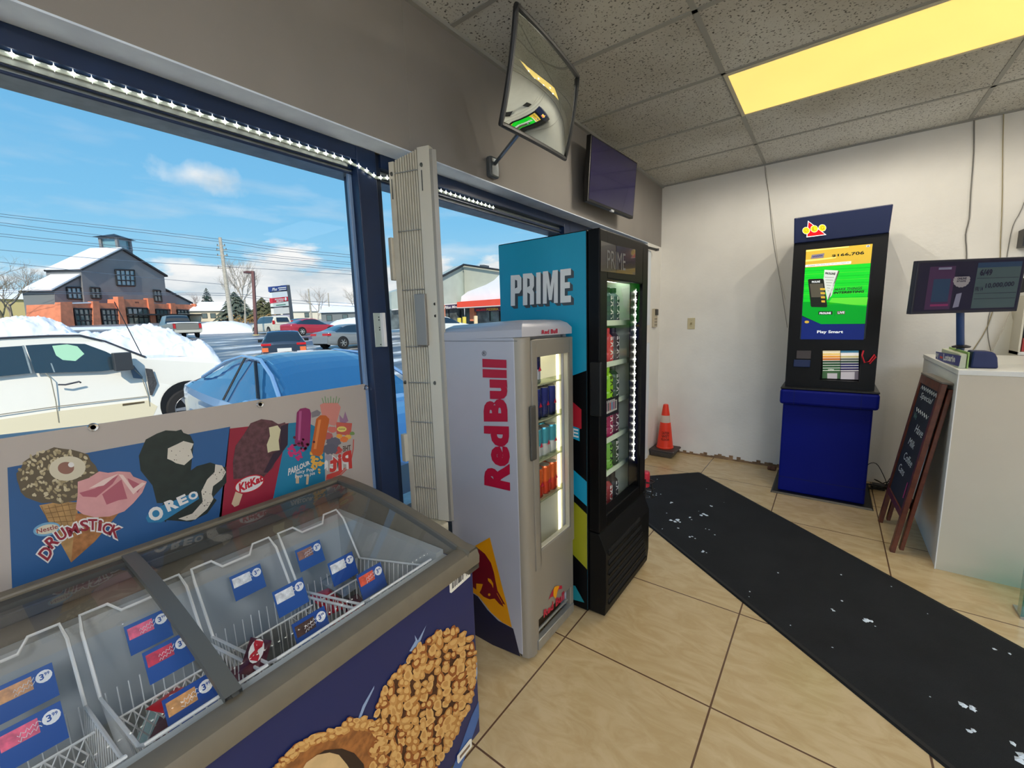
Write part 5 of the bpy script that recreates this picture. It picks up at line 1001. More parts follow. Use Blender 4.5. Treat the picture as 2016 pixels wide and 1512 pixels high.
# wire baskets, price cards and packets
CARD = M('card_blue', (28, 74, 150), .45); BLUE2 = M('card_blue2', (40, 96, 190), .45)
BK = [(.085, .31), (.33, .555), (.575, .785), (.81, 1.02), (1.045, 1.26)]
BN = ['wire basket nearest the right end of the freezer', 'wire basket second from the right end of the freezer', 'mesh basket just left of the lid divider', 'mesh basket at the far left of the freezer', 'mesh basket past the left edge of the view']
def basket(i, l0, l1, mesh):
    t = thing('wire_basket', BN[i], 'basket', fz((l0+l1)/2, .35, .3), group='freezer baskets'); t['group'] = 'freezer baskets'
    d0, d1, zt, zb = .11, .585, .62, .36
    f = MB(); f.mat = WIRE
    f.tube([fz(l0, d0, .695), fz(l0, d0+.05, .66), fz(l0, .49, .58), fz(l0, d1-.012, .715), fz(l0+.005, d1+.022, .742), fz(l0+.055, d1+.022, .742), fz(l0+.075, d1, .722), fz(l1-.075, d1, .722), fz(l1-.055, d1+.022, .742), fz(l1-.005, d1+.022, .742), fz(l1, d1-.012, .715), fz(l1, .49, .58), fz(l1, d0+.05, .66), fz(l1, d0, .695)], .0038, seg=6, closed=True)
    f.build('rim_wire', t)
    def zr(d): return .66+(.58-.66)*(d-.16)/.33 if d > .16 else .695-.035*(d-.11)/.05
    w_ = MB(); w_.mat = WIRE
    ds = [d0+.02+k*.0235 for k in range(17)]
    for l in (l0, l1):
        sgn = 1 if l == l0 else -1
        for d in ds: w_.tube([fz(l, d, zr(d)), fz(l+sgn*.02, d, zb)], .0016, seg=4)
        w_.tube([fz(l+sgn*.01, d0, .5), fz(l+sgn*.01, .5, .5)], .0016, seg=4)
    n = 9
    for k in range(n+1):
        l = l0+.01+(l1-l0-.02)*k/n; w_.tube([fz(l, d0, .69), fz(l, d0+.02, zb), fz(l, .49, zb), fz(l, .50, .58)], .0016, seg=4)
    for d in ds[::3]: w_.tube([fz(l0+.02, d, zb), fz(l1-.02, d, zb)], .0016, seg=4)
    w_.build('side_wires', t)
    for j, d in enumerate((.235, .37)):
        b = MB(); b.mat = WIRE; z1 = .60-.01*j
        b.tube([fz(l0+.004, d, z1), fz(l1-.004, d, z1)], .0026, seg=5)
        if mesh:
            s = .02
            for k in range(-6, 14):
                for sg in (1, -1):
                    a0 = l0+.02+k*s; p = []
                    for q in range(0, 9):
                        l = a0+sg*q*s*.5+(0 if sg > 0 else s*3); 
                        if l0+.01 < l < l1-.01: p.append(fz(l, d, z1-q*.021))
                    if len(p) > 1: b.tube(p, .0016, seg=4)
        else:
            for k in range(1, 9): l = l0+(l1-l0)*k/9; b.tube([fz(l, d, z1), fz(l, d, zb)], .0016, seg=4)
        b.build('divider', t)
    return t
for i, (a, c) in enumerate(BK): basket(i, a, c, i >= 2)
ART = {'brown': (150, 96, 58), 'tan': (206, 150, 92), 'red': (196, 44, 62), 'pink': (226, 96, 120), 'white': (226, 226, 222), 'choc': (74, 52, 44), 'multi': (232, 90, 60)}
CARDS = [(.235, .545, 'brown', 'Rolo'), (.22, .375, 'white', 'Real Dairy'), (.21, .24, 'multi', 'Parlour pop'), (.425, .565, 'white', 'Sandwich'), (.39, .375, 'white', 'Vanilla'), (.428, .195, 'choc', 'Skor'),
         (.67, .555, 'pink', 'Sundae'), (.672, .40, 'red', 'Coffee'), (.69, .20, 'tan', 'Caramel'), (.885, .545, 'tan', 'Crunch'), (.895, .38, 'pink', 'Berry bar')]
CL = ['rolled chocolate price card at the back of the rightmost basket', 'price card in the middle of the rightmost basket', 'price card with coloured pops at the front of the rightmost basket', 'price card at the back of the second basket', 'price card in the middle of the second basket', 'price card with brown biscuit at the front of the second basket',
      'price card at the back of the basket left of the divider', 'red price card in the basket left of the divider', 'price card at the front of the basket left of the divider', 'orange price card at the far left of the freezer', 'pink price card at the far left of the freezer']
for (l, d, art, word), lab in zip(CARDS, CL):
    t = thing('price_card', lab, 'price card', fz(l, d, .58), group='blue price cards in the freezer')
    w_, h_ = .088, .075; u = FL*-1; up = Vector((0, 0, 1))*.93+FD*.36; n = (-FD*.93+Vector((0, 0, .36)))
    q0 = fz(l+w_/2, d-.012, .612)
    P = lambda a, b_, o=0: q0+u*(w_*a)+up*(h_*b_)+n*o
    MB().hexa([P(0, 0, -.001), P(1, 0, -.001), P(1, 1, -.001), P(0, 1, -.001), P(0, 0, .0006), P(1, 0, .0006), P(1, 1, .0006), P(0, 1, .0006)], CARD).build('card', t)
    b = MB(); b.poly([P(.05, .5, .0012), P(.62, .5, .0012), P(.62, .88, .0012), P(.05, .88, .0012)], M('art_'+art, ART[art], .5, noise=.3, nscale=60)); [b.tube([P(.3+.36*k/12, h0+.05*math.sin(k*2.3+len(word))+.1*k/12, .0018) for k in range(13)], .0007, M('sign_white', 0), 4) for h0 in (.56, .68)]
    c = P(.82, .72, .0015); m_ = MB(); pts = [c+u*(.013*math.cos(k*.4488))+up*(.013*math.sin(k*.4488)) for k in range(14)]; b.poly(pts, M('sign_white', 0)); b.text('3', [c+u*-.007+up*.007+n*.0006, c+u*0+up*.007+n*.0006, c+u*0-up*.006+n*.0006, c+u*-.007-up*.006+n*.0006], CARD, .03); b.text('99', [c+u*.001+up*.007+n*.0006, c+u*.009+up*.007+n*.0006, c+u*.009+n*.0006, c+u*.001+n*.0006], CARD, .02)
    b.build('printing', t, flat=True)
def packet(l, d, z, w_, h_, rz, tilt, mat, lab, word=None, wc=None, grp=None):
    z += .05; t = thing('ice_cream_packet', lab, 'ice cream packet', fz(l, d, z), rz, grp); R = Matrix.Rotation(tilt, 3, 'Y')
    n = 10; b = MB(); b.mat = mat; rows = []
    rnd = random.Random(int(l*1000+d*500))
    def H(u, v): e = max(0, 1-abs(u)**4)*max(0, 1-abs(v)**2.5); return .013*e+rnd.uniform(-1, 1)*.0012*e
    for s in (1, -1):
        b.grid([[R @ Vector((w_/2*(2*j/n-1), h_/2*(2*i/n-1), s*H(2*i/n-1, 2*j/n-1))) for j in range(n+1)] for i in range(n+1)])
    b.build('wrapper', t, smooth=True, local=True)
    if word:
        b = MB(); q = [R @ Vector(v) for v in ((-w_*.3, h_*.25, .0155), (-w_*.3, -h_*.3, .0155), (w_*.1, -h_*.3, .0155), (w_*.1, h_*.25, .0155))]
        c = sum(q, Vector())/4
        if wc: b.poly([c+(q[1]-q[0])*.62*math.cos(k*.45)+(q[2]-q[1])*.8*math.sin(k*.45) for k in range(14)], wc[0])
        b.text(word, [p+Vector((0, 0, .0008)) for p in q], wc[1] if wc else M('sign_white', 0), .05); b.build('lettering', t, local=True, flat=True)
KR = M('foil_red', (200, 22, 38), .28, metal=.2, noise=.1, nscale=40); KB = M('foil_blue', (30, 80, 170), .3, metal=.2, noise=.1, nscale=40); KD = M('foil_maroon', (92, 30, 48), .3, metal=.2, noise=.2, nscale=40); KC = M('foil_clear', (150, 156, 160), .25, metal=.4, noise=.2, nscale=60); KN = M('foil_navy', (26, 42, 92), .3, metal=.2, noise=.2, nscale=30)
KK = (M('sign_white', 0), M('kk_red', 0))
Gp = 'loose ice cream packets in the freezer'
packet(.67, .29, .53, .075, .17, 2.0, .15, KR, 'red chocolate bar packet with white oval lying on top', 'KitKat', KK, Gp); packet(.655, .215, .50, .08, .17, 1.3, -.2, KR, 'red bar packet at the front of the basket left of the divider', 'KitKat', KK, Gp)
packet(.70, .25, .49, .08, .16, .6, .3, KR, 'crumpled red packet under the price card', None, None, Gp); packet(.66, .32, .47, .08, .16, 2.6, 0, KD, 'maroon packet beside the red ones', None, None, Gp)
packet(.60, .27, .52, .07, .16, 1.2, .2, KD, 'dark maroon packet nearest the lid divider', None, None, Gp); packet(.555, .22, .60, .05, .12, 1.0, .5, KD, 'dark packet with red logo standing at the lid divider', 'M', (M('sign_white', 0), M('kk_red', 0)), Gp)
for i, (l, d, z, rz, m_, lb) in enumerate(((.40, .30, .44, .4, KB, 'blue packet lying deep in the second basket'), (.45, .24, .43, 1.2, KN, 'navy packet at the front of the second basket'), (.50, .19, .44, 1.9, KB, 'crumpled blue packet at the front left of the second basket'), (.38, .20, .45, 2.3, KN, 'navy packet behind the biscuit price card'),
        (.14, .32, .47, .3, KC, 'clear silver packet in the rightmost basket'), (.21, .34, .46, 1.4, KD, 'maroon packet in the middle of the rightmost basket'), (.19, .26, .47, .9, KC, 'clear packet near the front of the rightmost basket'), (.24, .22, .46, 2.1, KN, 'navy packet at the front of the rightmost basket'), (.25, .43, .48, 1.5, KR, 'red and white packet at the back of the rightmost basket'), (.18, .47, .49, 1.6, KC, 'silver packet at the very back of the rightmost basket'), (.27, .29, .48, .2, KR, 'red packet against the right basket wall'),
        (.88, .30, .44, .9, KB, 'blue packet at the bottom of the far left basket'), (.92, .22, .45, 1.6, KN, 'navy packet at the front of the far left basket'), (.70, .44, .43, 1.1, M('foil_pale', (170, 200, 196), .3), 'pale green oval packet at the back of the basket left of the divider'))):
    packet(l, d, z, .07, .15, rz, .1*(-1)**i, m_, lb, None, None, Gp)
# ================================================================== SLIM SILVER COOLER
def slim_cooler():
    SIL = M('cooler_silver', (186, 186, 194), .32, metal=.15, noise=.03, nscale=3); SD = M('cooler_silver_dark', (150, 144, 132), .35, metal=.35)
    p0 = at(1056, 1293, 2, 0); p1 = at(1128, 1210, 2, 0)
    fx = (p1-p0); fx.z = 0; W = fx.length; fx.normalize(); nb = Vector((-fx.y, fx.x, 0)); nb = nb if nb.x < 0 else -nb       # nb: into the body
    t = thing('slim_drinks_cooler', 'slim silver energy drink cooler with a lit glass door', 'cooler', (p0+p1)/2+nb*.25)
    Q = lambda s, o, z: p0+fx*s+nb*o+Vector((0, 0, z))       # s along the front, o depth
    def bx(mb, s0, s1, o0, o1, z0, z1, mat=None): return mb.hexa([Q(s0, o0, z0), Q(s1, o0, z0), Q(s1, o1, z0), Q(s0, o1, z0), Q(s0, o0, z1), Q(s1, o0, z1), Q(s1, o1, z1), Q(s0, o1, z1)], mat)
    H = 1.365; dp = .42
    b = MB(); b.mat = SIL; bx(b, -.055, -.03, .03, dp, .03, H); bx(b, W-.03, W, .02, dp, .03, H); bx(b, -.03, W-.03, dp-.03, dp, .03, H); bx(b, -.03, W-.03, .10, dp-.03, .03, .33); bx(b, -.03, W-.03, .03, dp-.03, H-.04, H); b.build('cabinet', t, bevel=.004)
    # rounded corner column, left of the door
    b = MB(); b.mat = SD; b.prism([Q(-.055, .035, .02), Q(-.046, .008, .02), Q(-.024, -.006, .02), Q(0, -.006, .02), Q(0, .03, .02)], Vector((0, 0, H-.02))); b.build('corner_column', t, smooth=True)
    # domed cap
    b = MB(); rows = []
    for z, s, o, in ((H+.002, 0, 0), (H+.03, .0, .0), (H+.05, .02, .012), (H+.062, .05, .03), (H+.066, .10, .08)):
        rows.append([Q(-.056+s, -.008+o, z), Q(W-s, -.008+o, z), Q(W-s, dp-o, z-.01), Q(-.056+s, dp-o, z-.01)])
    b.grid(rows, SIL, closed=True); b.add(rows[-1], [(0, 1, 2, 3)], M('cap_dark', (84, 88, 92), .35, metal=.4)); b.add(rows[0], [(3, 2, 1, 0)], SIL); b.build('domed_top', t, smooth=True, bevel=0)
    DZ0, DZ1 = .40, H-.012
    b = MB(); b.mat = SD; wl, wr, zb, zt = .035, W-.03, .475, 1.285
    for a in ((0, wl, DZ0, DZ1), (wr, W, DZ0, DZ1), (wl, wr, DZ0, zb), (wl, wr, zt, DZ1)): bx(b, a[0], a[1], -.012, .018, a[2], a[3])
    dr = b.build('door', t, bevel=.003)
    b = MB(); bx(b, wl, wr, -.006, -.003, zb, zt, glassm('cooler_glass', .022)); b.build('door_glass', dr)
    b = MB(); bx(b, wl, wl+.006, -.004, .014, zb, zt, M('gasket', (200, 196, 176), .5)); bx(b, wr-.006, wr, -.004, .014, zb, zt, M('gasket', 0)); bx(b, wl, wr, -.004, .014, zb, zb+.006, M('gasket', 0)); b.build('gasket', dr)
    b = MB(); b.mat = M('handle_dark', (70, 68, 64), .4); bx(b, -.026, .012, -.02, -.010, .88, 1.10); b.build('door_handle', dr, bevel=.006)
    b = MB(); b.mat = SD; bx(b, 0, W, -.004, .02, .165, DZ0-.006); bx(b, 0, .02, -.004, .02, .03, .165); bx(b, W-.03, W, -.004, .02, .03, .165); b.build('lower_panel', t, bevel=.003)
    b = MB(); bx(b, .02, W-.03, .05, .10, .03, .165, M('recess_dark', (60, 46, 26), .7)); b.build('vent_recess', t)
    b = MB(); b.mat = ALU; bx(b, .005, W-.01, -.012, .015, .03, .075); bx(b, .02, W-.03, .01, .02, .088, .098); b.build('kick_bar', t, bevel=.003)
    for s, o in ((-.02, .05), (W-.05, .03), (-.02, dp-.05), (W-.05, dp-.05)): MB().lathe([(.012, 0), (.016, .002), (.016, .028), (.01, .034)], Q(s, o, 0), M('caster', (70, 66, 60), .4), 12).build('foot', t)
    LI = M('cooler_liner', (222, 220, 196), .4); b = MB(); b.mat = LI
    bx(b, -.028, -.022, .03, dp-.03, .34, H-.05); bx(b, W-.035, W-.03, .03, dp-.03, .34, H-.05); bx(b, -.022, W-.035, dp-.04, dp-.032, .34, H-.05); bx(b, -.022, W-.035, .03, dp-.04, .332, .345); b.build('liner', t)
    ls = MB(); bx(ls, W-.041, W-.036, .04, .05, .42, H-.08, M('strip_warm', (255, 246, 206), .5, em=3.5)); ls.build('light_strip', t)
    ls = MB(); bx(ls, .0, W-.05, .08, .2, H-.058, H-.052, M('strip_warm2', (255, 250, 226), .5, em=3)); ls.build('light_panel', t)
    zs = [at(1080, y, 0, -.93).z for y in (1030, 950, 866, 782)]
    zs = [.66, .835, 1.01, 1.185-.02]
    for z in zs:
        b = MB(); bx(b, -.02, W-.037, .03, dp-.05, z-.006, z, M('shelf_white', (232, 230, 210), .35)); bx(b, -.02, W-.037, .026, .03, z-.006, z+.022, glassm('shelf_lip', .10, (236, 240, 228))); b.build('shelf', t)
    # prints
    so = Q(-.0555, 0, 0); n = -fx; D = Dec(so, n, .0008)
    z1 = lambda x, y: (860+x/3.78, 600+y/3.78); z2 = lambda x, y: (860+x/4.2, 960+y/4.2)
    RB = M('logo_crimson', (176, 16, 52), .4)
    D.text('RedBull', [z1(378, 1380), z1(350, 402), z1(520, 410), z1(546, 1382)], RB, 2, .07) if 0 else None
    # vertical word: baseline on the right, reading upwards
    D.text('Red', [z1(355, 1340), z1(352, 900), z1(540, 905), z1(550, 1385)], RB, 2, .06); D.text('Bull', [z1(352, 868), z1(340, 402), z1(522, 410), z1(532, 870)], RB, 2, .06)
    D.ring(*z1(353, 362), 4.4, 5.2, .8, M('logo_grey', (90, 90, 96), .5), 2, 16); D.text('R', [z1(345, 352), z1(362, 352), z1(362, 372), z1(345, 372)], M('logo_grey', 0), 2, .02)
    D.poly([z1(600, 268), z1(600, 271), z1(42, 271), z1(42, 268)], M('logo_grey', 0), 2)
    Y = M('logo_amber', (224, 150, 10), .4); MA = M('logo_maroon', (112, 10, 28), .4); NV = M('logo_navy', (14, 20, 52), .35)
    D.poly([z2(280, 860), z2(340, 900), z2(420, 1010), z2(510, 1100), z2(632, 1165), z2(690, 1395), z2(550, 1335), z2(250, 1215), z2(180, 1100)], NV, 1)
    D.poly([z2(250, 520), z2(300, 490), z2(440, 410), z2(480, 570), z2(545, 830), z2(580, 960), z2(622, 1155), z2(540, 1110), z2(450, 1030), z2(350, 900), z2(250, 830)], Y, 2)
    D.poly([z2(300, 480), z2(320, 482), z2(400, 545), z2(450, 620), z2(475, 700), z2(490, 780), z2(505, 850), z2(560, 950), z2(570, 968), z2(545, 955), z2(555, 985), z2(520, 960), z2(480, 915), z2(440, 922), z2(390, 900), z2(340, 850), z2(250, 780)], MA, 3)
    D.poly([z2(425, 745), z2(450, 755), z2(470, 790), z2(470, 830), z2(458, 800), z2(428, 768)], Y, 4); D.ell(*z2(437, 882), 2.4, 2.6, Y, 4); D.poly([z2(330, 790), z2(385, 795), z2(370, 840), z2(345, 885), z2(330, 870)], Y, 4)
    D.line([z2(500, 870), z2(545, 950)], 1.0, Y, 4)
    D.mb.build('side_print', t, flat=True)
    D = Dec(Q(0, -.0045, 0), -nb, .0008)
    D.poly([z2(920, 930), z2(940, 880), z2(962, 838), z2(985, 830), z2(990, 850), z2(975, 880), z2(960, 900), z2(940, 905)], RB, 2); D.poly([z2(1000, 815), z2(1030, 806), z2(1035, 825), z2(1030, 838), z2(1005, 840), z2(990, 870)], RB, 2); D.poly([z2(970, 820), z2(1000, 808), z2(1010, 815), z2(995, 850), z2(985, 900), z2(975, 918), z2(960, 890), z2(962, 845)], Y, 3)
    D.text('Red Bull', [z2(880, 1015), z2(1050, 850), z2(1050, 920), z2(880, 1078)], RB, 3, .04); D.mb.build('front_print', t, flat=True)
    D = Dec(Q(0, -.0085, 0), -nb, .0008); D.text('Red Bull', [(1066, 650), (1097, 647), (1097, 656), (1066, 658)], RB, 2, .04); D.mb.build('top_print', t, flat=True)
    # cans
    def can(c1, c2, lab, grp, word=True):
        k = thing('drink_can', lab, 'can', (0, 0, 0), 0, grp); r, h = .0265, .133
        b = MB(); A1, A2 = M('can_%d_%d' % c1[:2], c1, .25, metal=.5), M('can_%d_%d' % c2[:2], c2, .25, metal=.5)
        b.lathe([(r*.85, 0), (r, .006), (r, h*.45), (r, h*.93), (r*.9, h*.98)], (0, 0, 0), None, 16, mats=[A2, A2, A1, A1, A1], caps=False); b.build('body', k, smooth=True, local=True)
        MB().lathe([(r*.9, h*.98), (r*.92, h), (r*.84, h*.985), (.0001, h*.985)], (0, 0, 0), ALU, 16).build('lid', k, smooth=True, local=True)
        b = MB(); b.poly([(r+.001, -.012, h*.4), (r+.001, .012, h*.4), (r+.001, 0, h*.55)], RB); b.build('logo', k, local=True, flat=True)
        return k
    kinds = [((26, 34, 90), (176, 182, 196), 'blue and silver can on the top shelf of the slim cooler', 'cans on the slim cooler top shelf', 3), ((22, 36, 110), (24, 34, 90), 'dark blue can on the second shelf of the slim cooler', 'cans on the slim cooler second shelf', 2), ((60, 150, 170), (190, 196, 198), 'pale teal can on the third shelf of the slim cooler', 'cans on the slim cooler third shelf', 1), ((214, 96, 40), (196, 60, 36), 'orange red can on the lowest shelf of the slim cooler', 'cans on the slim cooler lowest shelf', 0)]
    for c1, c2, lab, grp, si in kinds:
        pr = can(c1, c2, lab, grp); first = True
        for i in range(5):
            for j in range(2):
                if si == 3 and (i > 2): continue
                o = pr if first else copy_tree(pr); first = False
                o.location = Q(.012+i*.059, .065+j*.06, zs[si]+.0005); o.rotation_euler.z = math.atan2(-nb.y, -nb.x)
slim_cooler()
# ================================================================== TALL BLACK COOLER
def tall_cooler():
    x0, x1, y0, y1, z1 = -1.345, -.86, 1.69, 2.27, 1.805; BK_ = M('cooler_black', (6, 7, 9), .4, spec=.18)
    t = thing('tall_drinks_cooler', 'tall black sports drink cooler with teal side and lit glass door', 'cooler', ((x0+x1)/2, (y0+y1)/2, 0))
    b = MB(); b.mat = BK_; b.box((x0, y0, .02), (x1, y0+.04, z1)).box((x0, y1-.04, .02), (x1, y1, z1)).box((x0, y0+.04, .02), (x0+.04, y1-.04, z1)).box((x0+.04, y0+.04, z1-.05), (x1, y1-.04, z1)).box((x0+.04, y0+.04, .02), (x1, y1-.04, .40)); b.build('cabinet', t, bevel=.004)
    b = MB(); b.mat = M('cooler_inside', (206, 216, 196), .4); b.box((x0+.04, y0+.04, .40), (x0+.05, y1-.04, z1-.05)).box((x0+.05, y0+.04, .40), (x1, y0+.046, z1-.05)).box((x0+.05, y1-.046, .40), (x1, y1-.04, z1-.05)).box((x0+.05, y0+.046, .40), (x1, y1-.046, .41)); b.build('liner', t)
    xf = -.80; gy0, gy1, gz0, gz1 = 1.765, 2.20, .50, 1.60
    b = MB(); b.mat = BK_; b.box((x1+.004, y0, .44), (xf, gy0, z1)).box((x1+.004, gy1, .44), (xf, y1+.01, z1)).box((x1+.004, gy0, .44), (xf, gy1, gz0)).box((x1+.004, gy0, gz1), (xf, gy1, z1)); d = b.build('door', t, bevel=.006)
    MB().box((xf-.012, gy0, gz0), (xf-.008, gy1, gz1), glassm('cooler_glass', .022)).build('door_glass', d)
    MB().box((x1+.004, gy0+.001, gz0+.001), (xf-.015, gy0+.02, gz1), M('door_inner', (150, 160, 150), .4)).build('inner_frame', d)
    b = MB(); b.box((xf-.03, 2.10, gz0+.03), (xf-.024, gy1, gz1), M('door_strip_black', (12, 16, 14), .3)); b.build('light_backing', d)
    ls = MB(); ls.box((xf-.0235, 2.157, gz0+.16), (xf-.0225, 2.159, gz1-.03), M('led_dim', (255, 255, 236), .5, em=3)); st = ls.build('led_strip', d)
    n = 24
    for i in range(n):
        z = gz0+.17+i*(gz1-gz0-.21)/(n-1); m = MB(); c = Vector((xf-.02, 2.158, z)); m.lathe([(.0001, -.005), (.005, 0), (.0001, .005)], c, LED, 6)
        m.add([c+Vector(v) for v in ((0.001, -.016, 0), (0.001, 0, .0022), (0.001, .016, 0), (0.001, 0, -.0022), (0.001, 0, .018), (0.001, .0022, 0), (0.001, 0, -.018), (0.001, -.0022, 0))], [(0, 1, 2, 3), (4, 5, 6, 7)], LED); m.build('bulb_with_glare', st, flat=True)  # glowing star blades stand in for lens glare around the bulb
    MB().box((x1-.10, y0+.06, gz1+.02), (x1-.02, y1-.06, gz1+.045), M('lamp_cool', (240, 255, 240), .5, em=3)).build('interior_lamp', t)
    MB().box((x1+.02, y0-.018, 1.0), (xf+.012, y0+.0, 1.24), BLACK).build('door_handle', d, bevel=.004)
    # grille
    b = MB(); b.mat = M('grille_black', (17, 17, 16), .5, spec=.2); b.prism([(x1, y0+.01, .02), (xf+.02, y0+.01, .02), (xf+.028, y0+.01, .10), (xf+.028, y0+.01, .34), (xf+.005, y0+.01, .40), (xf-.01, y0+.01, .43), (x1, y0+.01, .43)], (0, y1-y0, 0)); b.build('grille', t, bevel=.005)
    for k in range(6):
        z = .09+k*.05; MB().hexa([(xf+.024, y0+.035, z-.012), (xf+.024, y1-.04-.02*k, z-.012), (xf+.03, y1-.04-.02*k, z-.012), (xf+.03, y0+.035, z-.012), (xf+.024, y0+.035, z+.010), (xf+.024, y1-.04-.02*k, z+.010), (xf+.0295, y1-.04-.02*k, z+.010), (xf+.0295, y0+.035, z+.010)], M('slot_black', (4, 4, 4), .9)).build('vent_slot', t)
        MB().box((xf+.026, y0+.035, z-.016), (xf+.036, y1-.04-.02*k, z-.011), M('grille_black', 0)).build('louvre', t)
    # prints on the teal side
    z3 = lambda x, y: (970+x/4.582, 430+y/4.582); n = Vector((0, -1, 0)); D = Dec((0, y0-.001, 0), n, .0008); TE = M('teal_print', (16, 148, 182), .35, noise=.05, nscale=3)
    D.mb.poly([(x0+.002, y0-.0012, .03), (x1-.004, y0-.0012, .03), (x1-.004, y0-.0012, z1-.005), (x0+.002, y0-.0012, z1-.005)], TE)
    # dark lower side, with red, yellow and teal artwork
    def W_(pts, mat, l): D.mb.poly([(x, y0-.0012-.0008*l, z) for x, z in pts], mat)
    W_([(x0+.002, .03), (x1-.004, .03), (x1-.004, 1.20), (-1.0, 1.15), (x0+.002, .85)], BK_, 1); W_([(x0+.1, 1.02), (-1.03, 1.12), (x1-.03, 1.02), (x1-.03, .93), (-1.02, .9)], M('print_crimson', (168, 28, 44), .4), 2); W_([(-1.04, .96), (-.90, .93), (-.90, .87), (-1.04, .90)], TE, 3); D.mb.text('PRIME', [(-1.12, y0-.005, .945), (-.905, y0-.005, .925), (-.905, y0-.005, .885), (-1.12, y0-.005, .905)], WHITE, .03)
    W_([(-1.08, .82), (x1-.004, .68), (x1-.004, .56), (-1.08, .70)], TE, 2); W_([(-1.1, .68), (x1-.004, .52), (x1-.004, .24), (-.98, .32), (-1.1, .45)], M('print_olive', (150, 150, 30), .4), 2); W_([(-1.0, .12), (-.93, .13), (x1-.02, .06), (-.95, .05)], M('print_teal_d', (30, 130, 140), .4), 2)
    let = [('P', 165, 262, 515, 508, 790, 785), ('R', 275, 375, 500, 492, 785, 775), ('I', 395, 435, 490, 485, 772, 770), ('M', 455, 590, 480, 465, 770, 762), ('E', 612, 708, 462, 450, 762, 755)]
    SH = M('shadow_grey', (66, 74, 80), .4)
    BLK = {'P': [[(0, 0), (.8, 0), (1, .1), (1, .48), (.8, .6), (.4, .6), (.4, 1), (0, 1)]], 'R': [[(0, 0), (.8, 0), (1, .1), (1, .42), (.86, .52), (1, .62), (1, 1), (.63, 1), (.63, .66), (.4, .6), (.4, 1), (0, 1)]], 'I': [[(0, 0), (1, 0), (1, 1), (0, 1)]],
        'M': [[(0, 0), (.34, 0), (.5, .5), (.66, 0), (1, 0), (1, 1), (.74, 1), (.74, .35), (.6, .9), (.4, .9), (.26, .35), (.26, 1), (0, 1)]], 'E': [[(0, 0), (1, 0), (1, .2), (.42, .2), (.42, .4), (.9, .4), (.9, .58), (.42, .58), (.42, .8), (1, .8), (1, 1), (0, 1)]]}
    def blk(c, q, mat, l, hole=None):
        f = lambda u, v: tuple((q[0][i]*(1-u)+q[1][i]*u)*(1-v)+(q[3][i]*(1-u)+q[2][i]*u)*v for i in (0, 1))
        for pl_ in BLK[c]: D.poly([f(*p) for p in pl_], mat, l)
        if hole and c in 'PR': D.poly([f(*p) for p in [(.4, .15), (.6, .18), (.62, .4), (.4, .44)]], hole, l+.4)
    for k in range(6):
        for c, xa, xb, ta, tb_, ba, bb_ in let: blk(c, [z3(xa+5*k, ta+5*k), z3(xb+5*k, tb_+5*k), z3(xb+5*k, bb_+5*k), z3(xa+5*k, ba+5*k)], SH, 2-.2*k)
    for c, xa, xb, ta, tb_, ba, bb_ in let: blk(c, [z3(xa, ta), z3(xb, tb_), z3(xb, bb_), z3(xa, ba)], M('prime_white', (222, 224, 222), .4), 3, SH)
    D.mb.build('side_print', t, flat=True)
    D = Dec((xf+.001, 0, 0), (1, 0, 0), .0008); D.poly([z3(975, 200), z3(1110, 245), z3(1112, 490), z3(972, 475)], M('header_grey', (58, 56, 54), .25, coat=.4), 1); D.poly([z3(1114, 246), z3(1285, 280), z3(1285, 510), z3(1114, 492)], M('header_blue', (14, 22, 44), .2, coat=.4), 1)
    D.text('PRIME', [z3(1030, 285), z3(1195, 320), z3(1195, 470), z3(1030, 450)], M('header_letter', (104, 104, 104), .4), 2, .0); D.mb.build('header_print', t, flat=True)
    D = Dec((xf-.004, 0, 0), (1, 0, 0), .0008); z4_ = lambda x, y: (1100+x/2.909, 700+y/2.909)
    D.poly([z4_(234, 258), z4_(342, 228), z4_(342, 325), z4_(236, 368)], BLACK, 1); D.poly([z4_(242, 280), z4_(332, 252), z4_(332, 308), z4_(244, 348)], M('menu_paper', (176, 176, 170), .5), 2)
    for k in range(8): D.poly([z4_(246+k*10.6, 282-k*3.2), z4_(253+k*10.6, 280-k*3.2), z4_(253+k*10.6, 328-k*4), z4_(246+k*10.6, 332-k*4)], M('mb%d' % (k % 4), ((150, 50, 60), (60, 110, 150), (120, 60, 100), (60, 60, 70))[k % 4], .5), 3)
    D.text('PRIME FLAVORS', [z4_(250, 268), z4_(320, 246), z4_(320, 254), z4_(250, 276)], WHITE, 3, .02); D.mb.build('flavour_sign', d, flat=True)
    zs = [.412, .638, .812, 1.001, 1.2, 1.403]
    for z in zs[1:]: MB().box((x0+.06, y0+.05, z-.006), (x1-.015, y1-.05, z), M('shelf_green', (206, 226, 196), .35)).box((x1-.018, y0+.05, z-.010), (x1-.012, y1-.05, z+.016), M('shelf_lip2', (214, 232, 206), .35)).build('shelf', t)
    def bottle(c, cap, word, wc, lab, grp):
        k = thing('drink_bottle', lab, 'bottle', (0, 0, 0), 0, grp); r = .0345; h = .185 if 0 else .178; m = M('bt_%d_%d_%d' % c, c, .3); b = MB()
        b.lathe([(r*.85, 0), (r, .007), (r, .044), (r*.93, .053), (r, .062), (r, .12), (r*.9, .135), (r*.45, .152), (r*.42, .158)], (0, 0, 0), m, 18); b.build('body', k, smooth=True, local=True)
        MB().lathe([(r*.5, .156), (r*.5, h), (r*.4, h+.003)], (0, 0, 0), M('cap_%d_%d_%d' % cap, cap, .35), 14).build('cap', k, smooth=True, local=True)
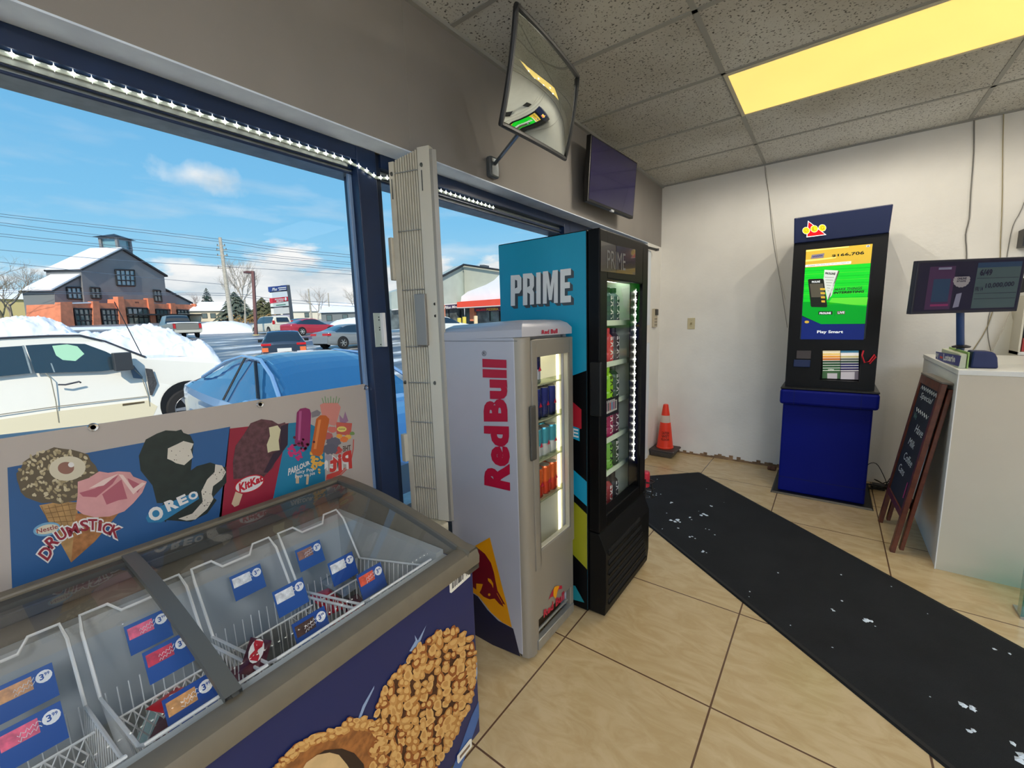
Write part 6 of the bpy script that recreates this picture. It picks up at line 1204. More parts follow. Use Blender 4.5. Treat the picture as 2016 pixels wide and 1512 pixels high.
        vs, fs = text_geo(word, .04); b = MB(); b.add([((r+.0007)*math.cos((.5-v)*-.95), (r+.0007)*math.sin((.5-v)*-.95), .02+u*.115) for u, v in vs], fs, wc); b.build('lettering', k, local=True, flat=True)
        return k
    IK = M('bottle_ink', (20, 22, 26), .4); WB = M('bottle_white', (236, 236, 230), .4)
    rows = [(5, [((150, 160, 176), (60, 66, 80), IK), ((206, 60, 60), (30, 90, 190), WB), ((206, 60, 60), (30, 90, 190), WB), ((40, 60, 70), (20, 20, 22), WB), ((60, 74, 84), (20, 20, 22), WB)], 'top shelf'),
            (4, [((226, 226, 220), (206, 60, 54), M('bt_red_ink', (190, 40, 44), .4)), ((206, 58, 50), (206, 58, 50), WB), ((206, 58, 50), (206, 58, 50), WB), ((206, 70, 60), (206, 58, 50), WB), ((70, 60, 60), (30, 30, 30), WB)], 'second shelf'),
            (3, [((70, 150, 206), (60, 120, 190), IK), ((60, 150, 210), (70, 150, 210), IK), ((150, 214, 30), (160, 226, 40), IK), ((150, 214, 30), (160, 226, 40), IK), ((60, 90, 60), (30, 60, 30), WB)], 'third shelf'),
            (2, [((150, 176, 190), (90, 110, 130), IK), ((196, 70, 84), (180, 50, 80), WB), ((176, 40, 90), (176, 40, 90), WB), ((160, 36, 84), (160, 36, 84), WB), ((90, 40, 60), (60, 30, 40), WB)], 'fourth shelf'),
            (0, [((70, 130, 130), (60, 40, 40), WB), ((150, 60, 56), (40, 40, 44), WB), ((60, 120, 126), (40, 40, 44), WB), ((150, 60, 60), (40, 40, 44), WB), ((60, 60, 60), (40, 40, 44), WB)], 'bottom shelf'),
            (1, [((170, 60, 66), (90, 40, 44), WB), ((186, 196, 40), (150, 160, 30), IK), ((130, 180, 60), (90, 120, 40), IK), ((120, 180, 70), (90, 120, 40), IK), ((60, 80, 50), (40, 50, 30), WB)], 'lowest lit shelf')]
    rows = [(si if si else 0, a, n_) for si, a, n_ in rows]
    names = {(70, 130, 130): 'grey green', (150, 60, 56): 'brick red', (60, 120, 126): 'teal', (150, 60, 60): 'dark red', (60, 60, 60): 'charcoal', (150, 160, 176): 'grey', (206, 60, 60): 'red', (40, 60, 70): 'dark', (60, 74, 84): 'slate', (226, 226, 220): 'white', (206, 58, 50): 'bright red', (206, 70, 60): 'coral', (70, 60, 60): 'brown', (70, 150, 206): 'pale blue', (60, 150, 210): 'blue', (150, 214, 30): 'lime green', (60, 90, 60): 'dark green', (150, 176, 190): 'pale grey', (196, 70, 84): 'rose', (176, 40, 90): 'magenta', (160, 36, 84): 'purple', (90, 40, 60): 'plum', (170, 60, 66): 'dull red', (186, 196, 40): 'yellow green', (130, 180, 60): 'green', (120, 180, 70): 'light green', (60, 80, 50): 'olive'}
    proto = {}
    for si, lst, nm in rows:
        z = zs[si]+.001
        for i, (c, cap, ink) in enumerate(lst):
            for j in range(2):
                key = (c, nm)
                if key in proto: o = copy_tree(proto[key])
                else: o = proto[key] = bottle(c, cap, 'PRIME', ink, '%s sports drink bottle on the %s of the tall black cooler' % (names[c], nm), '%s bottles on the %s' % (names[c], nm))
                o.location = (x1-.06-j*.075, y0+.095+i*.078, z)
tall_cooler()
b = MB(); b.mat = BLACK
for z in (.40, .445, .49): b.tube([(-.86, 2.285, z), (-.80, 2.29, z), (-.765, 2.30, z), (-.76, 2.33, z), (-.80, 2.35, z), (-.86, 2.35, z)], .004, seg=6)
b.tube([(-.80, 2.288, .38), (-.80, 2.288, .51)], .004); b.tube([(-.765, 2.30, .40), (-.765, 2.30, .49)], .004)
b.build('wire_side_rack', label='small black wire rack hooked on the far side of the tall cooler', cat='rack')
MB().lathe([(.02, 0), (.024, .005), (.024, .085), (.02, .092)], (-.81, 2.318, .455), M('can_red', (206, 50, 70), .3, metal=.3), 16).build('soda_can', label='pinkish red can sitting in the small black wire rack', cat='can', smooth=True)
# ================================================================== ENTRANCE END OF THE SHOP
# floor mat with tracked-in snow
def mat_():
    A, B, Cc, Dd = Vector((-1.31, 3.56, 0)), Vector((-.894, 3.975, 0)), Vector((1.6, 1.74, 0)), Vector((.95, 1.22, 0))
    B = Vector((-.894, 3.975, 0)); e = (Vector((.724, 2.52, 0))-B).normalized(); f = (Vector((.381, 1.704, 0))-Vector((-1.049, 2.847, 0))).normalized()
    Cc = B+e*4.6; Dd = Vector((-1.049, 2.847, 0))+f*4.6; A = B+Vector((-.44, -.42, 0)); A2 = Vector((-1.049, 2.847, 0))-f*.35
    m = M('mat_carpet', (17, 19, 21), .95, noise=.35, nscale=5, bump=.5, bscale=300)
    b = MB(); L = [A, A2, Vector((-1.049, 2.847, 0)), Dd, Cc, B]
    b.prism([p+Vector((0, 0, .0015)) for p in L], (0, 0, .007), m); t = b.build('entrance_mat', label='long black entrance mat running diagonally across the tiles', cat='mat')
    b = MB(); b.mat = M('mat_edge', (16, 17, 18), .7)
    for p, q in ((A2, Dd), (B, Cc), (A, B)):
        d = (q-p).normalized(); n = Vector((-d.y, d.x, 0))*.014; b.hexa([p-n+Vector((0, 0, .001)), q-n+Vector((0, 0, .001)), q+n+Vector((0, 0, .001)), p+n+Vector((0, 0, .001)), p-n*.6+Vector((0, 0, .0095)), q-n*.6+Vector((0, 0, .0095)), q+n*.6+Vector((0, 0, .0095)), p+n*.6+Vector((0, 0, .0095))])
    b.build('rubber_border', t)
    rnd = random.Random(9); b = MB(); b.mat = M('snow_crumb', (214, 224, 232), .5)
    z6 = lambda x, y: (1240+x/2.470, 900+y/2.470)
    sp = [(200, 222, 9), (225, 305, 13), (240, 312, 7), (300, 290, 7), (370, 283, 11), (395, 240, 9), (340, 262, 4), (180, 270, 5), (240, 345, 5), (300, 385, 8), (315, 392, 5), (375, 350, 7), (350, 452, 8), (365, 460, 5), (90, 165, 8), (120, 185, 6), (140, 178, 7), (100, 195, 4), (130, 105, 4), (375, 155, 4), (730, 570, 5), (572, 655, 4), (1020, 692, 4), (985, 742, 6), (1150, 795, 8), (1170, 802, 9), (1185, 815, 5), (1135, 790, 5), (1280, 632, 5), (1035, 570, 4), (1640, 1205, 9), (1650, 1215, 6), (1655, 1330, 8), (1855, 965, 5), (1765, 925, 5), (1460, 762, 4), (1905, 1440, 14), (1915, 1450, 10), (775, 815, 3), (998, 930, 4), (1455, 1160, 3), (585, 680, 3), (420, 380, 4), (165, 350, 4), (460, 220, 3), (295, 300, 4)]
    for x, y, r in sp:
        c = at(*z6(x, y), 2, .0095)
        for k in range(max(1, r//3)):
            q = c+Vector((rnd.uniform(-1, 1), rnd.uniform(-1, 1), 0))*r*.0025; s = r*.0011*rnd.uniform(.6, 1.3)
            b.add([q+Vector((s*math.cos(a)*rnd.uniform(.6, 1.4), s*math.sin(a)*rnd.uniform(.6, 1.4), 0)) for a in (0, 1.26, 2.5, 3.8, 5)]+[q+Vector((0, 0, s*.5))], [(i, (i+1) % 5, 5) for i in range(5)])
    b.build('snow_crumbs', label='crumbs of tracked-in snow scattered over the black mat', cat='snow', kind='stuff')
mat_()
# lottery kiosk
def kiosk():
    KB_ = M('kiosk_blue', (2, 18, 118), .55, noise=.04, nscale=4, spec=.2); KN_ = M('kiosk_navy', (12, 28, 72), .4); K = M('kiosk_black', (9, 9, 11), .45, spec=.3)
    yf = 3.9; t = thing('lottery_terminal', 'tall blue and black self-service lottery kiosk with a glowing green screen', 'kiosk', (0, 4.1, 0))
    MB().hexa([(-.318, 3.835, 0), (.325, 3.835, 0), (.325, 4.44, 0), (-.318, 4.44, 0), (-.306, 3.85, .014), (.313, 3.85, .014), (.313, 4.43, .014), (-.306, 4.43, .014)], BLACK).build('base_plate', t, bevel=.003)
    MB().box((-.272, 3.885, .014), (.272, 4.38, .74), KB_).build('cabinet', t, bevel=.012)
    b = MB(); b.mat = KB_; b.box((-.292, 3.825, .735), (.298, 4.38, .852)); b.build('front_ledge', t, bevel=.018)
    b = MB(); b.mat = M('ledge_black', (24, 24, 24), .35); b.box((-.29, 3.83, .852), (.296, 4.38, .866)); b.build('ledge_top', t, bevel=.004)
    b = MB(); b.mat = M('gap_navy', (6, 14, 60), .6); b.box((-.273, 3.8845, .13), (.273, 3.89, .133)).box((-.20, 3.8245, .735), (-.198, 3.83, .85)).box((.198, 3.8245, .735), (.2, 3.83, .85)); b.build('panel_seam', t)
    b = MB(); b.mat = K
    for a in ((-.268, -.05, .866, 1.16), (.18, .268, .866, 1.16), (-.05, .18, .866, .925), (-.05, .18, 1.155, 1.16), (-.268, .268, 1.16, 1.95)): b.box((a[0], 3.905, a[2]), (a[1], 4.3, a[3]))
    b.box((-.05, 4.0, .92), (.18, 4.3, 1.16)); b.build('display_housing', t)
    MB().hexa([(-.268, 3.885, 1.945), (.266, 3.885, 1.945), (.266, 4.3, 1.945), (-.268, 4.3, 1.945), (-.274, 3.86, 2.125), (.272, 3.86, 2.125), (.272, 4.3, 2.125), (-.274, 4.3, 2.125)], KN_).build('top_sign', t, bevel=.006)
    z = lambda x, y: (1500+x/3.78, 380+y/3.78); D = Dec((0, 3.868, 0), (0, -1, 0), .0008)
    def E_(n_, c, e): 
        m = M(n_, c, .3, em=e, spec=.2)
        return m
    W1 = E_('logo_white', (255, 250, 240), .9); R1 = E_('logo_red', (226, 16, 24), .9); Y1 = E_('logo_yellow', (244, 214, 20), .9); O1 = M('logo_outline', (150, 120, 10), .5, em=.3)
    D.poly([z(343, 207), z(480, 312), z(332, 331)], W1, 8); D.poly([z(347, 215), z(470, 309), z(338, 325)], R1, 9)
    for cx, cy in ((330, 281), (390, 268), (450, 261)): D.ell(*z(cx, cy), 7.4, 6.9, W1, 10, n=24); D.ell(*z(cx, cy), 6.8, 6.4, Y1, 11, n=24)
    for ch, cx, cy in (('O', 330, 281), ('L', 390, 268), ('G', 450, 261)): D.text(ch, [z(cx-13, cy-14), z(cx+13, cy-16), z(cx+13, cy+12), z(cx-13, cy+14)], O1, 12, .02)
    D.mb.build('logo', t, flat=True)
    sc_ = MB(); sc_.box((-.193, 3.9035, 1.235), (.193, 3.906, 1.895), M('kiosk_panel', (8, 8, 10), .15)); scr = sc_.build('screen', t)
    z = lambda x, y: (1560+x/7.2, 470+y/7.2); D = Dec((0, 3.9032, 0), (0, -1, 0), .0006)
    GR = E_('scr_green', (24, 200, 44), .55); GL_ = E_('scr_lime', (96, 220, 60), .5); GD = E_('scr_green2', (0, 160, 40), .5); GO = E_('scr_gold', (206, 172, 60), .5); GY = E_('scr_gold_pale', (240, 214, 120), .5); NB = E_('scr_navy', (22, 40, 116), .4); PW = E_('scr_paper', (206, 214, 210), .5); SK = E_('scr_ink', (36, 40, 34), .2); SG = E_('scr_grey', (92, 88, 76), .3); SW_ = E_('scr_white', (226, 232, 236), .6)
    D.poly([z(195, 160), z(1138, 72), z(1110, 345), z(182, 410)], GO, 1); D.poly([z(195, 162), z(805, 104), z(800, 122), z(520, 150), z(193, 186)], GY, 2); D.poly([z(188, 300), z(630, 256), z(610, 275), z(400, 305), z(186, 328)], GY, 2)
    D.poly([z(184, 372), z(835, 318), z(830, 355), z(182, 402)], SW_, 2); D.text('CLOSING THU 20 ACTIVE THU 27 CLOSING 27', [z(215, 378), z(808, 330), z(806, 345), z(213, 392)], SG, 3, .01)
    D.text('$166,706', [z(560, 225), z(1020, 172), z(1016, 228), z(560, 262)], SK, 3, .03); D.poly([z(275, 230), z(455, 205), z(440, 270), z(262, 285)], E_('scr_lilac', (132, 124, 140), .4), 3); D.line([z(285+k*12, 255-k*1.5+(9 if k % 2 else -9)) for k in range(13)], .9, NB, 4)
    D.poly([z(1048, 92), z(1098, 86), z(1098, 116), z(1046, 120)], PW, 3); D.text('28', [z(1056, 95), z(1088, 92), z(1088, 112), z(1056, 116)], NB, 4, .02)
    D.poly([z(180, 412), z(1110, 345), z(1030, 1205), z(405, 1210), z(138, 1090)], GR, 1); D.poly([z(560, 840), z(1070, 830), z(1055, 940), z(500, 935)], GL_, 2); D.poly([z(148, 895), z(520, 900), z(1052, 960), z(1030, 1205), z(405, 1210), z(138, 1090)], GD, 2)
    for k in range(9): D.line([z(175-k*3, 460+k*48), z(1100-k*5, 405+k*52)], .5, GL_ if k % 2 else GD, 2.2)
    D.text('MAKE THINGS', [z(600, 705), z(990, 680), z(988, 718), z(598, 735)], M('scr_dkgreen', (30, 90, 30), .4, em=.3), 3, .03, .2); D.text('INTERESTING', [z(582, 750), z(1020, 728), z(1018, 762), z(580, 785)], SK, 3, .05, .2)
    D.poly([z(455, 440), z(648, 450), z(560, 800), z(498, 870), z(440, 600)], PW, 3); D.poly([z(648, 455), z(668, 460), z(510, 880), z(498, 868)], SG, 3); D.text('PROLINE', [z(468, 475), z(612, 480), z(606, 515), z(465, 505)], SK, 4, .05)
    for k in range(6): D.line([z(460+k*8, 545+k*38), z(590-k*14, 550+k*38)], .6, SG, 4)
    D.poly([z(222, 585), z(235, 572), z(425, 565), z(445, 580), z(495, 960), z(480, 972), z(275, 968), z(262, 955)], SK, 5); D.poly([z(245, 640), z(432, 635), z(460, 830), z(270, 830)], SG, 6); D.text('PROLINE', [z(275, 600), z(392, 592), z(392, 622), z(278, 628)], SW_, 6, .03)
    for k in range(4): D.poly([z(392+k*6, 700+k*58), z(462, 700+k*58), z(464, 730+k*58), z(394+k*6, 728+k*58)], Y1 if 0 else GO, 7)
    D.poly([z(370, 1030), z(568, 1028), z(566, 1075), z(368, 1078)], SK, 3); D.text('PROLINE', [z(385, 1042), z(548, 1038), z(546, 1068), z(384, 1070)], SW_, 4, .06); D.line([z(600, 1020), z(598, 1100)], .5, SK, 3); D.poly([z(632, 1025), z(748, 1022), z(744, 1070), z(630, 1074)], SG, 3); D.text('LIVE', [z(645, 1032), z(740, 1030), z(736, 1060), z(643, 1064)], SW_, 4, .03)
    D.poly([z(138, 1100), z(405, 1210), z(1028, 1210), z(1008, 1432), z(118, 1425)], NB, 3); D.text('Play Smart', [z(350, 1300), z(720, 1298), z(716, 1350), z(350, 1350)], SW_, 4, .03); D.ell(*z(205, 1180), 4.5, 2.6, GO, 4)
    D.mb.build('screen_picture', scr, flat=True)
    # ticket window, lit
    z = lambda x, y: (1590+x/13.44, 670+y/13.44); D = Dec((0, 3.97, 0), (0, -1, 0), .001)
    cs = [[(255, 240, 200), (255, 214, 120), (246, 166, 60), (226, 130, 50), (60, 90, 60), (44, 84, 50), (48, 92, 56), (52, 96, 60)], [(70, 130, 160), (250, 240, 230), (206, 190, 130), (110, 110, 100), (60, 84, 70), (52, 52, 96), (48, 50, 100), (54, 48, 90)]]
    for k in range(8):
        for j, (xa, xb) in enumerate(((400, 862), (875, 1350))):
            ya, yb = 275+k*66, 335+k*66
            c = cs[j][k]; D.poly([z(xa, ya), z(xb, ya-3), z(xb, yb-3), z(xa, yb)], M('tk%d%d%d' % c, c, .5, em=.55 if k < 3 else .35), 1); D.poly([z(xa, yb-3), z(xb, yb-6), z(xb, yb+4), z(xa, yb+7)], M('tk_white', (244, 240, 230), .5, em=.7 if k < 4 else .4), 2)
    D.poly([z(395, 800), z(862, 800), z(855, 1015), z(385, 1005)], M('tk_green', (60, 96, 60), .5, em=.35), 1); D.poly([z(520, 870), z(785, 872), z(780, 1018), z(520, 1010)], M('tk_paper', (190, 184, 188), .5, em=.35), 2); D.poly([z(875, 800), z(1350, 800), z(1340, 1040), z(870, 1030)], M('tk_grey', (120, 112, 124), .5, em=.3), 1); D.poly([z(880, 840), z(1245, 836), z(1240, 1035), z(872, 1026)], M('tk_paper', 0), 2)
    D.text('LOTTO', [z(545, 760), z(695, 765), z(690, 802), z(540, 800)], M('tk_white', 0), 3, .03); D.mb.build('ticket_display', t, flat=True)
    b = MB(); b.mat = M('reader_navy', (26, 44, 88), .4); b.box((-.22, 3.893, 1.02), (-.115, 3.906, 1.075)); rd = b.build('card_reader', t, bevel=.003); MB().box((-.205, 3.90, 1.085), (-.115, 3.906, 1.145), M('reader_screen', (74, 66, 66), .3)).build('reader_screen', t)
    MB().tube([at(1700, 690, 1, 3.88), at(1697, 700, 1, 3.875), at(1702, 714, 1, 3.88), at(1711, 712, 1, 3.875), at(1722, 698, 1, 3.88), at(1724, 703, 1, 3.88), at(1712, 716, 1, 3.885)], .005, M('lanyard_red', (206, 26, 44), .5), 8).build('ribbon', label='red ribbon loop hanging on the right side of the kiosk', cat='ribbon')
kiosk()
# cables
def cable(pts, r, mat, lab, y=YB-.004): return MB().tube(catmull([at(px, py, 1, y-r) for px, py in pts], 3), r, mat, 6).build('wall_cable', label=lab, cat='cable')
CW = M('cable_white', (196, 192, 180), .5); CG_ = M('cable_grey', (128, 126, 122), .5)
cable([(1506, 326), (1508, 350), (1513, 380), (1517, 420), (1522, 470), (1530, 520), (1537, 560), (1543, 600), (1550, 645)], .0022, CG_, 'thin grey cable running down the wall left of the kiosk')
cable([(1508, 330), (1512, 370), (1519, 420), (1527, 480), (1535, 540), (1546, 590)], .0016, CW, 'thin white cable beside the grey one left of the kiosk')
cable([(1918, 236), (1917, 300), (1911, 380), (1908, 430), (1901, 462), (1903, 500), (1901, 560), (1897, 620), (1898, 688)], .0042, CG_, 'thick grey cable down the wall behind the counter monitor')
cable([(1976, 222), (1974, 300), (1973, 400), (1970, 470), (1966, 560), (1945, 640), (1915, 690)], .003, M('cable_beige', (168, 156, 124), .5), 'beige paired cable right of the thick grey one')
cable([(2040, 330), (2012, 410), (1994, 445), (1983, 500), (1975, 560), (1950, 610), (1944, 650), (1950, 690)], .0022, CG_, 'thin wavy cable near the right edge of the photo')
b = MB(); b.mat = BLACK; rnd = random.Random(4)
for k in range(5): b.tube(catmull([Vector((.30+rnd.uniform(0, .22), 4.36+rnd.uniform(-.1, .1), .006+rnd.uniform(0, .05))) for _ in range(6)], 4), .004, seg=5)
b.tube(catmull([Vector(v) for v in ((.28, 4.4, .02), (.30, 4.42, .16), (.36, 4.43, .19), (.42, 4.42, .08), (.44, 4.4, .01))], 4), .003, seg=5); b.tube(catmull([Vector(v) for v in ((.42, 4.4, .01), (.46, 4.42, .10), (.52, 4.43, .12), (.56, 4.4, .06))], 4), .003, seg=5)
b.build('tangled_cords', label='tangle of black cords on the floor right of the kiosk', cat='cable')
MB().box((.34, 4.33, 0), (.42, 4.40, .04), BLACK).build('power_adapter', label='black power adapter among the cords beside the kiosk', cat='adapter', bevel=.004)
MB().box((-.40, 4.40, 0), (-.33, 4.46, .03), M('debris', (110, 76, 60), .9, noise=.4, nscale=40)).build('crumbled_filler', label='small crumble of brown filler at the wall foot left of the kiosk', cat='debris', bevel=.01)
# cone on its plastic tote, switch and thermostat
t = thing('storage_tote', 'low dark plastic tote under the orange cone in the corner', 'tote', (-1.33, 4.37, 0))
TD = M('tote_dark', (76, 72, 70), .5, noise=.2, nscale=20)
MB().hexa([(-1.44, 4.26, 0), (-1.23, 4.26, 0), (-1.23, 4.46, 0), (-1.44, 4.46, 0), (-1.452, 4.245, .06), (-1.205, 4.245, .06), (-1.205, 4.48, .06), (-1.452, 4.48, .06)], TD).build('tub', t, bevel=.012)
MB().hexa([(-1.455, 4.235, .06), (-1.19, 4.235, .06), (-1.19, 4.495, .06), (-1.455, 4.495, .06), (-1.45, 4.245, .078), (-1.20, 4.245, .078), (-1.20, 4.485, .078), (-1.45, 4.485, .078)], M('tote_lid', (62, 54, 52), .5)).build('lid', t, bevel=.008)
t = thing('traffic_cone', 'orange traffic cone with white band standing in the corner', 'traffic cone', (-1.325, 4.365, .0785)); OR = M('cone_orange', (244, 62, 34), .45)
MB().lathe([(.082, 0), (.086, .012), (.080, .02), (.052, .27), (.050, .275)], (0, 0, 0), OR, 28, caps=False).lathe([(.042, .345), (.026, .455), (.022, .462), (.0001, .462)], (0, 0, 0), OR, 28, caps=False).build('body', t, smooth=True, local=True)
MB().lathe([(.0505, .272), (.0425, .348)], (0, 0, 0), M('cone_band', (214, 196, 182), .5), 28, caps=False).build('reflective_band', t, smooth=True, local=True)
b = MB(); b.mat = M('cone_ink', (140, 40, 20), .5)
for wd, z0, z1_ in (('CAUTION', .155, .185), ('WET', .12, .15), ('FLOOR', .09, .115)):
    vs, fs = text_geo(wd, .03); h = (z0+z1_)/2; r = .080+(.052-.080)*(h-.02)/.25+.0035
    b.add([(r*math.cos(-1.25+(u-.5)*1.1), r*math.sin(-1.25+(u-.5)*1.1), z0+v*(z1_-z0)) for u, v in vs], fs)
b.build('lettering', t, local=True, flat=True)
t = thing('light_switch', 'beige light switch on the white back wall', 'light switch', at(1361, 637, 1, YB)); c = t.location.copy()
MB().box(c+Vector((-.036, -.006, -.056)), c+Vector((.036, -.0005, .056)), M('switch_beige', (206, 196, 160), .4)).build('cover_plate', t, bevel=.002); MB().box(c+Vector((-.006, -.016, -.012)), c+Vector((.006, -.004, .010)), M('switch_toggle', (150, 138, 100), .4)).build('toggle', t, bevel=.001)
for dz in (-.03, .03): MB().lathe([(.003, 0), (.003, -.001), (.0001, -.001)], c+Vector((0, -.006, dz)), M('switch_toggle', 0), 8, 'y').build('screw', t)
t = thing('alarm_keypad', 'slim keypad with a black square top on the window wall by the corner', 'keypad', (XW, 4.333, 1.36))
MB().box((XW+.0005, 4.28, 1.335), (XW+.022, 4.385, 1.52), M('keypad_beige', (190, 180, 156), .45)).build('housing', t, bevel=.003); MB().box((XW+.022, 4.315, 1.455), (XW+.03, 4.385, 1.515), BLACK).build('display', t)
b = MB(); b.mat = M('keypad_marks', (120, 110, 96), .5)
for i in range(3):
    for j in range(3): b.box((XW+.022, 4.30+i*.026, 1.35+j*.03), (XW+.0228, 4.316+i*.026, 1.366+j*.03))
b.build('buttons', t)
# counter
CTW = M('counter_white', (232, 232, 226), .4, noise=.02, nscale=3); CTF = M('counter_front', (214, 204, 184), .5, noise=.02, nscale=3)
t = thing('service_counter', 'plain white service counter at the right', 'counter', (1.5, 3.65, 0))
MB().box((.541, 3.128, 0), (.548, 4.185, 1.085), CTW).box((.548, 4.17, 0), (2.2, 4.185, 1.085), CTW).build('side_panel', t)
MB().box((.541, 3.12, 0), (2.2, 3.128, 1.085), CTF).build('front_panel', t)
MB().box((.536, 3.115, 1.085), (2.2, 4.19, 1.111), CTW).build('counter_top', t, bevel=.002); MB().box((.552, 3.135, 0), (2.19, 4.165, 1.08), CTW).build('carcass', t)
MB().box((.5375, 3.116, 0), (.5415, 3.13, 1.085), M('edge_strip', (240, 240, 236), .3)).build('edge_strip', t)
# lottery signs and monitor on the counter
t = thing('lottery_sign_box', 'small slanted lottery sign box on the counter corner', 'sign', (.62, 3.3, 1.111)); z = lambda x, y: (1700+x/3.779, 440+y/3.779)
GRN = M('sign_cream', (198, 202, 176), .5)
MB().box((.548, 3.20, 1.1115), (.576, 3.66, 1.187), GRN).build('box', t, bevel=.003)
D = Dec((.5475, 0, 0), (-1, 0, 0), .0008); Z = lambda *l: [z(*p) for p in l]
D.poly(Z((540, 952), (728, 984), (712, 1064), (537, 1016)), M('sign_navy2', (28, 40, 110), .4, em=.15), 1); D.text('ey', Z((540, 962), (562, 966), (560, 1008), (539, 1004)), WHITE, 2, .03); D.poly(Z((572, 985), (592, 992), (590, 1006), (570, 1000)), M('logo_red2', (220, 60, 40), .5), 2)
D.text('Loterie', Z((598, 968), (688, 984), (684, 1034), (596, 1018)), WHITE, 2, .05); D.mb.build('lettering', t, flat=True)
MB().box((.5785, 3.195, 1.1115), (.584, 3.66, 1.197), M('sign_lime', (150, 186, 104), .5)).build('side_plate', t)
y_ = 3.225; q = [at(*z(x, y), 1, y_) for x, y in ((790, 1090), (815, 950), (960, 955), (985, 970), (1000, 1000), (1003, 1095))]
m0 = min(p.z for p in q); q = [p+Vector((0, 0, 1.1115-m0+.0)) if p.z < 1.13 else p for p in q]
for p in q: p.z = max(p.z, 1.1115)
MB().prism([Vector((max(p.x, .587), p.y, p.z)) for p in q], (0, .12, 0), M('terminal_navy', (18, 34, 84), .45)).build('lottery_terminal_unit', label='rounded navy lottery printer behind the sign box on the counter', cat='printer', bevel=.01)
t = thing('customer_monitor', 'wide dark customer monitor on a blue pole above the counter', 'monitor', (.565, 3.30, 1.111))
Q = [Vector(v) for v in ((.344, 3.155, 1.684), (.793, 3.440, 1.684), (.793, 3.490, 1.402), (.338, 3.175, 1.402))]
n = (Q[1]-Q[0]).cross(Q[3]-Q[0]).normalized(); n = n if n.y < 0 else -n; mc = sum(Q, Vector())/4; Q[1] = Q[0]+((Q[1]-Q[0])); Q[2] = Q[3]+(Q[1]-Q[0])
P = lambda u, v, o=0: (Q[0]*(1-u)+Q[1]*u)*(1-v)+(Q[3]*(1-u)+Q[2]*u)*v+n*o
MB().hexa([P(0, 0, -.03), P(1, 0, -.03), P(1, 1, -.03), P(0, 1, -.03), P(0, 0), P(1, 0), P(1, 1), P(0, 1)], M('monitor_navy', (14, 18, 40), .35)).build('housing', t, bevel=.003)
def sm(n_, c, e=.22): return M(n_, c, .3, em=e, spec=.25)
b = MB()
def pq(u0, u1, v0, v1, mat, o=.001): b.poly([P(u0, v0, o), P(u1, v0, o), P(u1, v1, o), P(u0, v1, o)], mat)
pq(.02, .98, .04, .95, sm('ms_navy', (22, 20, 44))); pq(.12, .36, .12, .92, sm('ms_violet', (58, 34, 66)), .0016); pq(.17, .33, .35, .78, sm('ms_blue', (30, 52, 78)), .0022); pq(.2, .32, .14, .18, sm('ms_pale', (110, 110, 130)), .0026); pq(.17, .34, .82, .86, sm('ms_pink', (110, 36, 80)), .0026)
pq(.56, .96, .08, .92, sm('ms_slate', (58, 74, 78)), .0016); pq(.56, .96, .08, .17, sm('ms_blue', 0), .0022)
c = P(.43, .38, .0022); r1 = []; 
for k in range(32): a = k*math.pi/16; r = .040*(1+.07*(k % 2)); r1.append(c+(Q[1]-Q[0]).normalized()*r*math.cos(a)+Vector((0, 0, 1))*r*.95*math.sin(a))
b.poly(r1, sm('ms_white', (128, 124, 128)))
for k, wd in enumerate(('NEW', 'ONLINE', 'POWER', 'GAME')): 
    u0, u1 = .395-.008*(k in (1, 2)), .465+.008*(k in (1, 2)); v0 = .28+k*.055; b.text(wd, [P(u0, v0, .003), P(u1, v0, .003), P(u1, v0+.042, .003), P(u0, v0+.042, .003)], sm('ms_navy', 0), .03)
b.poly([P(.40, .64, .003), P(.45, .62, .003), P(.44, .88, .003), P(.385, .9, .003)], sm('ms_pale', 0)); b.text('6/49', [P(.59, .2, .003), P(.70, .2, .003), P(.70, .32, .003), P(.59, .32, .003)], sm('ms_navy', 0), .04)
b.text('10,000,000', [P(.66, .46, .003), P(.92, .44, .003), P(.92, .54, .003), P(.66, .56, .003)], sm('ms_navy', 0), .02); b.text('FRI 14', [P(.57, .52, .003), P(.64, .52, .003), P(.64, .6, .003), P(.57, .6, .003)], sm('ms_navy', 0), .02)
for v in (.36, .64, .74): pq(.57, .95, v, v+.008, sm('ms_navy', 0), .003)
b.build('screen_picture', t, flat=True)
MB().tube([mc+Vector((-.02, .04, -.02)), Vector((.606, 3.50, 1.113))], .0165, M('pole_blue', (40, 70, 120), .4), 14).build('pole', t, smooth=True)
MB().lathe([(.0205, 0), (.0205, .02), (.018, .03)], Vector((.606, 3.50, 1.1118)), M('base_dark', (22, 24, 34), .4), 20).build('base', t, smooth=True)
MB().lathe([(.036, 0), (.04, .008), (.02, .016)], Vector((.595, 3.46, 1.205)), M('base_dark', 0), 20).build('collar', t, smooth=True)
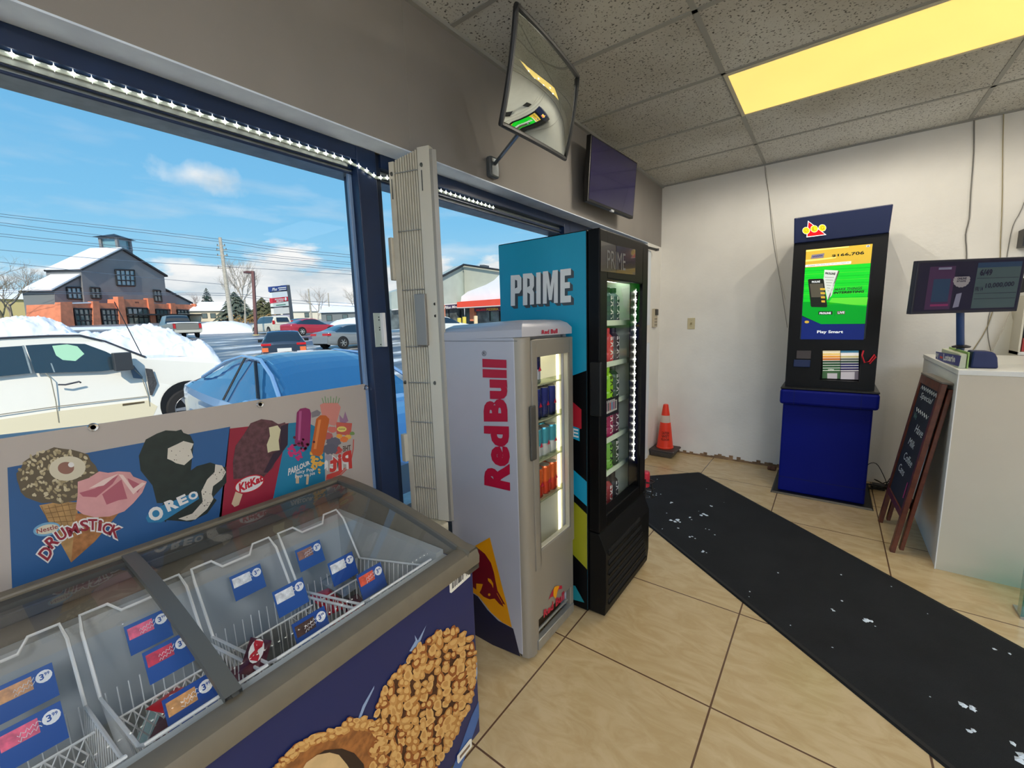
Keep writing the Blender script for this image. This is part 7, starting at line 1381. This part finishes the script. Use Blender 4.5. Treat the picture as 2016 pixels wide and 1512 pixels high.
# chalkboard
def aboard():
    t = thing('chalkboard_sign', 'wooden A-frame chalkboard leaning beside the white counter', 'sign', (.40, 3.45, 0)); WD = M('dark_wood', (96, 44, 26), .45, noise=.25, nscale=30, coat=.3)
    tr_ = at(1868, 757, 1, 3.215); tl_ = at(1812, 737, 1, 3.655); bl, br = Vector((.345, 3.676, 0)), Vector((.371, 3.203, 0))
    up = ((tr_+tl_)/2-(bl+br)/2); H = up.length; up.normalize(); s = (br-bl).normalized(); n = s.cross(up).normalized(); n = n if n.x < 0 else -n; W = (br-bl).length; o = bl
    P = lambda a, h, k: o+s*a+up*h+n*k
    def bar(a0, a1, h0, h1, k0, k1, nm, mat=WD, bev=.003): return MB().hexa([P(a0, h0, k0), P(a1, h0, k0), P(a1, h0, k1), P(a0, h0, k1), P(a0, h1, k0), P(a1, h1, k0), P(a1, h1, k1), P(a0, h1, k1)], mat).build(nm, t, bevel=bev)
    bar(0, .036, .0, H, -.012, .012, 'leg'); bar(W-.036, W, .0, H, -.012, .012, 'leg'); bar(.036, W-.036, H-.05, H, -.012, .012, 'top_rail'); bar(.036, W-.036, .22, .26, -.012, .012, 'bottom_rail'); bd = bar(.036, W-.036, .26, H-.05, -.006, .004, 'chalkboard', M('slate', (24, 32, 46), .7, noise=.2, nscale=10), 0)
    bar(.0, W, H, H+.012, -.04, .014, 'hinge_cap', M('cap_grey', (120, 112, 104), .5))
    # rear frame leans the other way
    off = lambda a, h, k: o+s*a+(Vector((0, 0, 1))*.98+Vector((.13, 0, 0))).normalized()*h*1.0+Vector((.02, 0, 0))+n*k
    tp = P(0, H, 0); ft = P(0, .03, -.035); tp = P(0, H-.01, -.03); r_ = (tp-ft)
    def rb(a0, a1, h0, h1, nm): 
        g = lambda a, h, k: ft+s*a+r_*h+Vector((k, 0, 0)); return MB().hexa([g(a0, h0, -.01), g(a1, h0, -.01), g(a1, h0, .01), g(a0, h0, .01), g(a0, h1, -.01), g(a1, h1, -.01), g(a1, h1, .01), g(a0, h1, .01)], WD).build(nm, t, bevel=.003)
    rb(0, .036, 0, .985, 'rear_leg'); rb(W-.036, W, 0, .985, 'rear_leg'); rb(.036, W-.036, .9, .98, 'rear_rail'); rb(.036, W-.036, .25, .29, 'rear_rail')
    ck = M('chalk', (206, 214, 220), .9); cy = M('chalk_green', (110, 150, 150), .9); cp = M('chalk_pink', (190, 70, 130), .9); b = MB()
    def wave(h, a0, a1, amp, nn, mat): b.tube([P(a0+(a1-a0)*i/nn, h+amp*(i % 2), .0055) for i in range(nn+1)], .0016, mat, 4)
    wave(H-.085, .06, W-.06, .022, 16, ck); wave(H-.20, .10, W-.09, -.022, 12, ck)
    def word(w_, h, a0, a1, hh_, mat): b.text(w_, [P(a0, h+hh_, .0056), P(a1, h+hh_, .0056), P(a1, h, .0056), P(a0, h, .0056)], mat, 0, .3)
    word('Special', H-.145, .10, W-.10, .045, ck); word('We', H-.27, .09, .16, .04, cy); word('Have', H-.335, .20, W-.09, .05, ck); word('Milk', H-.43, .14, W-.18, .045, ck); word('Coffee', H-.53, .14, W-.12, .05, ck); word('Cans', H-.62, .10, W-.22, .05, ck)
    b.tube([P(W-.09, .32+.02*i, .006+0*(i % 2)) for i in range(6)], .003, cp, 4); b.build('chalk_writing', bd, flat=True)
aboard()
# things cut by the right edge of the picture
b = MB(); b.mat = BLACK; p = at(2014, 470, 1, 4.46); b.box((p.x-.012, 4.40, p.z-.055), (p.x+.2, YB-.003, p.z+.06)); b.build('wall_bracket', label='black bracket on the wall at the far right edge above the monitor', cat='bracket')
t = thing('tobacco_shelf', 'dark shelf unit of small packs cut off by the right edge', 'shelf', (1.15, 4.40, .6)); x_ = at(2007, 640, 1, 4.3).x
MB().box((x_, 4.24, 1.5), (x_+.5, YB-.003, 1.52), WHITE).box((x_, 4.24, 1.11), (x_+.5, YB-.003, 1.13), WHITE).box((x_, 4.24, .9), (x_+.5, YB-.003, .92), WHITE).build('shelf_board', t)
MB().box((x_+.01, 4.46, .6), (x_+.5, YB-.003, 1.62), M('shelf_back', (24, 22, 22), .6)).build('back_panel', t); MB().box((x_, 4.26, .6), (x_+.01, YB-.003, 1.5), M('shelf_side', (206, 202, 186), .5)).build('side_panel', t)
for i in range(4):
    MB().box((x_+.02+i*.07, 4.28, 1.131), (x_+.075+i*.07, 4.33, 1.131+.088), M(('pk_a', 'pk_b', 'pk_c', 'pk_a')[i], ((170, 50, 44), (206, 120, 60), (90, 60, 50), (0, 0, 0))[i], .4)).build('cigarette_pack', label=('red', 'orange', 'brown', 'second red')[i]+' small pack on the shelf at the far right edge', cat='pack', group='small packs on the right shelf')
t = thing('glass_display_case', 'glass display case edge at the right in front of the counter', 'display case', (1.3, 2.85, 0)); e_ = at(2006, 1110, 1, 2.9)
MB().box((e_.x, 2.80, .01), (e_.x+.006, 2.84, .33), glassm('case_glass', .1, (170, 226, 226))).box((e_.x, 2.795, .01), (1.6, 2.801, .33), glassm('case_glass', .1)).build('glass_panel', t)
MB().box((e_.x, 2.793, 0), (1.6, 2.9, .012), ALU).build('bottom_rail', t)
# plastic sheet hanging behind monitor
b = MB(); b.mat = M('plastic_sheet', (206, 204, 192), .3); q = [at(1990, 612, 1, 4.44), at(2001, 660, 1, 4.44), at(1995, 715, 1, 4.44), at(1950, 760, 1, 4.44), at(1955, 690, 1, 4.44), at(1975, 650, 1, 4.44)]; b.prism(q, (0, .02, 0)); b.build('plastic_bag', label='pale plastic bag hanging on the wall behind the counter at right', cat='bag')
